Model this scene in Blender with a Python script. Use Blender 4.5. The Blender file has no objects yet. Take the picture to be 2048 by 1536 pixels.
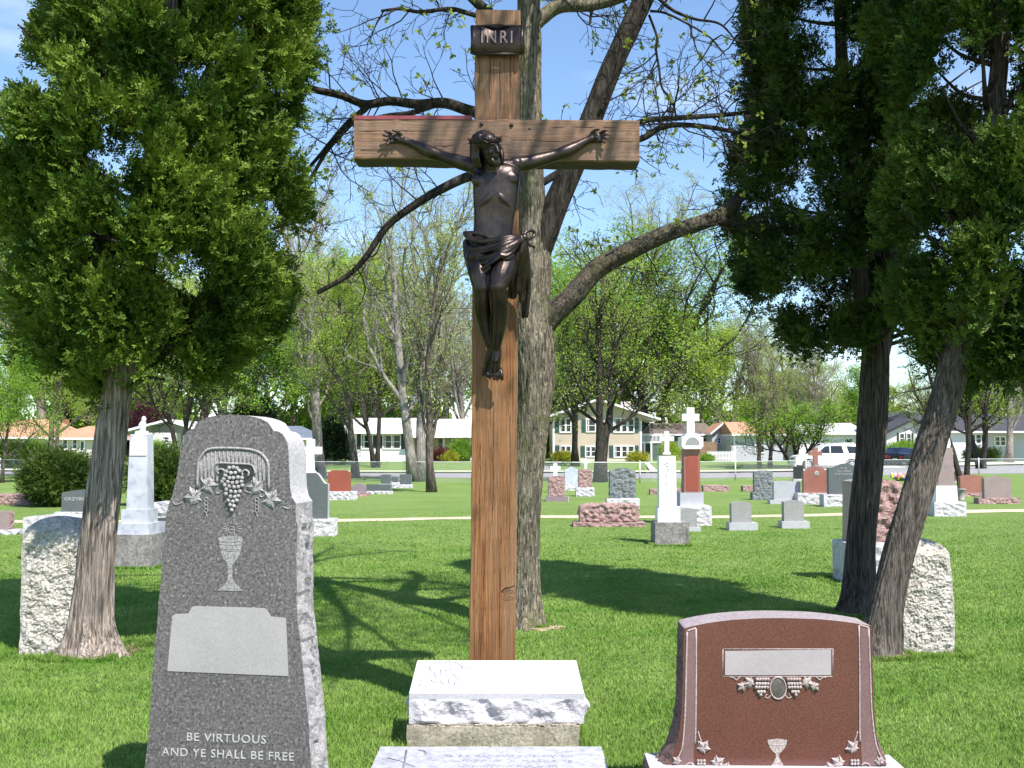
import bpy, bmesh, math, random
import numpy as np
from mathutils import Vector, Matrix, Euler, noise

# ---------------------------------------------------------------- camera, sky, sun, exposure
SC = bpy.context.scene
R = math.radians
CAM_H, FPX, PITCH = 1.65, 2157.0, 3.42
cam = bpy.data.cameras.new('camera')
cam.sensor_width = 36.0
cam.lens = FPX / 2048 * 36
cam.clip_start = 0.05
cam.clip_end = 3000
cam_o = bpy.data.objects.new('camera', cam)
SC.collection.objects.link(cam_o)
cam_o.location = (0, 0, CAM_H)
cam_o.rotation_euler = (R(90 + PITCH), 0, 0)
SC.camera = cam_o

SUN_EL, SUN_AZ = 55.0, 36.0      # azimuth measured from straight behind the camera towards the right
sd = Vector((math.sin(R(SUN_AZ)) * math.cos(R(SUN_EL)), -math.cos(R(SUN_AZ)) * math.cos(R(SUN_EL)), math.sin(R(SUN_EL))))
sl = bpy.data.lights.new('sun', 'SUN')
sl.energy = 5.0
sl.angle = R(0.53)
sl.color = (1.0, 0.955, 0.89)
sun = bpy.data.objects.new('sun', sl)
SC.collection.objects.link(sun)
sun.rotation_euler = sd.to_track_quat('Z', 'Y').to_euler()

W = bpy.data.worlds.new('World')
SC.world = W
W.use_nodes = True
nt = W.node_tree
nt.nodes.clear()
out = nt.nodes.new('ShaderNodeOutputWorld')
bg = nt.nodes.new('ShaderNodeBackground')
sky = nt.nodes.new('ShaderNodeTexSky')
sky.sky_type = 'NISHITA'
sky.sun_disc = False
sky.sun_elevation = R(SUN_EL)
sky.sun_rotation = math.atan2(sd.x, sd.y)
sky.air_density = 1.0
sky.dust_density = 0.0
sky.ozone_density = 4.0
tc = nt.nodes.new('ShaderNodeTexCoord')
mp = nt.nodes.new('ShaderNodeMapping')
mp.inputs['Scale'].default_value = (1.2, 1.2, 4.0)
mp.inputs['Rotation'].default_value = (0.25, 0.2, 0.3)
nz = nt.nodes.new('ShaderNodeTexNoise')
nz.inputs['Scale'].default_value = 2.6
nz.inputs['Detail'].default_value = 7
nz.inputs['Roughness'].default_value = 0.55
nz.inputs['Distortion'].default_value = 0.4
rp = nt.nodes.new('ShaderNodeValToRGB')
rp.color_ramp.elements[0].position = 0.52
rp.color_ramp.elements[0].color = (0, 0, 0, 1)
rp.color_ramp.elements[1].position = 0.78
rp.color_ramp.elements[1].color = (0.34, 0.34, 0.34, 1)
mx = nt.nodes.new('ShaderNodeMix')
mx.data_type = 'RGBA'
mx.inputs['B'].default_value = (8.5, 9.0, 9.8, 1)
nt.links.new(tc.outputs['Generated'], mp.inputs['Vector'])
nt.links.new(mp.outputs[0], nz.inputs['Vector'])
nt.links.new(nz.outputs['Fac'], rp.inputs[0])
nt.links.new(rp.outputs[0], mx.inputs['Factor'])
nt.links.new(sky.outputs[0], mx.inputs['A'])
nt.links.new(mx.outputs['Result'], bg.inputs[0])
bg.inputs[1].default_value = 0.13
nt.links.new(bg.outputs[0], out.inputs[0])

SC.view_settings.view_transform = 'Standard'
SC.view_settings.look = 'None'
SC.view_settings.exposure = 0.85
SC.view_settings.gamma = 1.0
SC.cycles.max_bounces = 8
SC.cycles.transparent_max_bounces = 12
SC.cycles.use_denoising = True
SC.render.resolution_x, SC.render.resolution_y = 1024, 768

# ---------------------------------------------------------------- camera maths: a pixel of the 2048 x 1536 photograph to a point
_s, _c = math.sin(R(PITCH)), math.cos(R(PITCH))
def ray(px, py):
    u, v = (px - 1024) / FPX, (768 - py) / FPX
    return Vector((u, _c - v * _s, _s + v * _c))
def at(px, py, Y):
    d = ray(px, py)
    t = Y / d.y
    return Vector((d.x * t, Y, CAM_H + d.z * t))
def gnd(px, py, z=0.0):
    d = ray(px, py)
    t = (z - CAM_H) / d.z
    return Vector((d.x * t, d.y * t, z))
def sstep(a, b, x):
    t = min(1, max(0, (x - a) / (b - a)))
    return t * t * (3 - 2 * t)
def gz(x, y):
    return 0.5 * sstep(76, 96, y)

# ---------------------------------------------------------------- objects and meshes
COL = SC.collection
def tag(o, label=None, cat=None, group=None, kind=None):
    if label: o['label'] = label
    if cat: o['category'] = cat
    if group: o['group'] = group
    if kind: o['kind'] = kind
    return o
def empty(name, loc, label, cat, group=None, rz=0.0):
    o = bpy.data.objects.new(name, None)
    COL.objects.link(o)
    o.empty_display_size = 0.2
    o.location = loc
    o.rotation_euler = (0, 0, rz)
    return tag(o, label, cat, group)
def link(name, me, mats, parent=None, loc=None):
    o = bpy.data.objects.new(name, me)
    COL.objects.link(o)
    if mats is not None:
        for m in (mats if isinstance(mats, (list, tuple)) else [mats]):
            me.materials.append(m)
    if parent: o.parent = parent
    if loc is not None: o.location = loc
    return o
def copy_tree(o, parent=None):
    c = o.copy()
    COL.objects.link(c)
    c.parent = parent
    for ch in o.children:
        copy_tree(ch, c)
    return c

class MB:
    """collects geometry of ONE mesh"""
    def __init__(s):
        s.v, s.f, s.m, s.n, s.sm = [], [], [], 0, []
    def add(s, V, F, mi=0, smooth=False):
        V = np.asarray(V, dtype=np.float64).reshape(-1, 3)
        F = np.asarray(F, dtype=np.int64)
        s.v.append(V)
        s.f.append(F + s.n)
        s.m.append(np.full(len(F), mi))
        s.sm.append(np.full(len(F), smooth))
        s.n += len(V)
        return s
    def box(s, x0, x1, y0, y1, z0, z1, mi=0):
        V = [(x, y, z) for x in (x0, x1) for y in (y0, y1) for z in (z0, z1)]
        F = [(0, 1, 3, 2), (4, 6, 7, 5), (0, 4, 5, 1), (2, 3, 7, 6), (0, 2, 6, 4), (1, 5, 7, 3)]
        return s.add(V, F, mi)
    def quad(s, a, b, c, d, mi=0):
        return s.add([a, b, c, d], [(0, 1, 2, 3)], mi)
    def tube(s, P, rad, n=8, mi=0, smooth=True, cap=True):
        P = np.asarray([tuple(p) for p in P], dtype=float)
        k = len(P)
        rad = np.broadcast_to(np.asarray(rad, dtype=float), (k,))
        T = np.gradient(P, axis=0)
        T /= np.maximum(np.linalg.norm(T, axis=1, keepdims=True), 1e-9)
        ref = np.array([0, 0, 1.0]) if abs(T[0][2]) < 0.9 else np.array([1.0, 0, 0])
        A = np.cross(T[0], ref); A /= np.linalg.norm(A)
        rings = []
        ang = np.linspace(0, 2 * np.pi, n, endpoint=False)
        for i in range(k):
            A = A - T[i] * A.dot(T[i])
            A /= max(np.linalg.norm(A), 1e-9)
            B = np.cross(T[i], A)
            rings.append(P[i] + rad[i] * (np.cos(ang)[:, None] * A + np.sin(ang)[:, None] * B))
        V = np.concatenate(rings)
        j = np.arange(n)
        F = []
        for i in range(k - 1):
            a = i * n + j; b = i * n + (j + 1) % n
            F.append(np.stack([a, b, b + n, a + n], 1))
        s.add(V, np.concatenate(F), mi, smooth)
        if cap:
            base = s.n - len(V)
            c0 = np.stack([np.full(n, k * n), (j + 1) % n, j], 1)
            c1 = np.stack([np.full(n, k * n + 1), (k - 1) * n + j, (k - 1) * n + (j + 1) % n], 1)
            s.v.append(np.array([P[0], P[-1]]))
            s.f.append(np.concatenate([c0, c1]) + base)
            s.m.append(np.full(2 * n, mi)); s.sm.append(np.full(2 * n, smooth))
            s.n += 2
        return s
    def ball(s, c, r, mi=0, nu=10, nv=6, rot=None):
        r = np.broadcast_to(np.asarray(r, dtype=float), (3,))
        V = [(0, 0, 1)]
        for i in range(1, nv):
            th = math.pi * i / nv
            for j in range(nu):
                ph = 2 * math.pi * j / nu
                V.append((math.sin(th) * math.cos(ph), math.sin(th) * math.sin(ph), math.cos(th)))
        V.append((0, 0, -1))
        V = np.array(V) * r
        if rot is not None:
            V = V @ np.array(rot).T
        V = V + np.array(tuple(c))
        T, Q = [], []
        for j in range(nu):
            T.append((0, 1 + j, 1 + (j + 1) % nu))
            b = 1 + (nv - 2) * nu
            T.append((b + (j + 1) % nu, b + j, len(V) - 1))
            for i in range(nv - 2):
                a = 1 + i * nu
                Q.append((a + j, a + nu + j, a + nu + (j + 1) % nu, a + (j + 1) % nu))
        n0 = s.n
        s.add(V, T, mi, True)
        s.f.append(np.array(Q) + n0); s.m.append(np.full(len(Q), mi)); s.sm.append(np.full(len(Q), True))
        return s
    def prism(s, poly, y0, y1, mi=0, mside=None):
        """polygon of (x, z), extruded from y0 (front) to y1"""
        k = len(poly)
        V = [(x, y0, z) for x, z in poly] + [(x, y1, z) for x, z in poly]
        n0 = s.n
        s.add(V, [(i, (i + 1) % k, (i + 1) % k + k, i + k) for i in range(k)], mi if mside is None else mside)
        bm_tris = tri_fill(poly)
        s.f.append(np.array(bm_tris) + n0); s.m.append(np.full(len(bm_tris), mi)); s.sm.append(np.full(len(bm_tris), False))
        bt = [(a + k, c + k, b + k) for a, b, c in bm_tris]
        s.f.append(np.array(bt) + n0); s.m.append(np.full(len(bt), mi)); s.sm.append(np.full(len(bt), False))
        return s
    def data(s, name, xf=None, weld=False):
        V = np.concatenate(s.v)
        if xf is not None:
            M = np.array(xf)
            V = V @ M[:3, :3].T + M[:3, 3]
        tot = np.concatenate([np.full(len(f), f.shape[1]) for f in s.f]).astype(np.int32)
        loops = np.concatenate([f.reshape(-1) for f in s.f]).astype(np.int32)
        start = np.concatenate([[0], np.cumsum(tot)[:-1]]).astype(np.int32)
        me = bpy.data.meshes.new(name)
        me.vertices.add(len(V)); me.vertices.foreach_set('co', V.astype(np.float32).reshape(-1))
        me.loops.add(len(loops)); me.loops.foreach_set('vertex_index', loops)
        me.polygons.add(len(tot))
        me.polygons.foreach_set('loop_start', start)
        me.polygons.foreach_set('loop_total', tot)
        me.polygons.foreach_set('material_index', np.concatenate(s.m).astype(np.int32))
        me.polygons.foreach_set('use_smooth', np.concatenate(s.sm).astype(bool))
        me.update(calc_edges=True)
        me.validate()
        if weld:
            bm = bmesh.new(); bm.from_mesh(me)
            bmesh.ops.remove_doubles(bm, verts=bm.verts, dist=1e-5)
            bmesh.ops.recalc_face_normals(bm, faces=bm.faces)
            bm.to_mesh(me); bm.free()
        return me
    def build(s, name, mats, parent=None, loc=None, xf=None, weld=False):
        return link(name, s.data(name, xf, weld), mats, parent, loc)

def tri_fill(poly):
    from mathutils.geometry import tessellate_polygon
    t = tessellate_polygon([[Vector((x, z, 0)) for x, z in poly]])
    out = []
    for a, b, c in t:
        ax, az = poly[a]; bx, bz = poly[b]; cx, cz = poly[c]
        if (bx - ax) * (cz - az) - (bz - az) * (cx - ax) < 0: b, c = c, b
        out.append((a, b, c))
    return out

def bezier_pts(P, sub=6):
    """Catmull-Rom through points (any dimension)"""
    P = [np.array(tuple(p), dtype=float) for p in P]
    Q = [2 * P[0] - P[1]] + P + [2 * P[-1] - P[-2]]
    out = []
    for i in range(1, len(Q) - 2):
        for k in range(sub):
            t = k / sub
            a, b, c, d = Q[i - 1], Q[i], Q[i + 1], Q[i + 2]
            out.append(0.5 * ((2 * b) + (-a + c) * t + (2 * a - 5 * b + 4 * c - d) * t * t + (-a + 3 * b - 3 * c + d) * t ** 3))
    out.append(P[-1])
    return out

def text_mesh(body, size, extrude=0.001, align='CENTER', spacing=1.0):
    c = bpy.data.curves.new('lettering', 'FONT')
    c.body = body; c.size = size; c.extrude = extrude; c.align_x = align; c.space_character = spacing
    c.resolution_u = 3
    o = bpy.data.objects.new('lettering', c)
    COL.objects.link(o)
    dg = bpy.context.evaluated_depsgraph_get()
    me = bpy.data.meshes.new_from_object(o.evaluated_get(dg))
    bpy.data.objects.remove(o)
    bpy.data.curves.remove(c)
    return me

# ---------------------------------------------------------------- materials
def newmat(name):
    m = bpy.data.materials.new(name)
    m.use_nodes = True
    t = m.node_tree
    return m, t, t.nodes['Principled BSDF']
def N(t, kind, **kw):
    n = t.nodes.new(kind)
    for k, v in kw.items():
        if k in n.inputs: n.inputs[k].default_value = v
        else: setattr(n, k, v)
    return n
def ramp(t, src, stops):
    r = t.nodes.new('ShaderNodeValToRGB')
    e = r.color_ramp.elements
    while len(e) < len(stops): e.new(0.5)
    for i, (p, c) in enumerate(stops):
        e[i].position = p
        e[i].color = (c[0], c[1], c[2], 1) if isinstance(c, (tuple, list)) else (c, c, c, 1)
    t.links.new(src, r.inputs[0])
    return r.outputs[0]
def coords(t, scale=(1, 1, 1), rot=(0, 0, 0)):
    tc = t.nodes.new('ShaderNodeTexCoord')
    m = t.nodes.new('ShaderNodeMapping')
    m.inputs['Scale'].default_value = scale
    m.inputs['Rotation'].default_value = rot
    t.links.new(tc.outputs['Object'], m.inputs['Vector'])
    return m.outputs[0]
def noise_n(t, vec, scale, detail=4, rough=0.55, dist=0.0):
    n = N(t, 'ShaderNodeTexNoise', Scale=scale, Detail=detail, Roughness=rough, Distortion=dist)
    t.links.new(vec, n.inputs['Vector'])
    return n.outputs['Fac']
def mixc(t, fac, a, b, mode='MIX'):
    m = t.nodes.new('ShaderNodeMix'); m.data_type = 'RGBA'; m.blend_type = mode
    for key, val in (('Factor', fac), ('A', a), ('B', b)):
        if hasattr(val, 'is_linked') or isinstance(val, bpy.types.NodeSocket): t.links.new(val, m.inputs[key])
        elif isinstance(val, (tuple, list)): m.inputs[key].default_value = (val[0], val[1], val[2], 1)
        else: m.inputs[key].default_value = val
    return m.outputs['Result']
def bump(t, b, h, strength=0.5, dist=0.01):
    n = N(t, 'ShaderNodeBump', Strength=strength, Distance=dist)
    t.links.new(h, n.inputs['Height'])
    t.links.new(n.outputs[0], b.inputs['Normal'])
def simple(name, col, rough=0.7, var=0.12, scale=3.0, bmp=0.0, bscale=40, metal=0.0, spec=0.5):
    m, t, b = newmat(name)
    v = coords(t)
    n = noise_n(t, v, scale, 5, 0.6)
    lo = tuple(max(0, c * (1 - var)) for c in col); hi = tuple(min(1, c * (1 + var)) for c in col)
    c = ramp(t, n, [(0.3, lo), (0.7, hi)])
    t.links.new(c, b.inputs['Base Color'])
    b.inputs['Roughness'].default_value = rough
    b.inputs['Metallic'].default_value = metal
    b.inputs['Specular IOR Level'].default_value = spec
    if bmp: bump(t, b, noise_n(t, v, bscale, 4, 0.6), bmp, 0.01)
    return m
def dim(*cs):
    return [None if c is None else tuple(x * 0.8 for x in c) for c in cs]
def granite(name, base, light, dark, scale=140, rough=0.35, amt=1.0, stain=None, spec=0.5):
    """speckled polished or sawn granite"""
    base, light, dark, stain = dim(base, light, dark, stain)
    m, t, b = newmat(name)
    v = coords(t)
    vo = N(t, 'ShaderNodeTexVoronoi', Scale=scale); t.links.new(v, vo.inputs['Vector'])
    sp = noise_n(t, v, scale * 0.9, 3, 0.7)
    c = ramp(t, sp, [(0.36, dark), (0.47, base), (0.56, base), (0.68, light)])
    cell = ramp(t, vo.outputs['Color'], [(0.25, 0.75), (0.75, 1.2)])
    c = mixc(t, 0.8 * amt, c, cell, 'MULTIPLY')
    big = ramp(t, noise_n(t, v, 2.2, 4, 0.6), [(0.3, 0.86), (0.7, 1.1)])
    c = mixc(t, 0.9, c, big, 'MULTIPLY')
    if stain is not None:
        sm = ramp(t, noise_n(t, coords(t, (1, 1, 0.45)), 5.5, 7, 0.68, 0.6), [(0.5, 0.0), (0.68, 1.0)])
        c = mixc(t, sm, c, stain)
    t.links.new(c, b.inputs['Base Color'])
    b.inputs['Roughness'].default_value = rough
    b.inputs['Specular IOR Level'].default_value = spec
    bump(t, b, sp, 0.12, 0.002)
    return m
def rockface(name, base, light, dark, scale=60, b_s=0.8, b_d=0.02, stain=None, stainp=(0.48, 0.66)):
    base, light, dark, stain = dim(base, light, dark, stain)
    m, t, b = newmat(name)
    v = coords(t)
    n1 = noise_n(t, v, scale, 6, 0.7)
    n2 = noise_n(t, v, 9, 8, 0.65)
    c = ramp(t, n1, [(0.33, dark), (0.5, base), (0.66, light)])
    c = mixc(t, 0.8, c, ramp(t, n2, [(0.3, 0.72), (0.65, 1.12)]), 'MULTIPLY')
    if stain is not None:
        sm = ramp(t, noise_n(t, coords(t, (1, 1, 0.6)), 6, 8, 0.72, 0.8), [(stainp[0], 0.0), (stainp[1], 1.0)])
        c = mixc(t, sm, c, stain)
    t.links.new(c, b.inputs['Base Color'])
    b.inputs['Roughness'].default_value = 0.85
    bump(t, b, n2, b_s, b_d)
    return m
def foliage(name, lo, hi, trans=0.25, scale=1.2, rough=0.55):
    lo, hi = dim(lo, hi)
    m, t, b = newmat(name)
    tcn = t.nodes.new('ShaderNodeTexCoord')
    n = N(t, 'ShaderNodeTexNoise', Scale=scale, Detail=3)
    t.links.new(tcn.outputs['Object'], n.inputs['Vector'])
    wn = N(t, 'ShaderNodeTexWhiteNoise'); wn.noise_dimensions = '3D'
    sn = N(t, 'ShaderNodeVectorMath', operation='SNAP'); sn.inputs[1].default_value = (0.05, 0.05, 0.05)
    t.links.new(tcn.outputs['Object'], sn.inputs[0]); t.links.new(sn.outputs[0], wn.inputs['Vector'])
    c = ramp(t, n.outputs['Fac'], [(0.35, lo), (0.65, hi)])
    c = mixc(t, 0.5, c, ramp(t, wn.outputs['Value'], [(0, 0.6), (1, 1.35)]), 'MULTIPLY')
    t.links.new(c, b.inputs['Base Color'])
    b.inputs['Roughness'].default_value = rough
    b.inputs['Specular IOR Level'].default_value = 0.12
    tr = t.nodes.new('ShaderNodeBsdfTranslucent')
    c2 = mixc(t, 0.6, c, (1.0, 1.15, 0.5), 'MULTIPLY')
    t.links.new(c2, tr.inputs['Color'])
    ms = t.nodes.new('ShaderNodeMixShader'); ms.inputs[0].default_value = trans
    t.links.new(b.outputs[0], ms.inputs[1]); t.links.new(tr.outputs[0], ms.inputs[2])
    t.links.new(ms.outputs[0], t.nodes['Material Output'].inputs['Surface'])
    return m
def bark(name, dark, light, sc=(22, 22, 3.5), b_s=1.0, b_d=0.03, moss=None, n_scale=1.6):
    dark, light, moss = dim(dark, light, moss)
    m, t, b = newmat(name)
    v = coords(t, sc)
    n = noise_n(t, v, n_scale, 5, 0.6, 0.9)
    c = ramp(t, n, [(0.38, dark), (0.5, tuple((a + d) / 2 for a, d in zip(dark, light))), (0.62, light)])
    v2 = coords(t)
    c = mixc(t, 0.8, c, ramp(t, noise_n(t, v2, 1.7, 5, 0.6), [(0.3, 0.65), (0.7, 1.25)]), 'MULTIPLY')
    if moss is not None:
        mm = ramp(t, noise_n(t, v2, 3.0, 6, 0.7), [(0.52, 0.0), (0.66, 0.7)])
        c = mixc(t, mm, c, moss)
    t.links.new(c, b.inputs['Base Color'])
    b.inputs['Roughness'].default_value = 0.9
    b.inputs['Specular IOR Level'].default_value = 0.2
    bump(t, b, n, b_s, b_d)
    return m
def wood(name, sc, dark, mid, light, red=None, bs=0.9):
    dark, mid, light, red = dim(dark, mid, light, red)
    m, t, b = newmat(name)
    v = coords(t, sc)
    n = noise_n(t, v, 2.2, 6, 0.65, 0.8)
    w = N(t, 'ShaderNodeTexWave', Scale=1.3, Distortion=5.0, Detail=3.0)
    w.wave_type = 'BANDS'; w.bands_direction = 'DIAGONAL'
    t.links.new(v, w.inputs['Vector'])
    c = ramp(t, n, [(0.3, dark), (0.5, mid), (0.7, light)])
    c = mixc(t, 0.45, c, ramp(t, w.outputs['Fac'], [(0.0, 0.55), (0.5, 1.05), (1, 1.1)]), 'MULTIPLY')
    cr = ramp(t, noise_n(t, coords(t, tuple(s * 1.6 for s in sc)), 1.9, 4, 0.6, 1.2), [(0.57, 1.0), (0.63, 0.28), (0.68, 1.0)])
    c = mixc(t, 0.75, c, cr, 'MULTIPLY')
    if red is not None:
        c = mixc(t, ramp(t, noise_n(t, coords(t, tuple(0.25 * s for s in sc)), 2.3, 5, 0.6), [(0.42, 0.0), (0.62, 0.85)]), c, red)
    t.links.new(c, b.inputs['Base Color'])
    b.inputs['Roughness'].default_value = 0.62
    b.inputs['Specular IOR Level'].default_value = 0.3
    fine = noise_n(t, coords(t, tuple(s * (3.2 if s > 2 else 1.0) for s in sc)), 2.0, 5, 0.7, 0.3)
    ck = ramp(t, noise_n(t, coords(t, tuple(s * (1.1 if s > 2 else .32) for s in sc)), 2.0, 3, 0.5, 0.6), [(0.485, 1.0), (0.50, 0.22), (0.515, 1.0)])
    base = b.inputs['Base Color'].links[0].from_socket
    c = mixc(t, 0.85, base, ramp(t, fine, [(0.32, 0.62), (0.6, 1.16)]), 'MULTIPLY')
    c = mixc(t, 0.55, c, ck, 'MULTIPLY')
    t.links.new(c, b.inputs['Base Color'])
    h = mixc(t, 0.5, mixc(t, 0.6, n, fine), mixc(t, 0.7, cr, ck, 'MULTIPLY'), 'MULTIPLY')
    bump(t, b, h, bs, 0.006)
    return m
M = {}
# ================================================================ materials used
M['dark_granite'] = granite('dark speckled granite', (0.165, 0.147, 0.148), (0.43, 0.375, 0.35), (0.055, 0.05, 0.052), 92, 0.45)
M['granite_edge'] = rockface('split granite edge', (0.40, 0.37, 0.375), (0.52, 0.49, 0.49), (0.24, 0.22, 0.225), 110, 1.0, 0.03)
M['granite_sawn'] = granite('sawn granite edge', (0.56, 0.53, 0.545), (0.62, 0.59, 0.60), (0.46, 0.43, 0.445), 150, 0.7)
M['carved'] = granite('carved grey granite', (0.38, 0.35, 0.35), (0.52, 0.485, 0.48), (0.16, 0.15, 0.15), 150, 0.7)
M['panel'] = granite('honed panel', (0.48, 0.44, 0.44), (0.55, 0.505, 0.50), (0.39, 0.36, 0.36), 260, 0.7, 0.4)
M['brown_polish'] = granite('polished brown granite', (0.165, 0.064, 0.050), (0.215, 0.092, 0.072), (0.11, 0.040, 0.033), 150, 0.22, 0.55)
M['brown_rough'] = rockface('split brown granite', (0.17, 0.10, 0.09), (0.28, 0.18, 0.16), (0.05, 0.03, 0.03), 60, 1.0, 0.03)
M['brown_top'] = granite('steeled granite top', (0.44, 0.36, 0.36), (0.55, 0.47, 0.47), (0.25, 0.19, 0.19), 90, 0.45, 0.7)
M['brown_band'] = granite('honed brown granite', (0.23, 0.13, 0.125), (0.27, 0.16, 0.15), (0.17, 0.09, 0.085), 200, 0.6, 0.5)
M['pink_carved'] = granite('carved pale granite', (0.50, 0.41, 0.39), (0.62, 0.53, 0.51), (0.28, 0.19, 0.18), 160, 0.75)
M['pink_panel'] = granite('pale honed panel', (0.49, 0.43, 0.44), (0.53, 0.47, 0.48), (0.43, 0.37, 0.38), 260, 0.7, 0.35)
M['white_rough'] = rockface('white weathered stone', (0.66, 0.60, 0.53), (0.85, 0.80, 0.76), (0.24, 0.21, 0.16), 38, 1.2, 0.04, (0.30, 0.29, 0.21), (0.5, 0.72))
M['white_stone'] = rockface('white rock-faced granite', (0.66, 0.625, 0.655), (0.74, 0.71, 0.74), (0.50, 0.475, 0.50), 75, 0.9, 0.03)
M['slab_top'] = granite('pale granite top', (0.80, 0.80, 0.81), (0.84, 0.84, 0.85), (0.70, 0.70, 0.72), 200, 0.5, 0.3)
M['slab_edge'] = granite('sawn pale granite', (0.55, 0.54, 0.56), (0.68, 0.67, 0.69), (0.40, 0.40, 0.42), 160, 0.6, 0.5)
M['engrave'] = simple('engraved line', (0.17, 0.18, 0.24), 0.8, 0.1)
M['faint'] = simple('faint worn lettering', (0.30, 0.30, 0.36), 0.8, 0.3, 30)
M['concrete'] = rockface('weathered concrete', (0.42, 0.37, 0.28), (0.58, 0.53, 0.43), (0.19, 0.16, 0.12), 70, 0.8, 0.015, (0.22, 0.19, 0.14), (0.5, 0.75))
M['ledger'] = granite('mottled grey ledger', (0.47, 0.47, 0.52), (0.62, 0.62, 0.68), (0.34, 0.34, 0.40), 28, 0.6, 0.4)
M['dark_concrete'] = rockface('stained concrete base', (0.30, 0.28, 0.27), (0.42, 0.40, 0.37), (0.14, 0.13, 0.13), 25, 0.6, 0.01, (0.12, 0.11, 0.11))
M['marble'] = simple('white marble', (0.82, 0.785, 0.80), 0.45, 0.05, 4)
M['blue_marble'] = granite('bluish white marble', (0.60, 0.62, 0.70), (0.70, 0.72, 0.78), (0.45, 0.48, 0.58), 6, 0.45, 0.15)
M['pink_rock'] = rockface('pink rock-faced granite', (0.44, 0.27, 0.25), (0.60, 0.42, 0.40), (0.20, 0.12, 0.115), 45, 1.2, 0.05)
M['grey_rock'] = rockface('grey rock-faced granite', (0.22, 0.24, 0.25), (0.36, 0.38, 0.39), (0.09, 0.10, 0.11), 45, 1.2, 0.05)
M['red_polish'] = granite('polished red granite', (0.36, 0.085, 0.055), (0.44, 0.13, 0.09), (0.22, 0.05, 0.035), 90, 0.3, 0.4)
M['salmon_polish'] = granite('polished salmon granite', (0.38, 0.16, 0.12), (0.46, 0.22, 0.17), (0.26, 0.10, 0.08), 90, 0.35, 0.4)
M['grey_polish'] = granite('polished grey granite', (0.13, 0.145, 0.15), (0.20, 0.21, 0.22), (0.07, 0.08, 0.085), 90, 0.3, 0.5)
M['mid_grey'] = granite('plain grey granite', (0.36, 0.35, 0.345), (0.46, 0.45, 0.44), (0.22, 0.215, 0.21), 90, 0.6, 0.6)
M['pale_grey'] = granite('pale grey granite', (0.50, 0.50, 0.55), (0.6, 0.6, 0.65), (0.38, 0.38, 0.42), 90, 0.6, 0.4)
M['rose_grey'] = granite('rose grey granite', (0.36, 0.27, 0.26), (0.46, 0.36, 0.34), (0.24, 0.17, 0.16), 90, 0.4, 0.4)
M['purple_grey'] = granite('purple grey granite', (0.30, 0.23, 0.26), (0.38, 0.3, 0.33), (0.2, 0.15, 0.17), 90, 0.5, 0.4)
M['black_stone'] = granite('black granite', (0.035, 0.037, 0.042), (0.07, 0.07, 0.075), (0.012, 0.012, 0.014), 90, 0.25, 0.4)
M['letter'] = simple('pale cut lettering', (0.44, 0.42, 0.41), 0.8, 0.1)
M['bronze'] = None
m, t, b = newmat('dark bronze')
v = coords(t)
c = ramp(t, noise_n(t, v, 6, 6, 0.65), [(0.3, (0.028, 0.020, 0.018)), (0.55, (0.062, 0.046, 0.040)), (0.75, (0.11, 0.082, 0.070))])
t.links.new(c, b.inputs['Base Color'])
b.inputs['Metallic'].default_value = 0.8
rr = ramp(t, noise_n(t, v, 14, 5, 0.7), [(0.3, 0.27), (0.7, 0.44)])
t.links.new(rr, b.inputs['Roughness'])
b.inputs['Specular IOR Level'].default_value = 0.5
bump(t, b, noise_n(t, v, 55, 5, 0.6), 0.25, 0.006)
M['bronze'] = m
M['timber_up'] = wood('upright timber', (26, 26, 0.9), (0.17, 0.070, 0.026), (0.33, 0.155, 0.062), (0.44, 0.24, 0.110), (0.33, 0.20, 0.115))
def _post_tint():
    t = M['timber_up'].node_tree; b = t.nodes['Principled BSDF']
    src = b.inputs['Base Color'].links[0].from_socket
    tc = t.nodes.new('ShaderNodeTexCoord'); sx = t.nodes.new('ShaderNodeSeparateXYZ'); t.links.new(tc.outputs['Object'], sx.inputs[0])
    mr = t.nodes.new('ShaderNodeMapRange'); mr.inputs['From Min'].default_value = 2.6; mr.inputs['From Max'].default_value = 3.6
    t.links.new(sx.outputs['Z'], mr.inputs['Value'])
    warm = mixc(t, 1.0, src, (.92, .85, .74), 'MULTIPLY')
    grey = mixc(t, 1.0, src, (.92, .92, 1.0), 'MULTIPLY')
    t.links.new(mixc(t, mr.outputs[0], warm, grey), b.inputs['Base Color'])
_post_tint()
M['timber_across'] = wood('crosspiece timber', (0.9, 26, 30), (0.20, 0.105, 0.060), (0.32, 0.175, 0.10), (0.42, 0.25, 0.155), (0.27, 0.17, 0.115))
M['timber_marks_and_shade'] = wood('timber marks and underside shade', (6, 6, 6), (0.03, 0.018, 0.013), (0.06, 0.035, 0.025), (0.10, 0.06, 0.045))  # knots and cracks; also puts shade into the crossbar's underside
M['red_tin'] = simple('red painted strip', (0.22, 0.04, 0.045), 0.5, 0.15, 8)
M['iron'] = simple('dark iron', (0.05, 0.045, 0.042), 0.45, 0.2, 20, metal=0.6)

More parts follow.
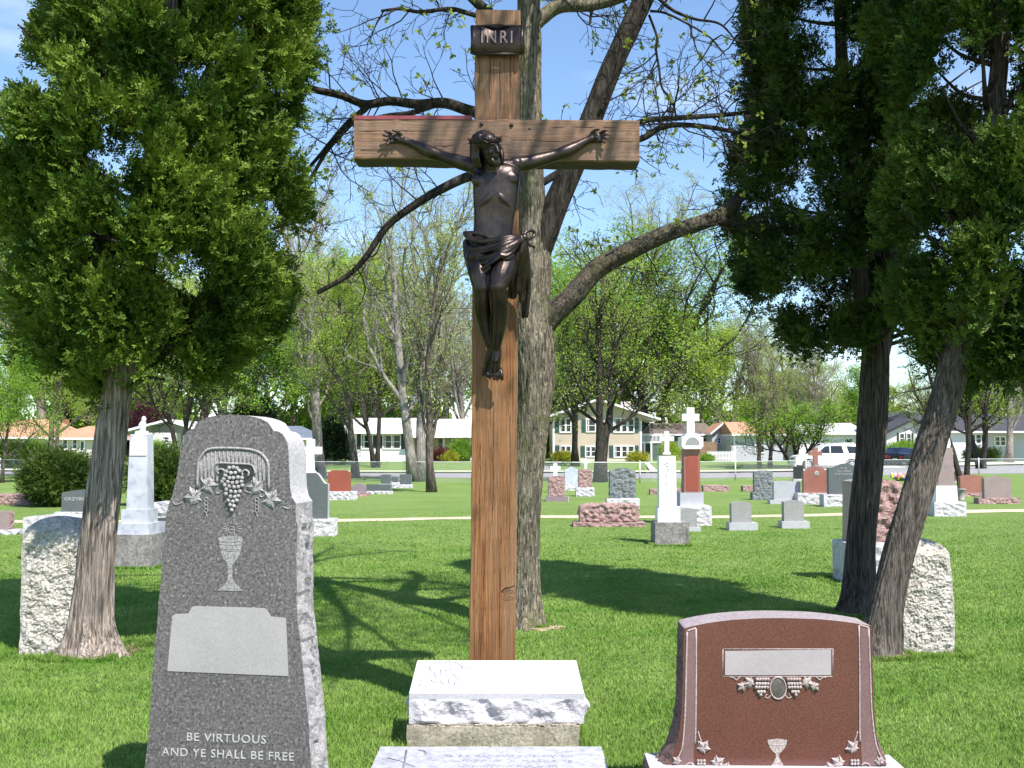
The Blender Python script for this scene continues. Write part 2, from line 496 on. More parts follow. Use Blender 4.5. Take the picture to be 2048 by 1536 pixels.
# ================================================================ ground
def grass_ground():
    m, t, b = newmat('lawn')
    v = coords(t)
    big = noise_n(t, v, 0.35, 5, 0.6)
    fine = noise_n(t, v, 45, 4, 0.75)
    mid = noise_n(t, v, 4.0, 6, 0.7)
    c = ramp(t, big, [(0.3, (0.135, 0.215, 0.050)), (0.7, (0.190, 0.262, 0.080))])
    c = mixc(t, 0.7, c, ramp(t, fine, [(0.3, 0.55), (0.7, 1.3)]), 'MULTIPLY')
    c = mixc(t, 0.6, c, ramp(t, mid, [(0.3, 0.8), (0.7, 1.15)]), 'MULTIPLY')
    t.links.new(c, b.inputs['Base Color'])
    b.inputs['Roughness'].default_value = 0.9
    b.inputs['Specular IOR Level'].default_value = 0.1
    bump(t, b, fine, 0.8, 0.03)
    return m
M['lawn'] = grass_ground()
ys = np.concatenate([np.arange(-30, 0, 5), np.arange(0, 30, 0.5), np.arange(30, 120, 2), np.array([130, 160, 200, 300, 500, 900, 1500])])
xs = np.concatenate([np.array([-900, -500, -300, -200, -140]), np.arange(-100, 101, 4), np.array([140, 200, 300, 500, 900])])
GX, GY = np.meshgrid(xs, ys)
GZ = np.vectorize(gz)(GX, GY)
V = np.stack([GX, GY, GZ], 2).reshape(-1, 3)
nx = len(xs)
F = [(j * nx + i, j * nx + i + 1, (j + 1) * nx + i + 1, (j + 1) * nx + i) for j in range(len(ys) - 1) for i in range(nx - 1)]
o = MB().add(V, F, 0, True).build('ground', M['lawn'])
tag(o, kind='structure')

def strip(pxs, z_of, name, mat, thick=0.0, wob=0.0):
    """pxs: list of (px, y_near, y_far) read off the photo -> a band lying on the ground"""
    near = [gnd(a, b_) for a, b_, c_ in pxs]; far = [gnd(a, c_) for a, b_, c_ in pxs]
    near = bezier_pts(near, 14); far = bezier_pts(far, 14)
    V, F = [], []
    for i, (p, q) in enumerate(zip(near, far)):
        w = wob * (noise.noise(Vector((p[0] * 0.9, p[1], 3))))
        w2 = wob * (noise.noise(Vector((q[0] * 0.9, q[1], 9))))
        V += [(p[0], p[1] + w, z_of(p) + thick), (q[0], q[1] + w2, z_of(q) + thick)]
        if i: F.append((2 * i - 2, 2 * i, 2 * i + 1, 2 * i - 1))
    return MB().add(V, F).build(name, mat)
M['gravel'] = simple('pale gravel', (0.52, 0.43, 0.31), 0.95, 0.25, 12, 0.5, 60)
M['asphalt'] = simple('worn asphalt', (0.24, 0.225, 0.235), 0.9, 0.12, 2.0, 0.2, 30)
M['kerb'] = simple('pale kerb', (0.60, 0.55, 0.46), 0.9, 0.12, 3)
tag(strip([(-700, 1058, 1052), (0, 1046, 1041), (600, 1044.5, 1039.5), (1024, 1037, 1032), (1450, 1036, 1031), (1700, 1031, 1026), (2048, 1024, 1018), (2700, 1016, 1010)],
          lambda p: 0.004, 'path', M['gravel'], 0, 0.22), kind='structure')
tag(strip([(-900, 953, 944), (0, 949, 943.5), (600, 953, 946), (1100, 957.5, 946.5), (1450, 956, 946), (1800, 950, 941), (2048, 947, 938), (2900, 941, 933)],
          lambda p: gz(0, p[1]) + 0.012, 'road', M['asphalt']), kind='structure')
tag(strip([(-900, 943.8, 942.2), (0, 943.3, 941.7), (600, 945.8, 944.0), (1100, 946.3, 944.3), (1450, 945.8, 943.6), (1800, 940.8, 938.8), (2048, 937.8, 935.8), (2900, 932.8, 931.3)],
          lambda p: gz(0, p[1]) + 0.11, 'kerb', M['kerb']), kind='structure')

# grass blades of the near lawn
def grass_blades():
    rng = np.random.default_rng(5)
    n = 760000
    # density falls with distance: sample Y with pdf ~ Y * Y^-2.1
    y0, y1 = 3.6, 30.0
    u = rng.random(n)
    a = -0.35
    Y = (y0 ** a + u * (y1 ** a - y0 ** a)) ** (1 / a)
    X = (rng.random(n) * 2 - 1) * (0.56 * Y + 0.7)
    keep = np.ones(n, bool)
    Z0 = np.zeros(n)
    h = (0.015 + 0.017 * rng.random(n)) * (1 + 0.2 * np.sin(X * 3.1 + 2 * np.sin(Y * 1.7)))
    far = np.clip((Y - 12) / 18, 0, 1)
    h *= (1 - 0.75 * far)
    w = 0.0028 * (Y / 5.0) ** 1.0 * (0.7 + 0.6 * rng.random(n))
    w = np.minimum(w, 0.011)
    # longer, unmown grass against the stones and trunks
    spots = [(-0.57, 0.39, 5.95, 6.40), (-0.28, 0.03, 6.62, 6.9), (-3.98, -3.42, 8.55, 8.9), (3.15, 3.60, 8.6, 8.95), (-3.62, -3.15, 8.45, 8.85), (2.8, 3.15, 8.5, 8.8), (3.2, 3.75, 10.6, 11.0), (-0.15, 0.3, 10.0, 10.5), (3.9, 4.8, 13.0, 13.9), (-5.6, -4.9, 14.9, 15.6), (2.4, 3.0, 18.3, 18.9)]
    m = 1500; i0 = 0
    for (xa, xb, ya, yb_) in spots:
        u_ = rng.random(m); sd_ = rng.integers(0, 4, m); e = np.abs(rng.normal(size=m)) * .018
        X[i0:i0 + m] = np.where(sd_ < 2, xa + (xb - xa) * u_, np.where(sd_ == 2, xa - e, xb + e))
        Y[i0:i0 + m] = np.where(sd_ < 2, np.where(sd_ == 0, ya - e, yb_ + e), ya + (yb_ - ya) * u_)
        h[i0:i0 + m] = .025 + .035 * rng.random(m); w[i0:i0 + m] = np.minimum(.0035 * Y[i0:i0 + m] / 6, .008)
        i0 += m
    az = rng.random(n) * 2 * np.pi
    lean = h * (0.25 + 0.75 * rng.random(n))
    la = rng.random(n) * 2 * np.pi
    P0 = np.stack([X - w * np.cos(az), Y - w * np.sin(az), Z0], 1)
    P1 = np.stack([X + w * np.cos(az), Y + w * np.sin(az), Z0], 1)
    P2 = np.stack([X + lean * np.cos(la), Y + lean * np.sin(la), Z0 + h], 1)
    V = np.stack([P0, P1, P2], 1)[keep].reshape(-1, 3)
    k = len(V) // 3
    F = np.arange(3 * k).reshape(k, 3)
    o = MB().add(V, F).build('grass', foliage('grass blades', (0.165, 0.32, 0.046), (0.32, 0.45, 0.11), 0.30, 1.1))
    tag(o, 'short green lawn grass around the near graves', 'grass', kind='stuff')
grass_blades()

# ================================================================ rock and stone builders
def nz3(p, s, seed=0.0, oct_=4):
    return noise.fractal(Vector((p[0] * s + seed, p[1] * s + seed * 0.7, p[2] * s - seed)), 0.9, 2.0, oct_)
def facet(p, s, seed):
    c, pts = noise.voronoi(Vector((p[0] * s + seed, p[1] * s, p[2] * s + seed)))
    return c[0] + 0.5 * c[1]
def block(mb, x0, x1, y0, y1, z0, z1, rough=None, top=None, taper=0.0, res=(14, 4, 10), mi=0, mr=0, seed=1.0, amp=0.03, fs=9.0, wob=0.0, x_of=None, roundtop=0.0, y_of=None):
    """stone block as a grid box. top(u) -> extra height 0..1 scaled share removed from z1 ; rough: letters of faces f b l r t that are rock-faced"""
    rough = rough or ''
    nx_, ny_, nz_ = res
    def pos(u, w, v):
        zt = z1 if top is None else z0 + (z1 - z0) * top(u)
        z = z0 + (zt - z0) * v
        xa, xb = (x0, x1) if x_of is None else x_of(v)
        tp = taper * v
        cx = (xa + xb) / 2
        x = cx + (xa + (xb - xa) * u - cx) * (1 - tp)
        ya, yb = (y0, y1) if y_of is None else y_of(v)
        cy = (ya + yb) / 2
        y = cy + (ya + (yb - ya) * w - cy) * (1 - tp)
        return np.array([x, y, z])
    def em(a, k=5.0):
        return min(1.0, k * min(a, 1 - a) * 2)
    faces = {'f': (0, -1, 0), 'b': (0, 1, 0), 'l': (-1, 0, 0), 'r': (1, 0, 0), 't': (0, 0, 1), 'd': (0, 0, -1)}
    for key, nrm in faces.items():
        if key in 'fb': na, nb = nx_, nz_
        elif key in 'lr': na, nb = ny_, nz_
        else: na, nb = nx_, ny_
        V = []
        for j in range(nb + 1):
            for i in range(na + 1):
                a, b_ = i / na, j / nb
                if key == 'f': u, w, v = a, 0, b_
                elif key == 'b': u, w, v = a, 1, b_
                elif key == 'l': u, w, v = 0, a, b_
                elif key == 'r': u, w, v = 1, a, b_
                elif key == 't': u, w, v = a, b_, 1
                else: u, w, v = a, b_, 0
                p = pos(u, w, v)
                if key in rough:
                    msk = em(a) * em(b_)
                    d = amp * msk * ((0.75 + 1.3 * (0.5 - facet(p, fs, seed)) + 0.5 * nz3(p, fs * 1.2, seed)) if fs < 25 else (0.3 + 1.5 * nz3(p, fs * .35, seed, 6) + 0.8 * nz3(p, fs * 1.6, seed + 3, 3)))
                    p = p + np.array(nrm) * d
                if wob:
                    q = pos(u, w, v)
                    p = p + wob * np.array([nz3(q, 6, seed), nz3(q, 6, seed + 5), 0.6 * nz3(q, 6, seed + 9) * (v > 0.02)])
                V.append(p)
        F = []
        for j in range(nb):
            for i in range(na):
                q = (j * (na + 1) + i, j * (na + 1) + i + 1, (j + 1) * (na + 1) + i + 1, (j + 1) * (na + 1) + i)
                if key in 'bltd'[0:2] or key == 'd': q = q[::-1]
                F.append(q)
        mb.add(V, F, mr if key in rough else mi)
    return mb
def arch(h0, k=1.0, flat=0.0):
    """gentle arched top: full height in the middle, h0 at the ends"""
    return lambda u: h0 + (1 - h0) * (1 - abs(2 * u - 1) ** 2 ) ** k
def serp(h0):
    return lambda u: h0 + (1 - h0) * (0.5 + 0.5 * math.cos(math.pi * min(1, abs(2 * u - 1) * 1.15)))
def shoulders(h0, c=0.18):
    def f(u):
        e = min(u, 1 - u)
        return h0 if e < c * 0.35 else (h0 + (1 - h0) * math.sin(math.pi / 2 * min(1, (e - c * 0.35) / (c * 0.65))))
    return f

class Face:
    """the tilted plane of a stone's face: photo pixels -> local (x, z) on it"""
    def __init__(s, P, rz):
        s.P = Vector(P); s.rz = rz
        s.ax = Vector((math.cos(rz), math.sin(rz), 0)); s.n = Vector((math.sin(rz), -math.cos(rz), 0))
    def __call__(s, px, py):
        d = ray(px, py); o = Vector((0, 0, CAM_H))
        t = (s.P - o).dot(s.n) / d.dot(s.n)
        q = o + d * t - s.P
        return (q.dot(s.ax), q.z)

def leaf_relief(mb, x, z, r, rot, y=-0.004, mi=0, th=0.012):
    """a lobed vine leaf in low relief, folded along its veins"""
    lobes = [(-2.3, 0.8), (-1.15, 0.95), (0.0, 1.05), (1.15, 0.95), (2.3, 0.8)]
    pts = []
    for k, (a, l) in enumerate(lobes):
        pts += [(a - 0.40, l * 0.78), (a - 0.28, l * 0.74), (a - 0.10, l * 0.90), (a, l * 1.08), (a + 0.10, l * 0.90), (a + 0.28, l * 0.74), (a + 0.40, l * 0.78), (a + 0.575, 0.60)]
    V = [(x, y - th * 0.4, z)]
    for a, l in pts:
        aa = a + rot
        V.append((x + r * l * math.sin(aa), y + 0.001, z + r * l * math.cos(aa)))
    n = len(pts)
    mid = []
    for a, l in pts:
        aa = a + rot
        V.append((x + r * l * 0.6 * math.sin(aa), y - th * (0.9 if l > 0.88 else 0.35), z + r * l * 0.6 * math.cos(aa)))
    F3 = [(0, 1 + n + i, 1 + n + (i + 1) % n) for i in range(n)]
    n0 = mb.n
    mb.add(V, F3, mi)
    Q = [(1 + i, 1 + (i + 1) % n, 1 + n + (i + 1) % n, 1 + n + i) for i in range(n)]
    mb.f.append(np.array(Q) + n0); mb.m.append(np.full(len(Q), mi)); mb.sm.append(np.full(len(Q), False))
def grapes(mb, pts, r, y=-0.006, mi=0):
    for x, z in pts:
        mb.ball((x, y, z), (r, r * 0.9, r), mi, 8, 5)
def line_rel(mb, pts, r, y=0.0, mi=0, n=5, sub=4):
    P = bezier_pts([(x, z) for x, z in pts], sub) if sub > 1 else pts
    mb.tube([(p[0], y, p[1]) for p in P], r, n, mi)

LR = line_rel
# ---------------------------------------------------------------- tall grey headstone, front left
def tall_stone():
    rz = R(-8)
    P = Vector((-1.283, 4.9, 0))
    S = 1.21
    def line_rel(mb, pts, r, y=0.0, mi=0, n=5, sub=4): LR(mb, pts, r * S, y * S, mi, n, sub)
    fc = Face(P, rz)
    g = 'pair of priests headstones nearest the camera'
    root = empty('headstone', P, 'tall dark speckled granite headstone with grapes, a chalice and BE VIRTUOUS carved on it', 'headstone', None, rz)
    outl = [(331, 1030), (339, 1004), (345, 989), (354, 950), (359, 915), (362, 890), (366, 872), (375, 862), (388, 857), (391, 850), (397, 843), (406, 838), (420, 833), (438, 830), (465, 829),
            (493, 831), (509, 834), (523, 838), (535, 844), (541, 852), (547, 861), (557, 863), (565, 868), (571, 877), (575, 888), (577, 902), (578, 925), (579, 950), (580, 975), (584, 995), (590, 1007)]
    right = [(590, 1007), (593, 1040), (594, 1098), (594, 1160), (595, 1220), (600, 1280), (605, 1331), (611, 1390), (616, 1436), (620, 1490), (622, 1534), (627, 1600), (630, 1660)]
    left = [(331, 1030), (328, 1098), (322, 1150), (316, 1215), (313, 1270), (306, 1330), (302, 1400), (296, 1470), (290, 1536), (286, 1600), (281, 1660)]
    D = 0.23
    rnd = random.Random(3)
    def dens(pts, seed):
        L = [fc(*p) for p in pts]
        out = []
        for a, b_ in zip(L[:-1], L[1:]):
            k = max(1, int(math.dist(a, b_) / 0.018))
            for i in range(k):
                t_ = i / k
                x, z = a[0] + (b_[0] - a[0]) * t_, a[1] + (b_[1] - a[1]) * t_
                out.append((x + 0.007 * nz3((x, seed, z), 14, seed), z))
        out.append(L[-1])
        return out
    R_ = [(x, max(z, -0.0)) for x, z in dens(right, 2.0)]
    L_ = [(x, max(z, -0.0)) for x, z in dens(left, 7.0)]
    T_ = [fc(*p) for p in outl]
    poly = [tuple(p) for p in L_[::-1]] + T_[1:-1] + [tuple(p) for p in R_]
    # front and back faces
    mb = MB()
    tri = tri_fill(poly)
    mb.add([(x, 0, z) for x, z in poly], tri, 0)
    mb.add([(x, D, z) for x, z in poly], [(a, c_, b_) for a, b_, c_ in tri], 0)
    # edge: smooth across the shaped head, rock-faced below
    nd = 12
    k = len(poly); nl = len(L_); nr = len(R_)
    V = []
    for i, (x, z) in enumerate(poly):
        is_r = i < nl - 1 or i >= k - nr + 1
        sx = -1 if i < nl else 1
        for j in range(nd + 1):
            w = j / nd
            off = 0.0
            if is_r:
                fade = min(1, max(0.0, abs(i - (nl - 1) if i < nl else i - (k - nr)) / 6))
                off = fade * math.sin(math.pi * w) * (0.012 + 0.030 * (nz3((x * 2, w * D * 3, z), 9, 4) + 0.3) - 0.02 * facet((x, w * D, z), 13, 2))
            V.append((x + sx * off, w * D, z))
    Fs, Fr = [], []
    for i in range(k - 1):
        for j in range(nd):
            a = i * (nd + 1) + j
            q = (a, a + 1, a + nd + 2, a + nd + 1)
            (Fr if (i < nl - 1 or i >= k - nr) else Fs).append(q)
    mb.add(V, Fs, 1, True)
    mb.f.append(np.array(Fr) + (mb.n - len(V))); mb.m.append(np.full(len(Fr), 2)); mb.sm.append(np.full(len(Fr), False))
    mb.build('slab', [M['dark_granite'], M['granite_sawn'], M['granite_edge']], root)
    # plain panel
    pts = [(345, 1232), (351, 1228), (377, 1227), (384, 1214), (390, 1212), (528, 1216), (534, 1219), (542, 1233), (572, 1236), (577, 1352), (335, 1342)]
    MB().prism([fc(*p) for p in pts][::-1], -0.0025, 0.001).build('name_panel', M['panel'], root)
    # arch of vine lattice
    mb = MB()
    line_rel(mb, [fc(*p) for p in [(395, 975), (396, 935), (399, 920), (409, 905), (420, 898), (445, 896), (480, 897), (505, 900), (522, 907), (532, 918), (537, 932), (538, 980)]], 0.0052, -0.002, 0, 6)
    line_rel(mb, [fc(*p) for p in [(424, 955), (425, 940), (431, 929), (440, 926), (470, 927), (500, 929), (508, 936), (511, 948)]], 0.0042, -0.002, 0, 6)
    for i in range(18):
        px = 400 + i * 7.8
        u = (px - 467) / 72
        y0 = 901 + 22 * abs(u) ** 4
        yb = 927 if 432 < px < 505 else 962
        line_rel(mb, [fc(px, y0), fc(px, yb)], 0.0022, 0.0, 0, 4, 1)
        mb.prism([fc(px + 1.4, yb), fc(px + 5.6, yb), fc(px + 5.6, y0 + 2), fc(px + 1.4, y0 + 2)], -0.0018, 0.001)
    line_rel(mb, [fc(*p) for p in [(437, 948), (436, 941), (443, 938), (450, 942), (449, 950)]], 0.004, -0.003, 0, 6)
    line_rel(mb, [fc(*p) for p in [(497, 952), (498, 944), (491, 940), (485, 944), (486, 951)]], 0.004, -0.003, 0, 6)
    mb.build('lattice_carving', M['carved'], root)
    MB().prism([fc(*p) for p in [(427, 958), (428, 940), (436, 931), (500, 931), (508, 940), (509, 956), (490, 968), (440, 966)]][::-1], -0.0012, 0.001).build('recess_shade', M['black_stone'], root)  # flat black sheet, shade of the carved hollow put into the colour
    mb = MB()
    gp = [(460, 936), (468, 935), (475, 937), (455, 943), (463, 946), (472, 946), (480, 942), (452, 951), (460, 956), (468, 956), (477, 955), (485, 956), (446, 963), (449, 958), (457, 964), (466, 966), (475, 965), (484, 963),
          (451, 970), (460, 973), (469, 974), (478, 974), (486, 971), (454, 979), (463, 983), (472, 984), (481, 983), (453, 988), (462, 993), (471, 994), (478, 992), (458, 1001), (467, 1003), (475, 1001), (462, 1010), (469, 1012), (465, 1020)]
    grapes(mb, [fc(*p) for p in gp], 0.0088 * S, -0.006 * S)
    mb.build('grape_carving', M['carved'], root)
    for sgn, lv, base, px, lines in ((1, [(417, 972, 0.048, 0.3), (388, 995, 0.051, -0.4)], (347, 1005), 413, (((432, 985), (446, 980)), ((405, 985), (400, 992)))),
                                     (-1, [(513, 975, 0.048, -0.3), (542, 1000, 0.051, 0.5)], (583, 1013), 514, (((490, 982), (502, 986)), ((520, 992), (530, 988))))):
        mb = MB()
        for qx, qy, r, ro in lv:
            x, z = fc(qx, qy)
            leaf_relief(mb, x, z, r, ro)
        bx, by = base
        line_rel(mb, [fc(bx, by - 2), fc(bx + 2 * sgn, by + 3), fc(bx + 8 * sgn, by + 4), fc(bx + 18 * sgn, by)], 0.0025, -0.001)
        for i in range(4):
            x, z = fc(px, 999 + 7.5 * i)
            line_rel(mb, [(x + 0.0085 * math.cos(a), z + 0.0085 * math.sin(a)) for a in np.linspace(0, 6.3, 8)], 0.002, -0.002)
        line_rel(mb, [fc(px, 1026), fc(px + 1, 1036)], 0.0018, -0.001, sub=1)
        for a, b_ in lines:
            line_rel(mb, [fc(*a), fc((a[0] + b_[0]) / 2, a[1] + 2), fc(*b_)], 0.003, -0.001)
        mb.build('leaf_carving', M['carved'], root)
    # sunburst, host and chalice
    mb = MB()
    c0 = fc(463, 1060)
    for i in range(13):
        a = R(-98 + i * 196 / 12)
        r0, r1 = 0.022, 0.051 if i % 2 else 0.041
        line_rel(mb, [(c0[0] + r0 * math.sin(a), c0[1] + r0 * math.cos(a)), (c0[0] + r1 * math.sin(a), c0[1] + r1 * math.cos(a))], 0.0012, 0.0, 0, 4, 1)
    line_rel(mb, [(c0[0] + 0.015 * math.cos(a), c0[1] + 0.015 * math.sin(a)) for a in np.linspace(0, 6.3, 14)], 0.0018, 0.0)
    for dx in (-0.005, 0.005):
        line_rel(mb, [(c0[0] + dx, c0[1] - 0.007), (c0[0] + dx, c0[1] + 0.007)], 0.0012, 0.0, sub=1)
    line_rel(mb, [(c0[0] - 0.004, c0[1] + 0.001), (c0[0] + 0.004, c0[1] + 0.001)], 0.0012, 0.0, sub=1)
    mb.build('sunburst_carving', M['carved'], root)
    mb = MB()
    cup = [(437, 1076), (439, 1090), (442, 1106), (447, 1118), (455, 1128), (457, 1138), (455, 1143), (457, 1148), (455, 1160), (449, 1170), (438, 1178), (432, 1181), (487, 1182), (481, 1177), (471, 1168), (466, 1158), (464, 1148),
           (466, 1143), (464, 1138), (466, 1128), (475, 1118), (481, 1106), (484, 1090), (486, 1076), (480, 1073), (462, 1071.5), (443, 1073)]
    mb.prism([fc(*p) for p in cup], -0.0022, 0.001)
    for y_ in (1082, 1088, 1097, 1100):
        line_rel(mb, [fc(437 + (y_ - 1076) * 0.2, y_), fc(462, y_ + 1.5), fc(486 - (y_ - 1076) * 0.2, y_)], 0.0013, -0.002)
    mb.build('chalice_carving', M['carved'], root)
    for body, px, py, w in (('BE VIRTUOUS', 452, 1484, 158), ('AND YE SHALL BE FREE', 455, 1516, 264)):
        me = text_mesh(body, 0.0555, 0.0012, spacing=1.12)
        x, z = fc(px, py)
        co = np.empty(len(me.vertices) * 3); me.vertices.foreach_get('co', co)
        wd = co.reshape(-1, 3)[:, 0]; wd = wd.max() - wd.min()
        sx = (fc(px + w / 2, py)[0] - fc(px - w / 2, py)[0]) / wd
        me.transform(Matrix.Translation((x, -0.0012, z)) @ Matrix.Rotation(R(90), 4, 'X') @ Matrix.Diagonal((sx, 0.92, 1, 1)))
        link('lettering', me, M['letter'], root)
tall_stone()

# ---------------------------------------------------------------- brown headstone, front right
def brown_stone():
    P = Vector((1.22, 4.98, 0))
    rz = R(-1.5)
    fc = Face(P, rz)
    root = empty('headstone', P, 'low polished brown granite headstone with arched top, blank pale panel and small chalice', 'headstone', None, rz)
    bz = fc(1500, 1531)[1]
    topc = [(1368, 1257), (1395, 1250), (1430, 1244), (1464, 1240), (1510, 1237), (1556, 1236), (1600, 1237), (1647, 1239), (1700, 1245), (1742, 1252)]
    rt = [(1742, 1252), (1744, 1292), (1746, 1350), (1748, 1410), (1752, 1462), (1758, 1495), (1768, 1520), (1772, 1531)]
    lf = [(1368, 1257), (1367, 1292), (1366, 1350), (1364, 1410), (1360, 1455), (1352, 1495), (1340, 1520), (1330, 1531)]
    D = 0.23
    def dens(pts):
        L = [fc(*p) for p in pts]; out = []
        for a, b_ in zip(L[:-1], L[1:]):
            k = max(1, int(math.dist(a, b_) / 0.015))
            out += [(a[0] + (b_[0] - a[0]) * i / k, a[1] + (b_[1] - a[1]) * i / k) for i in range(k)]
        return out + [L[-1]]
    L_, R_ = dens(lf), dens(rt)
    T_ = [tuple(p) for p in bezier_pts([fc(*p) for p in topc], 4)]
    poly = L_[::-1] + T_[1:-1] + R_
    tri = tri_fill(poly)
    mb = MB()
    mb.add([(x, 0, z) for x, z in poly], tri, 0)
    mb.add([(x, D, z) for x, z in poly], [(a, c_, b_) for a, b_, c_ in tri], 0)
    nd = 12; k = len(poly); nl, nr = len(L_), len(R_)
    V = []
    for i, (x, z) in enumerate(poly):
        is_r = i < nl - 1 or i >= k - nr + 1
        sx = -1 if i < nl else 1
        for j in range(nd + 1):
            w = j / nd
            off = 0.0
            if is_r:
                fade = min(1, abs(i - (nl - 1) if i < nl else i - (k - nr)) / 5)
                low = 1 + 1.2 * max(0, 1 - (z - bz) / 0.25)
                off = fade * math.sin(math.pi * min(1, w * 1.15)) ** 0.6 * (0.018 * low + 0.022 * nz3((x * 2, w * D * 3, z), 9, 14) - 0.012 * facet((x, w * D, z), 16, 3))
            V.append((x + sx * off, w * D, z))
    Fs, Fr = [], []
    for i in range(k - 1):
        for j in range(nd):
            a = i * (nd + 1) + j
            (Fr if (i < nl - 1 or i >= k - nr) else Fs).append((a, a + 1, a + nd + 2, a + nd + 1))
    mb.add(V, Fs, 1, True)
    mb.f.append(np.array(Fr) + (mb.n - len(V))); mb.m.append(np.full(len(Fr), 2)); mb.sm.append(np.full(len(Fr), False))
    mb.build('slab', [M['brown_polish'], M['brown_top'], M['brown_rough']], root)
    mb = MB()
    block(mb, -0.60, 0.545, -0.08, 0.19, -0.02, bz, 'flrb', res=(30, 8, 6), mi=0, mr=1, amp=0.03)
    mb.build('base', [M['slab_edge'], M['brown_rough']], root)
    # bands of the border
    mb = MB()
    for s_, mid in ((1, 1555),):
        pass
    bl = [(1373, 1262), (1390, 1259), (1390, 1480), (1387, 1500), (1388, 1531), (1352, 1531), (1364, 1508), (1368, 1480), (1371, 1420), (1372, 1340)]
    br = [(1722, 1250), (1735, 1254), (1738, 1340), (1741, 1420), (1748, 1480), (1755, 1508), (1765, 1531), (1724, 1531), (1722, 1500), (1721, 1480)]
    for q_ in (bl, br):
        MB().prism([fc(*p) for p in q_][::-1], -0.0016, 0.001).build('border_band', M['brown_band'], root)
    mb = MB()
    for pts in ([(1392, 1257), (1392, 1350), (1391, 1450), (1390, 1488)], [(1374, 1263), (1372, 1340), (1370, 1420), (1366, 1480), (1361, 1505), (1350, 1524)],
                [(1718, 1251), (1719, 1350), (1719, 1450), (1720, 1484)], [(1737, 1256), (1740, 1340), (1743, 1420), (1750, 1480), (1757, 1504), (1768, 1524)],
                [(1374, 1262), (1392, 1256)], [(1718, 1250), (1737, 1255)]):
        line_rel(mb, [fc(*p) for p in pts], 0.0042, -0.001, 0, 5)
    for x0, y0, x1, y1 in ((1446, 1298, 1666, 1298), (1446, 1298, 1445, 1353), (1445, 1353, 1665, 1353), (1666, 1298, 1665, 1353)):
        line_rel(mb, [fc(x0, y0), fc(x1, y1)], 0.0022, 0.0, 0, 4, 1)
    mb.build('border_carving', M['pink_carved'], root)
    MB().prism([fc(*p) for p in [(1450, 1350), (1662, 1350), (1662, 1299), (1450, 1302)]], -0.0025, 0.001).build('name_panel', M['pink_panel'], root)
    # garland round the oval
    for sx in (-1, 1):
        mb = MB()
        pts = []
        for r_, (yy, hw) in enumerate(((1358, 2), (1366, 2), (1374, 2), (1382, 1), (1389, 0))):
            for i in range(-hw, hw + 1):
                pts.append(fc(1556 + sx * (31 + 1.0 * r_) + i * 5.6, yy + (r_ % 2)))
        grapes(mb, pts, 0.0085, -0.005)
        for lx, ly, lr, ro in ((62, 1364, 0.032, sx * 1.9), (78, 1372, 0.026, sx * 2.3)):
            x, z = fc(1556 + sx * lx * 0.92, ly)
            leaf_relief(mb, x, z, lr, ro)
        line_rel(mb, [fc(1556 + sx * a, b_) for a, b_ in ((96, 1354), (88, 1356), (84, 1360), (80, 1357), (76, 1354))], 0.003, -0.001)
        line_rel(mb, [fc(1556 + sx * a, b_) for a, b_ in ((14, 1390), (20, 1396), (26, 1394), (22, 1388))], 0.0025, -0.001)
        mb.build('garland_carving', M['pink_carved'], root)
    c0 = fc(1556, 1376)
    mb = MB()
    line_rel(mb, [(c0[0] + 0.036 * math.cos(a), c0[1] + 0.049 * math.sin(a)) for a in np.linspace(0, 6.283, 22)], 0.004, -0.002)
    mb.build('oval_rim', M['pink_carved'], root)
    mb = MB(); mb.ball((c0[0], 0, c0[1]), (0.034, 0.005, 0.047), 0, 24, 8)
    mb.build('oval_plaque', simple('dull oval plaque', (0.10, 0.085, 0.075), 0.4, 0.25, 60), root)
    # corner vines
    for sx, X0 in ((1, 1392), (-1, 1719)):
        mb = MB()
        f2 = lambda dx, y: fc(X0 + sx * dx, y)
        line_rel(mb, [f2(4, 1463), f2(7, 1474), (f2(10, 1482)), f2(6, 1488), f2(4, 1482)], 0.0032, -0.001)
        for dx, y_, r_, ro in ((14, 1495, 0.036, sx * 0.6), (42, 1525, 0.036, sx * 1.0), (60, 1535, 0.03, sx * 1.6), (-38, 1522, 0.025, -sx * 0.8)):
            x, z = f2(dx, y_); leaf_relief(mb, x, z, r_, ro)
        grapes(mb, [f2(10 + 6 * i, 1527 + 6 * j) for i in range(-1, 2) for j in range(-1, 1)], 0.0075, -0.005)
        line_rel(mb, [f2(-22, 1534), f2(-18, 1528), f2(-10, 1526), f2(-4, 1531)], 0.004, -0.001)
        mb.build('vine_carving', M['pink_carved'], root)
    mb = MB()
    cup = [(1535, 1480), (1536, 1487), (1540, 1496), (1546, 1503), (1551, 1507), (1552, 1514), (1547, 1524), (1541, 1534), (1569, 1534), (1563, 1524), (1558, 1514), (1558, 1507), (1563, 1503), (1569, 1496), (1573, 1487), (1574, 1480), (1555, 1477)]
    mb.prism([fc(*p) for p in cup], -0.002, 0.001)
    line_rel(mb, [fc(1536, 1488), fc(1554, 1490), fc(1573, 1488)], 0.0018, -0.002)
    mb.build('chalice_carving', M['pink_carved'], root)
brown_stone()

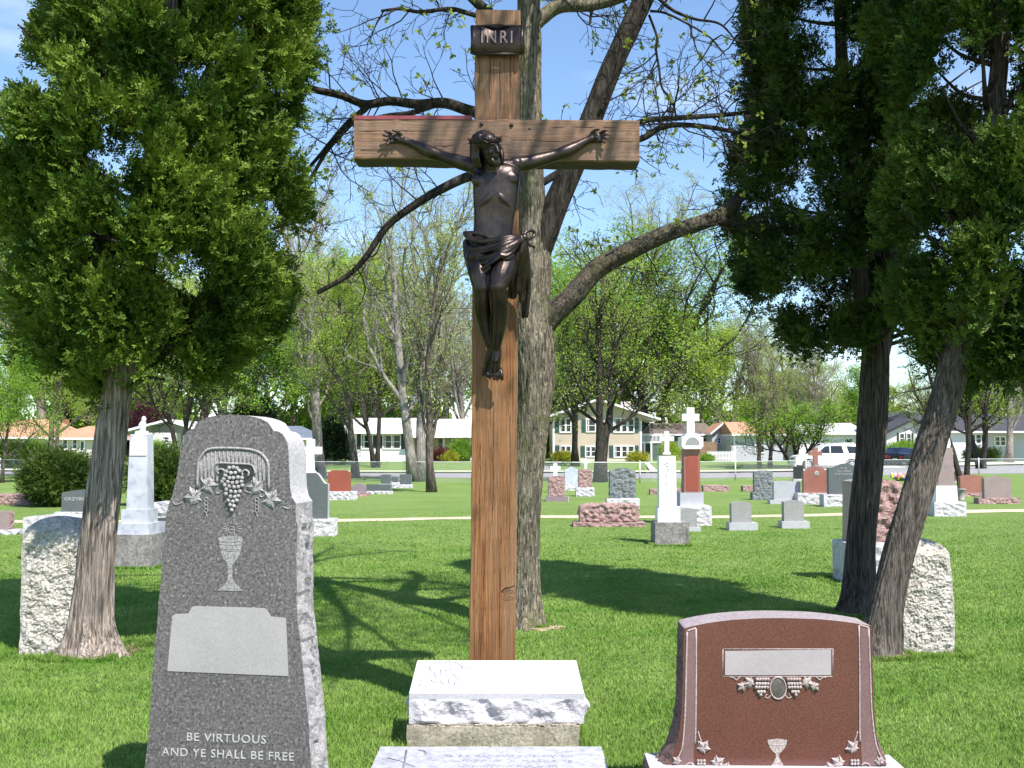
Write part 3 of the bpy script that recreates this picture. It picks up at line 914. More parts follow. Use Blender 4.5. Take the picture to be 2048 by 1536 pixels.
# ---------------------------------------------------------------- slant marker at the foot of the cross, and the flat ledger
def slant():
    P = Vector((-0.085, 6.05, 0))
    root = empty('slant_marker', P, 'white slant grave marker with engraved sloping top at the foot of the crucifix', 'headstone')
    hw = 0.483
    zb, zf, zt = 0.135, 0.30, 0.405
    prof = [(0.0, zf), (0.38, zt)]
    mb = MB()
    mb.add([(-hw, 0, zf), (hw, 0, zf), (hw - 0.02, 0.38, zt), (-hw + 0.012, 0.38, zt)], [(0, 1, 2, 3)], 0)
    mb.add([(-hw, 0, zf), (hw, 0, zf), (hw, 0.0, zf - 0.032), (-hw, 0.0, zf - 0.032)], [(0, 3, 2, 1)], 1)
    block(mb, -hw, hw, 0.0, 0.385, zb, zf - 0.032, 'flrb', res=(70, 20, 14), mi=1, mr=2, amp=0.034, fs=10, seed=3.3)
    # sides and back of the wedge
    mb.add([(-hw, 0, zf - .032), (-hw, 0, zf), (-hw + .012, .38, zt), (-hw, .385, zf - .032)], [(0, 1, 2, 3)], 1)
    mb.add([(hw, 0, zf - .032), (hw, 0, zf), (hw - .02, .38, zt), (hw, .385, zf - .032)], [(3, 2, 1, 0)], 1)
    mb.add([(-hw, .385, zf - .032), (-hw + .012, .38, zt), (hw - .02, .38, zt), (hw, .385, zf - .032)], [(0, 1, 2, 3)], 1)
    mb.build('stone', [M['slab_top'], M['slab_edge'], M['white_stone']], root)
    # engraving: a bowed head in outline under a halo, and a few letters
    mb = MB()
    n = Vector((0, -(zt - zf), 0.38)).normalized()
    def sp(px, py):
        u = (px - 818 - (1387 - py) * 0.2) / 345 * 2 * hw - hw
        w = (1387 - py) / 66
        return (u, 0.38 * w, zf + (zt - zf) * w + 0.0012)
    def ln(pts, r=0.0026):
        P_ = bezier_pts([sp(*p) for p in pts], 4); mb.tube(P_, r, 4)
    ln([(864, 1344), (860, 1336), (866, 1330), (880, 1326), (900, 1324), (915, 1326), (926, 1333), (927, 1338), (922, 1343)], 0.003)
    ln([(868, 1343), (876, 1333), (890, 1328), (905, 1330), (913, 1336)], 0.002)
    ln([(871, 1345), (870, 1351), (873, 1357)]); ln([(882, 1340), (883, 1346), (881, 1352)])
    ln([(855, 1347), (848, 1354), (843, 1362), (839, 1370), (840, 1376)]); ln([(908, 1349), (915, 1358), (922, 1366)])
    ln([(862, 1366), (863, 1362), (870, 1367), (877, 1360)]); ln([(880, 1362), (884, 1368), (888, 1369)]); ln([(893, 1352), (896, 1355)]); ln([(898, 1360), (898, 1368), (905, 1367)])
    ln([(900, 1340), (905, 1344)]); ln([(890, 1344), (893, 1342), (897, 1345)]); ln([(909, 1365), (910, 1374)], 0.0028)
    for i, px in enumerate((929, 934, 940, 946, 954)):
        ln([(px, 1334), (px + 1, 1341)], 0.0015)
        if i % 2: ln([(px - 2, 1338), (px + 4, 1337)], 0.0012)
    mb.build('engraving', M['engrave'], root)
    mb = MB()
    block(mb, -hw - 0.012, hw - 0.028, -0.025, 0.42, -0.02, zb - 0.010, '', res=(60, 16, 6), mi=0, mr=0, wob=0.008, seed=5)
    mb.build('concrete_base', M['concrete'], root)
    mb = MB()
    rr_ = random.Random(4)
    for i in range(60):
        x = rr_.uniform(-0.12, hw - 0.04) if i < 45 else rr_.uniform(-hw, hw - 0.04)
        mb.ball((x, -0.012 + rr_.uniform(-0.008, 0.012), zb - 0.004), (rr_.uniform(0.006, 0.015), 0.008, rr_.uniform(0.003, 0.007)), 0, 6, 4)
    mb.box(-hw + 0.01, hw - 0.04, -0.006, 0.37, zb - 0.013, zb - 0.001)
    mb.build('mortar', M['concrete'], root)
slant()

def ledger():
    P = Vector((-0.113, gnd(1024, 1493, 0.055).y, 0))
    root = empty('grave_ledger', P, 'flat grey granite ledger stone lying in front of the slant marker, half out of frame', 'grave slab')
    L = 1.1
    mb = MB()
    block(mb, -0.592, 0.592, -L, 0.0, -0.03, 0.055, '', res=(20, 14, 2), mi=0, wob=0.0018)
    mb.build('stone', M['ledger'], root)
    for body, py, w in (('KS. S.P. KANDYD KOZLOWSKI', 1514, 254), ('URODZONY  2.  MARCA  18', 1524, 254), ('WYSWIECONY KAPLANEM', 1535, 196)):
        me = text_mesh(body, 0.06, 0.001)
        co = np.empty(len(me.vertices) * 3); me.vertices.foreach_get('co', co)
        wd = co.reshape(-1, 3)[:, 0]; wd = wd.max() - wd.min()
        g = gnd(1016, py, 0.056)
        sx = w / FPX * g.y / wd
        me.transform(Matrix.Translation((g.x - P.x, g.y - P.y, 0.0565)) @ Matrix.Diagonal((sx, 0.95, 1, 1)))
        link('lettering', me, M['faint'], root)
    mb = MB()
    def gl(pts, r):
        mb.tube([(gnd(a, b_, 0.0565) - P) for a, b_ in pts], r, 5)
    gl([(813, 1501), (810, 1520), (806, 1542)], 0.006)
    mb.tube(bezier_pts([gnd(a, b_, 0.0565) - P for a, b_ in ((838, 1500), (848, 1502), (852, 1506), (849, 1509))], 4), 0.004, 5)
    gl([(776, 1516), (800, 1522), (830, 1534)], 0.003)
    mb.build('engraving', M['engrave'], root)
ledger()

# ---------------------------------------------------------------- upright white marker slabs beside the junipers
def white_slab(px0, px1, ptop, pbase, label, seed, ledge=False):
    g0 = gnd((px0 + px1) / 2, pbase)
    x0, x1 = gnd(px0, pbase).x - g0.x, gnd(px1, pbase).x - g0.x
    h = at(0, ptop, g0.y).z + 0.01
    root = empty('stone_slab', g0, label, 'headstone')
    mb = MB()
    def yo(v):
        r = 0.16 * max(0, (v - 0.84) / 0.16) ** 2
        return (0.0 + r, 0.27 - r * 0.5)
    def xo(v):
        r = 0.07 * max(0, (v - 0.86) / 0.14) ** 3
        return (x0 + r, x1 - r + 0.012 * math.sin(v * 5))
    block(mb, x0, x1, 0, 0.27, -0.03, h, 'flrb', top=arch(0.975), res=(64, 26, 100), mi=0, mr=0, amp=0.011, fs=34, seed=seed, wob=0.006, x_of=xo, y_of=yo)
    mb.build('stone', M['white_rough'], root)
white_slab(38, 166, 1037, 1310, 'weathered white rough stone slab beside the leaning juniper trunk on the left', 2.2)
white_slab(1808, 1908, 1082, 1305, 'weathered white rough stone slab half shaded, right of the leaning juniper pair', 8.1)

# ---------------------------------------------------------------- the crucifix
CY = 6.66                         # plane of the post's front face
def crucifix():
    root = empty('crucifix', Vector((gnd(984, 1440).x, CY, 0)), 'tall wooden crucifix with a dark bronze Christ figure and INRI plate', 'crucifix')
    O = root.location
    def C(px, py, off=0.0):
        return at(px, py, CY - off) - O
    # post, leaning very slightly
    a0, a1 = C(938.5, 1321), C(1031, 1321); b0, b1 = C(950.5, 21), C(1041, 19)
    zt = b0.z
    k = (a0.z) / (zt - a0.z)
    g0, g1 = a0 + (a0 - b0) * k, a1 + (a1 - b1) * k
    D = 0.20
    mb = MB()
    nn = 60
    V, F = [], []
    prof = [(0.0, 0.0), (0.06, -0.004), (0.94, -0.004), (1.0, 0.0), (1.0, 1.0), (0.0, 1.0)]
    for i in range(nn + 1):
        v_ = i / nn
        l = g0.lerp(b0, v_); r_ = g1.lerp(b1, v_)
        wob = 0.0025 * nz3((0, 0, v_ * 6), 2, 1); w2_ = [.005 * nz3((j * 3.1, 0, v_ * 11), 2, 5) for j in range(6)]
        for j, (u, w) in enumerate([(0.0, 0.012), (0.02, 0.0), (0.98, 0.0), (1.0, 0.012), (1.0, 1.0), (0.0, 1.0)]):
            p = l.lerp(r_, u)
            y = w * D if w != 0.012 else 0.008
            V.append((p.x + wob + w2_[j], y + w2_[j] * (y < .02), l.z + (r_.z - l.z) * u + (0.008 * nz3((u * 3, 0, 0), 3, 2) if i == nn else 0)))
    m6 = 6
    for i in range(nn):
        for j in range(m6):
            F.append((i * m6 + j, i * m6 + (j + 1) % m6, (i + 1) * m6 + (j + 1) % m6, (i + 1) * m6 + j))
    F2 = [(nn * m6, nn * m6 + 1, nn * m6 + 2, nn * m6 + 3), (nn * m6, nn * m6 + 3, nn * m6 + 4, nn * m6 + 5)]
    mb.add(V, F + F2, 0)
    mb.build('post', M['timber_up'], root)
    mb = MB()
    kx, kz = C(1014, 1190).x, C(1014, 1190).z
    for j, r_ in enumerate((0.012, 0.024, 0.036)):
        mb.tube([(kx + r_ * 1.35 * math.cos(a), -0.0005, kz + r_ * math.sin(a) * 0.9) for a in np.linspace(0.3, 6.1, 18)], 0.0022, 5)
    mb.tube([C(1003, 1184, 0.001), C(1010, 1176, 0.001), C(1019, 1175, 0.001), C(1029, 1171, 0.001)], 0.004, 5)
    mb.build('knot', M['timber_marks_and_shade'], root)
    # crossbar, proud of the post
    f = 0.035
    c = [C(708, 237, f), C(1279, 240, f), C(1279, 323.5, f), C(708, 317, f)]
    Db = 0.205
    mb = MB()
    nn = 60
    V, F = [], []
    prof = [(0, 0.008), (0.02, 0.0), (0.97, 0.0), (1.0, 0.012), (1.0, Db), (0.0, Db)]   # share from top to bottom, depth
    for i in range(nn + 1):
        u = i / nn
        tp = c[0].lerp(c[1], u); bt = c[3].lerp(c[2], u)
        for w, y in prof:
            p = tp.lerp(bt, w)
            V.append((p.x, -f + y + (.004 * nz3((u * 9, w, 2), 2, 3) if y < .05 else 0), p.z + 0.005 * nz3((u * 6, w * .5, 0), 2, 3)))
    for i in range(nn):
        for j in range(6):
            F.append((i * 6 + (j + 1) % 6, i * 6 + j, (i + 1) * 6 + j, (i + 1) * 6 + (j + 1) % 6))
    F += [(0, 1, 2, 3), (0, 3, 4, 5), (nn * 6 + 3, nn * 6 + 2, nn * 6 + 1, nn * 6), (nn * 6 + 5, nn * 6 + 4, nn * 6 + 3, nn * 6)]
    under = [q for i, q in enumerate(F) if i < nn * 6 and i % 6 == 3]  # bottom faces, their shade put into a darker timber colour
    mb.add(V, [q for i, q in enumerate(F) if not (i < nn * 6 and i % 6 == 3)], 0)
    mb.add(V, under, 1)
    mb.build('crossbar', [M['timber_across'], M['timber_marks_and_shade']], root, weld=True)
    mb = MB()
    p0, p1 = C(708, 231, f + 0.004), C(944, 231, f + 0.004)
    hgt = 0.024
    mb.add([p0, p1, p1 + Vector((0, 0, -hgt)), p0 + Vector((0, 0, -hgt)), p0 + Vector((0, Db, 0)), p1 + Vector((0, Db, 0)), p1 + Vector((0, Db, -hgt)), p0 + Vector((0, Db, -hgt))],
           [(0, 3, 2, 1), (0, 1, 5, 4), (1, 2, 6, 5), (2, 3, 7, 6), (3, 0, 4, 7), (4, 5, 6, 7)], 0)
    mb.build('red_capping', M['red_tin'], root)
    for px, py in ((963, 248), (1023, 250)):
        mb = MB(); mb.ball(C(px, py, f + 0.002), (0.013, 0.012, 0.013), 0, 10, 6)
        mb.build('bolt', M['iron'], root)
    mb = MB(); mb.ball(C(1059, 258, f - 0.001), (0.016, 0.003, 0.010), 0, 14, 6)
    mb.build('knot', M['timber_marks_and_shade'], root)
    # long drying checks in both timbers
    rc = random.Random(6)
    for (xa, ya, yb_) in ((968, 1040, 1315), (985, 800, 1120), (1000, 1010, 1300), (958, 880, 1010), (1018, 820, 1150), (992, 120, 225), (972, 130, 200), (1012, 60, 180)):
        k_ = 16; P_ = []
        for i in range(k_ + 1):
            y_ = ya + (yb_ - ya) * i / k_
            P_.append(C(xa + (1200 - y_) * 0.008 + 2.5 * nz3((xa, y_ * .02, 0), 1.3, 2), y_, 0.0005))
        MB().tube(P_, [.0002] + [rc.uniform(.0012, .0028) for _ in range(k_ - 1)] + [.0002], 4).build('drying_crack', M['timber_marks_and_shade'], root)
    for (ya, xa, xb_) in ((262, 715, 860), (283, 1075, 1270), (300, 720, 800), (254, 1100, 1240), (292, 830, 925)):
        k_ = 16
        P_ = [C(xa + (xb_ - xa) * i / k_, ya + 1.6 * nz3((xa + i * .35, ya, 0), 1.1, 2), f + 0.0005) for i in range(k_ + 1)]
        MB().tube(P_, [.0002] + [rc.uniform(.001, .0022) for _ in range(k_ - 1)] + [.0002], 4).build('drying_crack', M['timber_marks_and_shade'], root)
    # INRI plate: curled sheet
    mb = MB()
    n_ = 24
    V, F = [], []
    l0, l1 = C(946, 55, 0.03), C(1044, 55, 0.03)
    zt_, zb_ = C(990, 53, 0.05).z, C(990, 107, 0.05).z
    for i in range(n_ + 1):
        u = i / n_
        x = l0.x + (l1.x - l0.x) * u
        y = -0.05 + 0.014 * math.cos((u - 0.5) * 2 * math.pi) * 0.8
        for w in (0, 0.06, 0.94, 1):
            zz = zt_ + (zb_ - zt_) * w + 0.010 * math.sin(u * 3.14) * (1 if w < .5 else -0.4)
            V.append((x, y + (0.012 if w in (0, 1) else 0), zz))
    for i in range(n_):
        for j in range(3):
            F.append((i * 4 + j, i * 4 + j + 1, (i + 1) * 4 + j + 1, (i + 1) * 4 + j))
    mb.add(V, F, 0, True)
    V2 = [(x, y + 0.018, z) for x, y, z in V]
    mb.add(V2, [q[::-1] for q in F], 0, True)
    for s_, x in ((-1, l0.x), (1, l1.x)):
        mb.tube([(x, -0.047 , zt_ + 0.004), (x - 0.004 * s_, -0.047, (zt_ + zb_) / 2), (x, -0.047, zb_)], 0.017, 10)
    mb.tube([(l0.x, -0.044, zt_), (0 * l0.x + (l0.x + l1.x) / 2, -0.052, zt_ + 0.010), (l1.x, -0.044, zt_ + 0.002)], 0.008, 8)
    mb.tube([(l0.x, -0.044, zb_), ((l0.x + l1.x) / 2, -0.052, zb_ - 0.004), (l1.x, -0.044, zb_)], 0.009, 8)
    pl = mb.build('inscription_plate', M['bronze'], root)
    me = text_mesh('INRI', 0.115, 0.003, spacing=1.25)
    q = C(994, 94, 0.0)
    me.transform(Matrix.Translation((q.x, -0.066, q.z)) @ Matrix.Rotation(R(90), 4, 'X') @ Matrix.Diagonal((0.80, 1.0, 1, 1)))
    link('lettering', me, simple('worn copper letter', (0.40, 0.25, 0.19), 0.35, 0.2, 30, metal=0.5), pl)
    statue(root, C)

def remeshed(name, mb, voxel, smooth, mats, parent, disp=None):
    me = mb.data(name)
    o = bpy.data.objects.new(name, me); COL.objects.link(o)
    r = o.modifiers.new('r', 'REMESH'); r.mode = 'VOXEL'; r.voxel_size = voxel
    s_ = o.modifiers.new('s', 'SMOOTH'); s_.factor = 0.5; s_.iterations = smooth
    dg = bpy.context.evaluated_depsgraph_get()
    m2 = bpy.data.meshes.new_from_object(o.evaluated_get(dg))
    bpy.data.objects.remove(o)
    m2.name = name
    m2.materials.clear()
    m2.polygons.foreach_set('use_smooth', np.ones(len(m2.polygons), bool))
    return link(name, m2, mats, parent)

def statue(root, C):
    b = MB()
    def cap(pts, rads, n=14, sub=5):
        Q = [np.array([*p, r]) for p, r in zip(pts, rads)]
        Q = bezier_pts(Q, sub) if len(Q) > 2 else [Q[0] + (Q[1] - Q[0]) * i / 4 for i in range(5)]
        b.tube([q[:3] for q in Q], [max(0.003, q[3]) for q in Q], n)
        b.ball(Q[0][:3], Q[0][3], 0, n, 8); b.ball(Q[-1][:3], Q[-1][3], 0, n, 8)
    def ell(px, py, off, rad, rot=(0, 0, 0)):
        b.ball(C(px, py, off), rad, 0, 20, 12, Euler([R(a) for a in rot]).to_matrix())
    # trunk of the body: one loft from hips to collar
    def loft(secs, n=28):
        Q = bezier_pts([np.array([*C(px, py, off), rx, ry]) for px, py, off, rx, ry in secs], 5)
        V = []
        for q in Q:
            for j in range(n):
                a_ = 2 * math.pi * j / n
                V.append((q[0] + q[3] * math.copysign(abs(math.cos(a_)) ** .85, math.cos(a_)), q[1] + q[4] * math.copysign(abs(math.sin(a_)) ** .85, math.sin(a_)), q[2]))
        k = len(Q)
        V += [tuple(Q[0][:3]), tuple(Q[-1][:3])]
        F4 = [(i * n + j, (i + 1) * n + j, (i + 1) * n + (j + 1) % n, i * n + (j + 1) % n) for i in range(k - 1) for j in range(n)]
        F3 = [(k * n, j, (j + 1) % n) for j in range(n)] + [(k * n + 1, (k - 1) * n + (j + 1) % n, (k - 1) * n + j) for j in range(n)]
        n0 = b.n
        b.add(V, F4)
        b.f.append(np.array(F3) + n0); b.m.append(np.zeros(len(F3))); b.sm.append(np.zeros(len(F3), bool))
    loft([(986, 535, .12, .06, .05), (985, 515, .13, .118, .088), (985, 495, .135, .132, .096), (985, 474, .142, .126, .090), (987, 455, .150, .120, .080), (989, 436, .155, .122, .076), (990, 418, .155, .130, .082),
          (991, 396, .155, .136, .090), (992, 372, .152, .142, .094), (993, 352, .15, .146, .090), (993, 338, .15, .135, .074), (992, 328, .155, .08, .045)])
    ell(966, 362, .206, (.074, .032, .052), (0, 10, 0)); ell(1013, 359, .206, (.074, .032, .054), (0, -10, 0)); ell(990, 362, .224, (.062, .020, .052))
    for s_ in (-1, 1):
        mid = 990
        cap([C(mid + s_ * 3, 384, .228), C(mid + s_ * 14, 397, .226), C(mid + s_ * 26, 410, .206), C(mid + s_ * 35, 424, .168)], [.018, .023, .022, .016])
        for j in range(4):
            y_ = 383 + j * 10
            cap([C(mid + s_ * 20, y_ + 3, .232 - .005 * j), C(mid + s_ * 30, y_ + 1, .212 - .005 * j), C(mid + s_ * 39, y_ - 4, .168)], [.009, .013, .010], 8)
        for j, (y_, r_) in enumerate(((422, .020), (436, .020), (455, .030))):
            ell(mid - 1 + s_ * 8.5, y_, .205 - 0.002 * j, (.030, .024, r_ * 1.25))
        cap([C(mid + s_ * 3, 344, .220), C(mid + s_ * 22, 339, .208), C(mid + s_ * 42, 331, .17)], [.013, .012, .014])
    # shoulders, neck
    ell(952, 333, .14, (.055, .052, .052)); ell(1031, 330, .14, (.057, .052, .052))
    cap([C(990, 352, .16), C(986, 335, .195), C(980, 316, .225)], [.064, .055, .05])
    cap([C(960, 336, .15), C(978, 334, .16), C(1022, 333, .15)], [.046, .05, .046])
    cap([C(996, 348, .215), C(985, 330, .245)], [.014, .014]); cap([C(985, 350, .215), C(974, 330, .245)], [.013, .013])
    # arms
    cap([C(952, 332, .13), C(930, 327, .115), C(905, 320, .10), C(882, 312, .085), C(862, 305, .08), C(840, 294, .065), C(822, 286, .055), C(808, 281, .052)],
        [.052, .047, .042, .036, .040, .032, .024, .024])
    cap([C(1031, 330, .13), C(1055, 326, .115), C(1082, 319, .10), C(1110, 311, .085), C(1130, 304, .08), C(1152, 293, .065), C(1172, 282, .055), C(1184, 277, .052)],
        [.052, .048, .043, .037, .041, .033, .024, .024])
    ell(915, 320, .115, (.05, .032, .030), (0, 8, 0)); ell(1068, 321, .115, (.052, .032, .030), (0, -8, 0))
    # hands: palm, four curled fingers, thumb
    def hand(s_, pc, wrist):
        px, py = pc
        ell(px, py, .052, (.036, .017, .032), (0, s_ * 18, 0))
        ell(px - s_ * 10, py + 2, .052, (.030, .018, .024), (0, s_ * 18, 0))
        ell(px - s_ * 3, py - 6, .060, (.022, .014, .014), (0, s_ * 20, 0))
        kn = [(px + s_ * 8, py - 8), (px + s_ * 11, py - 3), (px + s_ * 11, py + 2.5), (px + s_ * 8, py + 7.5)]
        tips = [(px + s_ * 23, py - 15), (px + s_ * 26, py - 6), (px + s_ * 24, py + 3), (px + s_ * 18, py + 11)]
        for i, (k_, t_) in enumerate(zip(kn, tips)):
            m1 = (k_[0] + (t_[0] - k_[0]) * .5, k_[1] + (t_[1] - k_[1]) * .5 - 1.2)
            cap([C(*k_, .053), C(*m1, .078), C(*t_, .080 + .004 * i)], [.0105, .0092, .0075], 10, 4)
        cap([C(px - s_ * 9, py - 8, .062), C(px - s_ * 2, py - 14, .080), C(px + s_ * 6, py - 16, .092)], [.013, .0105, .0085], 10, 4)
        b.ball(C(px, py, .078), (.009, .010, .009), 0, 8, 6)
    hand(-1, (792, 277), None); hand(1, (1192, 275), None)
    # head: bowed and turned to the image's right
    hc = C(974, 292, .265)
    Rm = Matrix.Rotation(R(-17), 3, 'Y') @ Matrix.Rotation(R(40), 3, 'Z') @ Matrix.Rotation(R(20), 3, 'X')
    def hp(x, y, z): return tuple(Vector(hc) + Rm @ Vector((x * .88, y * .88, z * .93)))   # face looks along -y
    def hb(x, y, z, r_): b.ball(hp(x, y, z), tuple(q * .88 for q in r_), 0, 16, 10, np.array(Rm))
    hb(0, .012, .012, (.080, .098, .088))
    hb(0, -.030, -.045, (.060, .060, .075))
    hb(0, -.045, -.095, (.040, .040, .035))
    hb(0, -.078, .008, (.050, .016, .012))
    for sx in (-1, 1):
        hb(sx * .032, -.066, -.040, (.022, .022, .022))
        hb(sx * .026, -.078, -.014, (.015, .009, .008))
    b.tube([hp(0, -.088, .0), hp(0, -.103, -.022), hp(0, -.112, -.042), hp(0, -.094, -.050)], [.009, .011, .014, .008], 10)
    b.tube([hp(-.020, -.088, -.067), hp(0, -.099, -.064), hp(.020, -.088, -.067)], [.006, .009, .006], 8)
    b.tube([hp(-.016, -.086, -.077), hp(0, -.096, -.077), hp(.016, -.086, -.077)], [.006, .008, .006], 8)
    # legs
    cap([C(963, 506, .13), C(959, 528, .175), C(960, 552, .225), C(963, 576, .245)], [.084, .078, .066, .052])
    cap([C(963, 576, .245), C(964, 594, .225), C(966, 625, .175), C(972, 660, .13), C(981, 690, .095), C(984, 703, .085)], [.050, .047, .050, .040, .029, .030])
    ell(966, 625, .15, (.040, .045, .085)); ell(961, 575, .272, (.030, .022, .034))
    cap([C(1009, 506, .14), C(1007, 530, .20), C(1001, 552, .26), C(996, 574, .285)], [.086, .082, .070, .054])
    cap([C(996, 574, .285), C(998, 594, .265), C(1000, 625, .215), C(997, 660, .17), C(993, 690, .135), C(993, 704, .12)], [.052, .049, .052, .042, .030, .032])
    ell(1003, 624, .185, (.042, .048, .09)); ell(996, 574, .315, (.031, .022, .036))
    # feet, one over the other, toes down
    cap([C(993, 704, .12), C(992, 718, .125), C(990, 732, .105), C(989, 743, .085)], [.032, .031, .032, .030])
    ell(990, 740, .088, (.046, .020, .032))
    for i, (bx, tx, ty, r_) in enumerate(((976, 974, 753, .0085), (982, 980, 757, .0088), (988, 988, 759, .0092), (994, 995, 760, .0095), (1002, 1004, 758, .0135))):
        cap([C(bx, 742, .095), C((bx + tx) / 2 - 0.3, 750, .105), C(tx, ty, .088)], [r_, r_ * 1.05, r_ * .9], 9, 4)
    cap([C(984, 703, .085), C(979, 720, .07), C(975, 738, .045)], [.028, .028, .024])
    for i in range(4):
        cap([C(966 + i * 5, 738, .05), C(965 + i * 5, 750, .045)], [.009, .008], 8, 3)
    b.ball(C(991, 722, .16), (.010, .012, .010), 0, 8, 6)
    st = remeshed('christ_figure', b, 0.0046, 6, M['bronze'], root)

    # loincloth
    b = MB()
    def fold(pts, r0, r1=None, n=10):
        Q = bezier_pts([C(*p) for p in pts], 6)
        k = len(Q)
        rr_ = [r0 + ((r1 if r1 is not None else r0) - r0) * i / (k - 1) for i in range(k)]
        b.tube(Q, rr_, n); b.ball(Q[0], rr_[0], 0, n, 6); b.ball(Q[-1], rr_[-1], 0, n, 6)
    ell(984, 498, .14, (.142, .112, .098)); ell(962, 516, .165, (.092, .10, .085)); ell(1004, 505, .16, (.092, .098, .07))
    fold([(932, 468, .13), (940, 476, .20), (962, 484, .245), (990, 480, .262), (1020, 474, .25), (1048, 474, .19)], .019, .015)
    fold([(930, 466, .08), (934, 466, .15), (952, 466, .21), (975, 473, .245), (1000, 480, .26)], .015, .011)
    fold([(934, 480, .12), (938, 496, .20), (962, 497, .255), (995, 488, .275), (1025, 478, .255), (1046, 475, .2)], .015, .012)
    fold([(938, 500, .16), (955, 506, .245), (990, 497, .285), (1022, 484, .265), (1046, 476, .205)], .013, .010)
    fold([(936, 512, .14), (950, 520, .225), (975, 514, .28), (1005, 500, .285), (1032, 486, .255), (1047, 477, .205)], .015, .010)
    fold([(940, 530, .15), (950, 532, .225), (972, 524, .28), (1000, 508, .295), (1028, 492, .26), (1046, 478, .21)], .012, .009)
    fold([(940, 545, .15), (948, 545, .22), (965, 538, .275), (988, 522, .30), (1012, 505, .285), (1034, 488, .25), (1047, 479, .21)], .016, .010)
    fold([(944, 560, .17), (952, 553, .235), (968, 546, .275), (980, 536, .29)], .012, .010)
    fold([(934, 486, .06), (934, 510, .09), (940, 540, .12), (946, 562, .14)], .028, .012)
    fold([(1000, 510, .30), (1012, 512, .295), (1024, 505, .27), (1036, 492, .24)], .010, .008)
    fold([(1005, 518, .29), (1016, 518, .285), (1028, 510, .255)], .008, .007)
    # knot, loop and hanging tails
    ell(1048, 476, .20, (.026, .026, .026))
    fold([(1046, 474, .19), (1052, 464, .17), (1062, 461, .15), (1069, 465, .13), (1066, 474, .14), (1056, 479, .17), (1048, 478, .19)], .0115, .0105)
    fold([(1050, 480, .19), (1058, 490, .16), (1066, 492, .15), (1069, 496, .14)], .012, .008)
    fold([(1046, 480, .20), (1042, 505, .20), (1040, 530, .17), (1036, 552, .13), (1034, 580, .10)], .022, .026)
    fold([(1048, 482, .20), (1050, 510, .18), (1048, 545, .14), (1044, 580, .10), (1044, 600, .08)], .018, .022)
    fold([(1050, 482, .19), (1056, 515, .16), (1058, 560, .12), (1056, 600, .09), (1053, 632, .07)], .013, .014)
    fold([(1040, 490, .20), (1032, 520, .19), (1026, 545, .14), (1024, 570, .10), (1026, 590, .07)], .020, .028)
    fold([(1044, 560, .10), (1047, 590, .08), (1047, 615, .06), (1046, 634, .05)], .020, .012)
    cl = remeshed('loincloth', b, 0.0046, 2, M['bronze'], st)

    # hair and crown of thorns
    b = MB()
    rnd = random.Random(8)
    b.ball(hp(0, .030, .022), (.076, .080, .078), 0, 18, 12, np.array(Rm))
    for i in range(46):
        a = R(70 + 400 * i / 46) if i < 36 else R(rnd.uniform(20, 160))
        a = R(-20 + 225 * i / 46)
        x, y = .083 * math.cos(a), .028 + .088 * math.sin(a)
        q = [hp(x * .75, y * .75 + .004, .075), hp(x, y, .03), hp(x * 1.04, y + .006, -.03), hp(x * 1.02 + rnd.uniform(-.01, .01), y * 1.0, -.075), hp(x * .9, y * .8, -.12 + rnd.uniform(-.02, .02))]
        b.tube(bezier_pts(q, 4), [.012] * 9 + [.011] * 4 + [.010] * 2 + [.009, .006], 7)
    for i in range(7):     # locks falling past the cheek on the image's right
        q = [hp(.075, -.02, .02), hp(.088 + rnd.uniform(0, .01), -.035, -.03), hp(.082 + rnd.uniform(-.01, .015), -.045 + rnd.uniform(-.02, .02), -.075), hp(.07 + rnd.uniform(-.01, .02), -.04, -.125)]
        b.tube(bezier_pts(q, 4), [.011] * 13, 7)
    for i in range(10):     # beard
        x = -.03 + .06 * i / 9
        q = [hp(x, -.07, -.082), hp(x * .9, -.085, -.105), hp(x * .5 + rnd.uniform(-.006, .006), -.075, -.135)]
        b.tube(bezier_pts(q, 3), [.010, .010, .010, .009, .008, .007, .005], 7)
    remeshed('hair', b, 0.0042, 1, M['bronze'], st)
    b = MB()
    for k_ in range(3):
        pts = []
        for i in range(41):
            a = 2 * math.pi * i / 40
            w = .006 * math.sin(7 * a + 2.1 * k_)
            pts.append(hp(.097 * math.cos(a), .018 + .108 * math.sin(a), .030 + .010 * math.cos(7 * a + 2.1 * k_) + 0.004 * k_ + w))
        b.tube(pts, .0058, 7, cap=False)
    for i in range(44):
        a = rnd.uniform(0, 6.28)
        p = Vector((.099 * math.cos(a), .018 + .11 * math.sin(a), .034 + rnd.uniform(-.012, .014)))
        d = Vector((math.cos(a) * .7, math.sin(a) * .7, rnd.uniform(-.6, 1.1))).normalized() * rnd.uniform(.014, .024)
        b.tube([hp(*p), hp(*(p + d * .5)), hp(*(p + d))], [.004, .0028, .0006], 5)
    b.build('crown_of_thorns', M['bronze'], st)
crucifix()
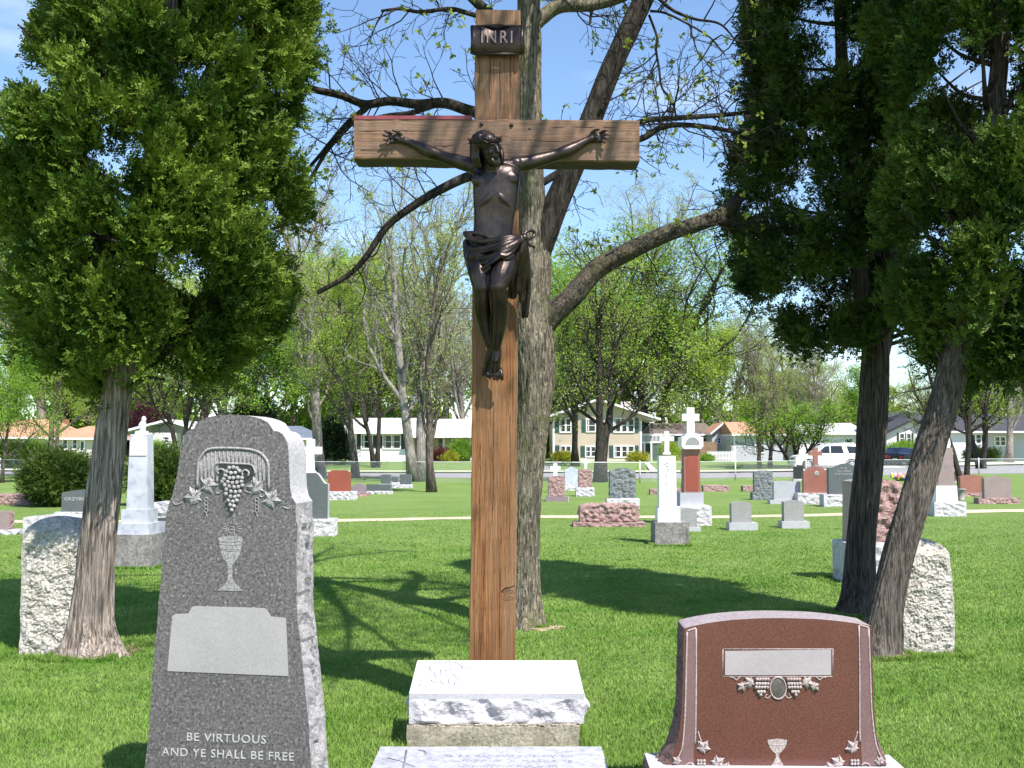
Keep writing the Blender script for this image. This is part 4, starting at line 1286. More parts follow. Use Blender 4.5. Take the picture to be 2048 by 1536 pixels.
# ================================================================ the other graves
def text_on(body, x, y, z, w, h, root, mat, depth=0.001):
    me = text_mesh(body, 1.0, 0.0)
    co = np.empty(len(me.vertices) * 3); me.vertices.foreach_get('co', co); co = co.reshape(-1, 3)
    wd = co[:, 0].max() - co[:, 0].min(); hd = co[:, 1].max() - co[:, 1].min()
    me.transform(Matrix.Translation((x, y, z)) @ Matrix.Rotation(R(90), 4, 'X') @ Matrix.Diagonal((w / wd, h / hd, 1, 1)))
    return link('lettering', me, mat, root)
def cross_mb(mb, cx, z0, z1, arm_z, hw, t, y0, y1, foot=None, mi=0):
    h = t / 2
    P = [(cx - h, z0), (cx + h, z0), (cx + h, arm_z - h), (cx + hw, arm_z - h), (cx + hw, arm_z + h), (cx + h, arm_z + h), (cx + h, z1), (cx - h, z1), (cx - h, arm_z + h), (cx - hw, arm_z + h), (cx - hw, arm_z - h), (cx - h, arm_z - h)]
    mb.prism(P, y0, y1, mi)
    if foot:
        f = foot
        mb.prism([(cx - h - f, z0 - f * 1.1), (cx + h + f, z0 - f * 1.1), (cx + h + f * .9, z0 - f * .4), (cx + h, z0 + f * .6), (cx - h, z0 + f * .6), (cx - h - f * .9, z0 - f * .4)], y0 - 0.002, y1 + 0.002, mi)

class Grave:
    def __init__(s, x0, x1, yb, label, cat='headstone', group=None, rz=0):
        s.g = gnd((x0 + x1) / 2, yb)
        s.rz = R(rz)
        s.root = empty('headstone', s.g, label, cat, group, s.rz)
        s.Y = s.g.y
    def X(s, px): return (px - 1024) / FPX * (s.Y * _c) - s.g.x   # small-pitch form, good to a pixel
    def Z(s, py): return at(1024, py, s.Y).z
    def blk(s, name, x0, x1, yt, yb, d0, d1, mats, rough='', **k):
        mb = MB()
        if not isinstance(mats, (list, tuple)): mats = [mats, mats]
        kk = dict(res=(26, 8, 20), amp=0.025, fs=11, seed=(x0 * 0.37) % 7)
        kk.update(k)
        zb = s.Z(yb)
        if abs(zb) < 0.03: zb = -0.02
        block(mb, s.X(x0), s.X(x1), d0, d1, zb, s.Z(yt), rough, mi=0, mr=1, **kk)
        return mb.build(name, list(mats), s.root)

def simple_grave(x0, x1, yt, ys, label, base=None, mat='mid_grey', rmat=None, rough='lrb', top=None, d=0.2, bd=0.36, bmat='slab_edge', brmat='white_stone', brough='flrb', group=None, taper=0.0, **k):
    """x0..x1, yt..ys the tablet in photo pixels; base=(bx0, bx1, yb): bottom row of the base"""
    bx0, bx1, yb = base if base else (x0, x1, ys)
    g = Grave(bx0, bx1, yb, label, 'headstone', group)
    off = (bd - d) / 2 if base else 0
    g.blk('tablet', x0, x1, yt, ys, off, off + d, (M[mat], M[rmat or mat]), rough, top=top, taper=taper, **k)
    if base:
        g.blk('base', bx0, bx1, ys, yb, 0, bd, (M[bmat], M[brmat]), brough, amp=0.03)
    return g

flat_front = 'lrb'
# left side
simple_grave(-30, 60, 989, 1010, 'low rough pinkish granite block at the left edge of the lawn', None, 'purple_grey', 'pink_rock', 'flrbt', d=0.45, seed=1.5)
simple_grave(-28, 19, 1023, 1060, 'small red-brown headstone cut off by the left picture edge', (-40, 34, 1070), 'rose_grey', 'pink_rock', 'lrb')
g = simple_grave(123, 206, 980, 1024, 'dark grey arched headstone with surname, half behind the leaning juniper trunk', (112, 216, 1034), 'grey_polish', 'grey_rock', 'lrb', top=arch(0.86))
text_on('GRZYBOWSKI', g.X(164), 0.075, g.Z(1001), g.X(205) - g.X(134), 0.075, g.root, M['letter'])
g = Grave(46, 172, 1120, 'wide pale rock-faced block behind the left white slab', 'headstone')
g.blk('stone', 50, 172, 1028, 1120, 0, 0.4, (M['slab_edge'], M['white_stone']), 'flrb', top=serp(0.93))
# white obelisk with draped ornament
g = Grave(225, 315, 1135, 'bluish white marble obelisk with a broken finial, right beside the left juniper', 'monument', None, 0)
g.blk('plinth_base', 225, 308, 1070, 1135, 0, 0.62, M['dark_concrete'], '', wob=0.006)
g.blk('plinth_step', 234, 298, 1048, 1070, 0.06, 0.56, M['blue_marble'])
g.blk('plinth', 240, 294, 1020, 1048, 0.10, 0.52, M['blue_marble'])
mb = MB()
xa, xb = g.X(249), g.X(291)
z0, z1 = g.Z(1020), g.Z(868)
block(mb, xa, xb, 0.12, 0.12 + (xb - xa), z0, z1, '', taper=0.16, res=(8, 8, 12))
mb.build('shaft', M['blue_marble'], g.root)
mb = MB()
cx = (xa + xb) / 2
hw = (xb - xa) / 2 * 0.8
mb.prism([(cx - hw, z1 - .30), (cx + hw, z1 - .30), (cx + hw, z1 - .12), (cx + hw * .6, z1 - .03), (cx, z1), (cx - hw * .6, z1 - .03), (cx - hw, z1 - .12)], 0.125, 0.14)
mb.build('pointed_panel', M['marble'], g.root)
mb = MB()
block(mb, cx - hw * .75, cx + hw * .75, 0.2, 0.2 + hw * 1.2, z1 - .02, z1 + .045, '', taper=0.2, res=(4, 4, 3))
mb.tube([(cx, .28, z1 + .03), (cx + .01, .28, z1 + .09), (cx, .28, z1 + .13), (cx + .02, .28, z1 + .20)], [hw * .45, hw * .32, hw * .5, hw * .2], 12)
mb.ball((cx + 0.02, .28, z1 + .21), (hw * .3, hw * .3, .05))
mb.build('finial', M['marble'], g.root)
# pale tiered monument behind the tall stone
g = Grave(292, 352, 1112, 'pale tiered granite monument mostly hidden behind the tall dark headstone', 'monument')
g.blk('rock_top', 296, 350, 1004, 1036, 0.05, 0.5, (M['slab_edge'], M['white_stone']), 'flrb', top=arch(0.9))
g.blk('die', 298, 349, 1036, 1080, 0.08, 0.47, M['pale_grey'])
g.blk('base', 290, 354, 1080, 1112, 0, 0.55, (M['pale_grey'], M['white_stone']), 'lr')
# ogee stone with white cross
g = Grave(556, 672, 1073, 'grey headstone with curved shoulder and a tall white cross on top', 'headstone')
def ogee(u):
    e = min(u, 1 - u) * 2
    return 0.76 + 0.24 * (0.5 - 0.5 * math.cos(math.pi * min(1, max(0, (e - 0.08) / 0.55))))
g.blk('tablet', 575, 655, 946, 1038, 0.09, 0.29, (M['grey_polish'], M['slab_edge']), 'lrt', top=ogee, res=(40, 8, 20), amp=0.006)
g.blk('base', 557, 670, 1038, 1073, 0, 0.4, (M['slab_edge'], M['white_stone']), 'flrb')
mb = MB(); cross_mb(mb, g.X(618), g.Z(943), g.Z(878), g.Z(901), g.X(640) - g.X(618), g.X(626) - g.X(611), 0.13, 0.25, foot=0.035)
mb.build('cross', M['marble'], g.root)
simple_grave(655, 700, 941, 983, 'polished red headstone on a rock-faced base, left of the crucifix', (656, 712, 1000), 'red_polish', 'red_polish', '', top=shoulders(0.93, 0.2), d=0.2, bd=0.42)
simple_grave(703, 732, 967, 986, 'small purplish arched marker right of the polished red headstone', (700, 738, 993), 'purple_grey', 'purple_grey', '', top=arch(0.6), brmat='pink_rock')
simple_grave(733, 782, 969, 982, 'long low dark stone on a pale base near the road', (732, 784, 988), 'grey_polish', 'grey_rock', 'lr', d=0.3, brmat='white_stone')
simple_grave(762, 781, 949, 968, 'upright dark stone standing behind the long low dark one', (758, 786, 974), 'grey_polish', 'grey_rock', 'lr', top=arch(0.94))
simple_grave(800, 822, 949, 969, 'square dark stone on a wide pale base by the grey twin-trunk tree', (784, 824, 976), 'grey_polish', 'grey_rock', 'lr')
simple_grave(786, 796, 955, 965, 'tiny dark stone on a pale base between the two upright dark ones', (783, 799, 972), 'grey_polish', 'grey_rock', 'lr')
# right of the crucifix
simple_grave(1097, 1129, 952, 994, 'small pink rock-faced headstone next to the big central tree', (1092, 1136, 1003), 'pink_rock', 'pink_rock', 'flrb', top=arch(0.97), brmat='white_stone', brough='lr', bmat='purple_grey', seed=2.2)
g = Grave(1098, 1124, 985, 'small white cross headstone behind the pink one next to the tree', 'headstone')
mb = MB(); cross_mb(mb, 0, g.Z(955), g.Z(927), g.Z(936), g.X(1121) - g.X(1111), g.X(1114.5) - g.X(1107), 0.05, 0.16, foot=.02)
mb.build('cross', M['marble'], g.root); g.blk('base', 1100, 1122, 954, 985, 0, .22, (M['slab_edge'], M['white_stone']), 'flr')
simple_grave(1130, 1157, 933, 971, 'white curved-top headstone between the two pink rock-faced ones', (1124, 1161, 981), 'blue_marble', 'white_stone', 'lr', top=serp(0.86))
simple_grave(1157, 1184, 938, 975, 'pink rock-faced headstone standing on a bright white base', (1152, 1188, 993), 'pink_rock', 'pink_rock', 'flrb', top=arch(0.96), brough='flrb', seed=4.2)
g = Grave(1160, 1184, 978, 'small white cross rising behind the pink stone with white base', 'headstone')
mb = MB(); cross_mb(mb, 0, g.Z(946), g.Z(917), g.Z(924), g.X(1177.5) - g.X(1171.5), g.X(1174) - g.X(1169), 0.05, 0.15)
mb.build('cross', M['marble'], g.root); g.blk('base', 1162, 1181, 945, 978, 0, .22, (M['slab_edge'], M['white_stone']), 'flr')
simple_grave(1220, 1271, 936, 997, 'tall grey rock-faced headstone behind the low pink block', (1213, 1278, 1018), 'grey_rock', 'grey_rock', 'flrb', top=shoulders(0.92, 0.4), brough='flrb', amp=0.035, seed=1.2)
simple_grave(1160, 1277, 1009, 1045, 'long low pink rock-faced block on a thin pink plinth', (1146, 1290, 1054), 'pink_rock', 'pink_rock', 'flrbt', d=0.3, bd=0.5, bmat='pink_rock', brmat='pink_rock', amp=0.045, top=arch(0.93), res=(46, 12, 20))
# white pillar with cross
g = Grave(1309, 1377, 1090, 'white marble pillar with small cross on a stained concrete block', 'monument')
g.blk('concrete_block', 1309, 1377, 1045, 1090, 0, 0.58, M['dark_concrete'], '', wob=0.006)
g.blk('plinth', 1316, 1361, 1017, 1045, .09, .09 + .38, M['marble'], '')
mb = MB()
xa, xb = g.X(1320), g.X(1354.5)
block(mb, xa, xb, .12, .12 + .31, g.Z(1017), g.Z(912), '', taper=0.05, res=(8, 8, 14))
mb.build('shaft', M['marble'], g.root)
mb = MB()
cx = (xa + xb) / 2
mb.prism([(cx - .105, g.Z(1006)), (cx + .105, g.Z(1006))] + [(cx + .100 * math.cos(a), g.Z(940) + .19 * math.sin(a)) for a in np.linspace(0, math.pi, 13)], .1285, .16)
rr_ = random.Random(2)
for i in range(16):
    y_ = g.Z(1004) + (g.Z(925) - g.Z(1004)) * i / 16
    mb.tube([(cx + rr_.uniform(-.08, 0), .128, y_), (cx + rr_.uniform(-.03, .03), .120, y_ + .05), (cx + rr_.uniform(0, .08), .128, y_ + .11)], [.006, .012, .005], 6)
mb.build('carved_panel', M['marble'], g.root)
mb = MB(); cross_mb(mb, cx, g.Z(905), g.Z(862), g.Z(877), .125, .078, .2, .3, foot=.03)
mb.build('cross', M['marble'], g.root)
# red pillar with white cap and cross
g = Grave(1350, 1424, 1052, 'tall polished red granite pillar with white cap and large white cross', 'monument')
g.blk('base', 1351, 1422, 1013, 1052, 0, .72, (M['marble'], M['white_stone']), 'flrb')
g.blk('plinth', 1361, 1408, 986, 1013, .1, .6, M['pale_grey'])
g.blk('shaft', 1370, 1403, 898, 986, .17, .53, (M['salmon_polish'], M['pink_rock']), 'lb', taper=0.03)
mb = MB()
cx = g.X(1386.5)
mb.prism([(cx - .13, g.Z(982)), (cx + .13, g.Z(982)), (cx + .13, g.Z(918)), (cx + .09, g.Z(911)), (cx, g.Z(909)), (cx - .09, g.Z(911)), (cx - .13, g.Z(918))], .163, .18)
mb.build('polished_panel', M['red_polish'], g.root)
mb = MB()
hw = g.X(1408) - cx
Zc = g.Z
mb.prism([(cx - hw * .78, Zc(898)), (cx + hw * .78, Zc(898)), (cx + hw, Zc(892)), (cx + hw, Zc(874)), (cx + hw * .72, Zc(873)), (cx + hw * .6, Zc(868)), (cx, Zc(865)), (cx - hw * .6, Zc(868)), (cx - hw * .72, Zc(873)), (cx - hw, Zc(874)), (cx - hw, Zc(892))], .08, .62)
mb.build('cap', M['marble'], g.root)
mb = MB()
mb.prism([(cx + .155 * math.cos(a), Zc(890) + .17 * math.sin(a)) for a in np.linspace(0, math.pi, 15)], .074, .09)
mb.build('cap_medallion', M['mid_grey'], g.root)
mb = MB(); cross_mb(mb, cx, Zc(867), Zc(814), Zc(834), g.X(1403.5) - cx, .155, .27, .43)
mb.build('cross', M['marble'], g.root)
simple_grave(1358, 1394, 1017, 1055, 'small rounded grey headstone squeezed between the white and red pillars', (1352, 1400, 1063), 'mid_grey', 'mid_grey', '', top=arch(0.93), brough='')
gg = 'small matching grey headstones on pale bases'
simple_grave(1463, 1503, 1004, 1046, 'small grey arched headstone, the nearer to the red pillar of two alike', (1457, 1514, 1061), 'mid_grey', 'mid_grey', '', top=arch(0.92), brough='', group=gg)
simple_grave(1568, 1608, 1001, 1043, 'small grey arched headstone, the one nearer to the right-hand junipers', (1562, 1617, 1057), 'mid_grey', 'mid_grey', '', top=arch(0.92), brough='', group=gg)
simple_grave(1300, 1364, 978, 989, 'low pinkish rock-faced block behind the white pillar', None, 'pink_rock', 'pink_rock', 'flrbt', d=.4)
simple_grave(1406, 1457, 971, 983, 'low pinkish grey block right of the red pillar', None, 'purple_grey', 'pink_rock', 'flrbt', d=.4)
simple_grave(1485, 1512, 972, 983, 'low red-brown block left of the dark rock-faced headstone', None, 'pink_rock', 'pink_rock', 'flrbt', d=.4)
simple_grave(1509, 1546, 941, 985, 'dark grey rock-faced headstone on a rough base near the fence', (1504, 1549, 1000), 'grey_rock', 'grey_rock', 'flrb', top=shoulders(0.94, .3), brmat='grey_rock', bmat='mid_grey', seed=6)
simple_grave(1548, 1601, 962, 1000, 'pale bluish grey headstone with a slightly curved top', (1539, 1607, 1008), 'pale_grey', 'pale_grey', '', top=arch(0.95), brough='')
simple_grave(1588, 1607, 933, 958, 'small black stone standing behind the red headstone with the cross', (1586, 1609, 962), 'black_stone', 'black_stone', '', top=None)
# red stone with cross
g = Grave(1595, 1657, 1009, 'polished red headstone with a salmon cross on top', 'headstone')
g.blk('tablet', 1608, 1657, 934, 986, .1, .3, (M['salmon_polish'], M['pink_rock']), 'lrt', top=shoulders(0.85, .3), amp=0.006)
g.blk('base', 1594, 1657, 986, 1009, 0, .42, (M['slab_edge'], M['white_stone']), 'flrb')
mb = MB(); cross_mb(mb, g.X(1634), g.Z(928), g.Z(895), g.Z(907), g.X(1647) - g.X(1634), g.X(1638.5) - g.X(1629.5), .14, .26, foot=.03)
mb.build('cross', M['salmon_polish'], g.root)
mb = MB()
for a in np.linspace(0, 5.5, 7):
    mb.ball((g.X(1634) + .05 * math.cos(a), .094, g.Z(947) + .05 * math.sin(a)), (.024, .008, .024), 0, 6, 4)
mb.tube([(g.X(1634), .094, g.Z(953)), (g.X(1634), .094, g.Z(942))], .012, 5)
mb.build('flower_carving', M['letter'], g.root)
g = simple_grave(1659, 1728, 927, 989, 'dark grey headstone with rows of small white lettering', (1646, 1738, 1014), 'grey_polish', 'grey_rock', 'lr', top=serp(0.86), d=.2, bd=.45)
rr_ = random.Random(44)
for py, hw_ in ((936, .09), (942, .19), (948, .25)):      # weathered rows of cut letters, too small to read
    mb = MB(); x = g.X(1690) - hw_
    while x < g.X(1690) + hw_:
        k_ = rr_.choice((0, 1, 2)); z_ = g.Z(py)
        mb.box(x, x + .008, .120, .124, z_ - .022, z_ + .022)
        if k_: mb.box(x + .009, x + .024, .120, .124, z_ + (.014 if k_ == 1 else -.022), z_ + (.022 if k_ == 1 else -.014))
        x += rr_.choice((.030, .034, .036, .060))
    mb.build('lettering', M['letter'], g.root)
# pink tall monument behind the juniper pair
g = Grave(1664, 1812, 1168, 'tall pink rock-faced monument on a grey base behind the right-hand juniper trunks', 'monument')
g.blk('rock_die', 1706, 1810, 958, 1086, .10, .50, (M['rose_grey'], M['pink_rock']), 'frb', top=lambda u: 0.93 + 0.07 * math.sin(u * 2.5 + .4), amp=.06, fs=7, res=(34, 14, 40), taper=.04)
g.blk('base', 1690, 1816, 1086, 1168, 0, .60, (M['slab_edge'], M['white_stone']), 'flrb', amp=.03)
# flowers
root = empty('flower_bouquet', gnd(1800, 962), 'bunch of blue, yellow and white flowers lying behind the pink monument', 'flowers')
rr_ = random.Random(12)
cols = {'blue': (0.10, 0.12, 0.5), 'yellow': (0.85, 0.62, 0.05), 'white': (0.8, 0.8, 0.85), 'pink': (0.7, 0.2, 0.3)}
for k_, cl in cols.items():
    mb = MB()
    for i in range(16):
        x, y, z = rr_.uniform(-.42, .42), rr_.uniform(-.15, .2), rr_.uniform(.12, .36)
        for a in range(5):
            an = a * 1.2566
            mb.ball((x + .035 * math.cos(an), y, z + .035 * math.sin(an)), (.03, .015, .03), 0, 6, 4)
    mb.build(k_ + '_petals', simple(k_ + ' petal', cl, .6, .1), root)
mb = MB()
for i in range(60):
    x, y = rr_.uniform(-.4, .4), rr_.uniform(-.12, .18)
    mb.tube([(x * .4, y * .4, 0), (x, y, rr_.uniform(.15, .3))], [.012, .006], 4)
mb.build('stems', simple('flower stem', (.06, .13, .03)), root)
# tall brown monument with white top at right
g = Grave(1866, 1931, 1033, 'tall brown monument with rough sides, white rounded top and white plinth', 'monument')
g.blk('base', 1866, 1930, 1004, 1033, 0, .62, (M['slab_edge'], M['white_stone']), 'flrb')
g.blk('plinth', 1873, 1916, 972, 1004, .08, .5, M['marble'], '', taper=.05)
g.blk('shaft', 1876, 1912, 895, 972, .12, .46, (M['rose_grey'], M['pink_rock']), 'lrb', taper=.12)
mb = MB()
cx = g.X(1892)
mb.prism([(cx - .17, g.Z(973)), (cx + .17, g.Z(973)), (cx + .15, g.Z(925)), (cx + .03, g.Z(905)), (cx - .15, g.Z(925))], .108, .13)
mb.build('polished_panel', M['rose_grey'], g.root)
mb = MB()
mb.prism([(cx - .16, g.Z(895))] + [(cx + .17 * math.cos(a), g.Z(889) + .36 * max(0, math.sin(a))) for a in np.linspace(math.pi, 0, 13)] [::1] + [(cx + .16, g.Z(895))], .14, .44)
mb.build('rounded_top', M['marble'], g.root)
# urn
root = empty('urn', gnd(1923, 1001), 'small grey stone urn right of the tall brown monument', 'urn')
mb = MB()
mb.tube([(0, 0, -.01), (0, 0, .04), (0, 0, .05), (0, 0, .2), (0, 0, .32), (0, 0, .34), (0, 0, .37)], [.10, .10, .085, .10, .11, .14, .14], 16)
mb.build('urn_body', M['mid_grey'], root)
simple_grave(1921, 1969, 950, 986, 'red polished arched headstone, left of the two wide ones at right', (1917, 1972, 993), 'salmon_polish', 'pink_rock', '', top=arch(0.9), brmat='pink_rock', bmat='pink_rock')
simple_grave(1969, 2024, 952, 996, 'wide rose-grey headstone on a pinkish rock base at the far right', (1955, 2038, 1008), 'rose_grey', 'rose_grey', '', top=serp(0.88), brmat='pink_rock', bmat='rose_grey')
simple_grave(1911, 1926, 941, 962, 'small red headstone in the distance behind the urn', (1908, 1929, 966), 'salmon_polish', 'salmon_polish', '', top=arch(.9))

# ================================================================ trees
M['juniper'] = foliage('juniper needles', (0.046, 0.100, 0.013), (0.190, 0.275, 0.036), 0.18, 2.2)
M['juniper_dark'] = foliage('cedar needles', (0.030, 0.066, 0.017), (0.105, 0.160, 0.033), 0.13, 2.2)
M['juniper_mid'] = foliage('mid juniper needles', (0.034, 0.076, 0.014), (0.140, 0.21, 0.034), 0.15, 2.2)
M['yew'] = foliage('yew needles', (0.035, 0.075, 0.014), (0.095, 0.145, 0.024), 0.12, 1.5)
M['spring'] = foliage('young green leaves', (0.34, 0.48, 0.06), (0.54, 0.66, 0.14), 0.5, 0.3)
M['spring_green'] = foliage('fresh green leaves', (0.20, 0.38, 0.045), (0.38, 0.56, 0.09), 0.5, 0.3)
M['spring_pale'] = foliage('pale leaf buds', (0.42, 0.50, 0.12), (0.58, 0.64, 0.22), 0.5, 0.5)
M['dark_conifer'] = foliage('spruce needles', (0.012, 0.028, 0.014), (0.03, 0.055, 0.022), 0.1, 0.8)
M['purple_leaf'] = foliage('purple leaves', (0.06, 0.02, 0.03), (0.11, 0.04, 0.05), 0.2, 0.8)
M['yellow_leaf'] = foliage('golden leaves', (0.32, 0.33, 0.03), (0.5, 0.48, 0.06), 0.3, 0.8)
M['red_leaf'] = foliage('reddish leaves', (0.13, 0.04, 0.04), (0.2, 0.07, 0.06), 0.2, 0.8)
M['bark_grey'] = bark('grey furrowed bark', (0.09, 0.075, 0.055), (0.46, 0.40, 0.30), (34, 34, 5.5), 1.0, 0.05, (0.20, 0.21, 0.07))
M['bark_dark'] = bark('dark bark', (0.022, 0.019, 0.016), (0.085, 0.072, 0.058), (14, 14, 3))
M['bark_mid'] = bark('grey-brown bark', (0.07, 0.055, 0.045), (0.22, 0.18, 0.145), (10, 10, 2))
M['bark_limb_shade'] = bark('mossy limb bark with backlit shade', (0.04, 0.034, 0.028), (0.17, 0.145, 0.11), (18, 18, 9), 1.0, .04, (.13, .13, .045))  # mossy; darker than the trunk, the limb's backlit shade put into the colour
M['bark_pale'] = bark('pale grey bark', (0.15, 0.135, 0.115), (0.36, 0.33, 0.29), (8, 8, 2))
M['bark_twig'] = bark('grey twigs', (0.20, 0.17, 0.14), (0.42, 0.37, 0.31), (8, 8, 2))
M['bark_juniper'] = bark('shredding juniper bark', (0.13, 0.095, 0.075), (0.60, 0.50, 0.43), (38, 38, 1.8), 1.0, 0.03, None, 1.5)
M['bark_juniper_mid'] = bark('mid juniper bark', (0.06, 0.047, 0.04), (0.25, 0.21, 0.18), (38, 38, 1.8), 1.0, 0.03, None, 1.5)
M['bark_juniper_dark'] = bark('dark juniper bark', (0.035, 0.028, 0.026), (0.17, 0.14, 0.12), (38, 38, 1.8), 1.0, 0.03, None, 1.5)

def leaf_quads(P, Ld, size, rng, spread=0.7):
    """P points, Ld directions: kite-shaped two-triangle leaves -> V, F"""
    n = len(P)
    D = Ld + spread * rng.normal(size=(n, 3)); D /= np.linalg.norm(D, axis=1, keepdims=True)
    A = rng.normal(size=(n, 3)); S = np.cross(D, A); S /= np.maximum(np.linalg.norm(S, axis=1, keepdims=True), 1e-6)
    s = size * (0.6 + 0.8 * rng.random((n, 1)))
    v0, v2 = P, P + D * s
    mid = P + D * s * 0.5
    v1, v3 = mid + S * s * 0.30, mid - S * s * 0.30
    V = np.stack([v0, v1, v2, v3], 1).reshape(-1, 3)
    F = np.arange(4 * n).reshape(n, 4)
    return V, F

def grow(mb, p0, d0, length, r0, level, maxlev, rng, tips, prm, sides=(10, 7, 5, 4, 3, 3)):
    nseg = prm.get('seg', (9, 7, 5, 4, 3, 3))[level]
    P = [np.array(p0, float)]; d = np.array(d0, float); d /= np.linalg.norm(d)
    dirs = [d.copy()]
    gn = prm.get('gnarl', (0.06, 0.16, 0.22, 0.28, 0.3, 0.3))[level]
    up = prm.get('up', (0.05, 0.10, 0.06, 0.03, 0.0, 0.0))[level]
    for i in range(nseg):
        d = d + gn * rng.normal(size=3) + np.array([0, 0, up])
        d /= np.linalg.norm(d)
        P.append(P[-1] + d * length / nseg); dirs.append(d.copy())
    end = prm.get('end', 0.30)
    rad = [max(prm.get('rmin', .004), r0 * (1 - (1 - end) * i / nseg)) for i in range(nseg + 1)]
    if level == 0 and prm.get('flare', True):
        rad[0] *= 1.45
    mb.tube(P, rad, sides[level], 0, True, cap=(level == 0))
    if level >= maxlev:
        for i in range(1, nseg + 1): tips.append((P[i], dirs[i]))
        return
    nch = prm['ch'][level]
    lo = prm['start'][level]
    ang0 = rng.random() * 6.28
    for k in range(nch):
        t = lo + (1 - lo) * (k + rng.random() * .8) / nch
        i = min(nseg - 1, int(t * nseg)); f = t * nseg - i
        q = P[i] * (1 - f) + P[i + 1] * f
        dd = dirs[i]
        a = ang0 + k * 2.4 + rng.normal() * .3
        ref = np.array([0, 0, 1.0]) if abs(dd[2]) < .9 else np.array([1.0, 0, 0])
        A = np.cross(dd, ref); A /= np.linalg.norm(A); B = np.cross(dd, A)
        sp = R(prm['angle'][level] * (0.75 + .5 * rng.random()))
        nd = dd * math.cos(sp) + (A * math.cos(a) + B * math.sin(a)) * math.sin(sp)
        ln = length * prm['len'][level] * (0.7 + .5 * rng.random()) * (1.15 - 0.6 * (t - lo) / max(1e-3, 1 - lo) if level == 0 else 1.1 - .5 * t)
        rr = max(prm.get('rmin', .004), rad[i] * prm.get('rk', (0.55, 0.55, 0.6, 0.6, 0.6))[level])
        grow(mb, q, nd, ln, rr, level + 1, maxlev, rng, tips, prm, sides)

def tree_kind(seed, H, prm, leaf_n, leaf_size, levels=4, r0=0.2, leaf_drop=0.0, tuft=0.12):
    """returns (branch mesh, leaf mesh); H metres tall"""
    rng = np.random.default_rng(seed)
    mb = MB(); tips = []
    stems = prm.get('stems', 1)
    for s_ in range(stems):
        a = s_ * 6.28 / stems + seed
        tilt = prm.get('tilt', 0.0)
        d = np.array([tilt * math.cos(a), tilt * math.sin(a), 1.0])
        grow(mb, (0.12 * math.cos(a) * (stems > 1), 0.12 * math.sin(a) * (stems > 1), -0.05), d, H * prm.get('trunk', 0.8), r0, 0, levels, rng, tips, prm)
    P = np.array([t[0] for t in tips]); D = np.array([t[1] for t in tips])
    if leaf_drop: 
        k = rng.random(len(P)) > leaf_drop; P, D = P[k], D[k]
    k = rng.integers(0, len(P), leaf_n)
    PP = P[k] + rng.normal(size=(leaf_n, 3)) * tuft
    V, F = leaf_quads(PP, D[k], leaf_size, rng, 1.0)
    lm = MB().add(V, F)
    return mb.data('branches'), lm.data('leaves')

BASE = dict(ch=(13, 8, 7, 5), start=(0.22, 0.2, 0.15, 0.1), angle=(48, 45, 42, 40), len=(0.48, 0.5, 0.5, 0.5), trunk=.85)
K = {}
def kind(key, *a, bark_m='bark_mid', leaf_m='spring', **k):
    b_, l_ = tree_kind(*a, **k)
    b_.materials.append(M[bark_m]); l_.materials.append(M[leaf_m])
    K[key] = (b_, l_)
upr = dict(BASE, angle=(30, 30, 35, 40), ch=(14, 8, 7, 5), len=(0.55, .5, .45, .45), start=(.18, .2, .15, .1), up=(0.02, .12, .08, .02, 0))
kind('bare', 11, 14, upr, 11000, .065, bark_m='bark_twig', leaf_m='spring_pale', r0=.24)
kind('bare_b', 19, 13, dict(upr, stems=2, tilt=.13, ch=(11, 7, 7, 5)), 11000, .07, bark_m='bark_pale', leaf_m='spring_pale', r0=.22)
kind('green', 12, 12, dict(BASE, ch=(13, 7, 6, 5)), 19000, .10, bark_m='bark_mid', leaf_m='spring', r0=.2, tuft=.16)
kind('green_b', 27, 12, dict(BASE, ch=(12, 7, 6, 5), stems=2, tilt=.16), 19000, .10, bark_m='bark_dark', leaf_m='spring_green', r0=.19, tuft=.16)
kind('lush', 33, 10, dict(BASE, ch=(14, 7, 6, 4), start=(.14, .15, .1, .1)), 21000, .13, bark_m='bark_mid', leaf_m='spring_green', r0=.15, tuft=.3)
kind('lush_b', 35, 10, dict(BASE, ch=(14, 7, 6, 4), start=(.14, .15, .1, .1)), 19000, .13, bark_m='bark_pale', leaf_m='spring', r0=.15, tuft=.3)
kind('slim', 41, 10, dict(upr, ch=(14, 6, 5, 4), start=(.16, .2, .15, .1), len=(.36, .45, .45, .45), rmin=.006), 6000, .06, bark_m='bark_mid', leaf_m='spring_pale', r0=.15)
kind('small', 47, 5.0, dict(BASE, ch=(10, 7, 6, 4), stems=3, tilt=.35, start=(.2, .15, .1, .1), trunk=.7), 9000, .085, bark_m='bark_dark', leaf_m='spring_green', r0=.09, tuft=.12)
kind('mid_dark', 53, 12, dict(BASE, ch=(12, 7, 6, 5), stems=2, tilt=.12, start=(.2, .2, .15, .1)), 13000, .085, bark_m='bark_dark', leaf_m='spring', r0=.23, tuft=.14)
H0 = {'bare': 14, 'bare_b': 13, 'green': 12, 'green_b': 12, 'lush': 10, 'lush_b': 10, 'slim': 10, 'small': 5, 'mid_dark': 12}
def plant(key, px, Y, top, label, rot=0.0, group=None, cat='tree', wide=1.0, name='deciduous_tree'):
    x = (px - 1024) / FPX * Y
    zb = gz(x, Y)
    h = at(px, top, Y).z - zb
    s_ = h / H0[key]
    root = empty(name, (x, Y, zb), label, cat, group, rot)
    b_, l_ = K[key]
    for nm, me in (('trunk', b_), ('crown', l_)):
        o = bpy.data.objects.new(nm, me); COL.objects.link(o); o.parent = root
        zs = max(v[2] for v in [tuple(c) for c in o.bound_box])
        o.scale = (s_ * wide, s_ * wide, s_)
    root['_'] = 0; del root['_']
    return root
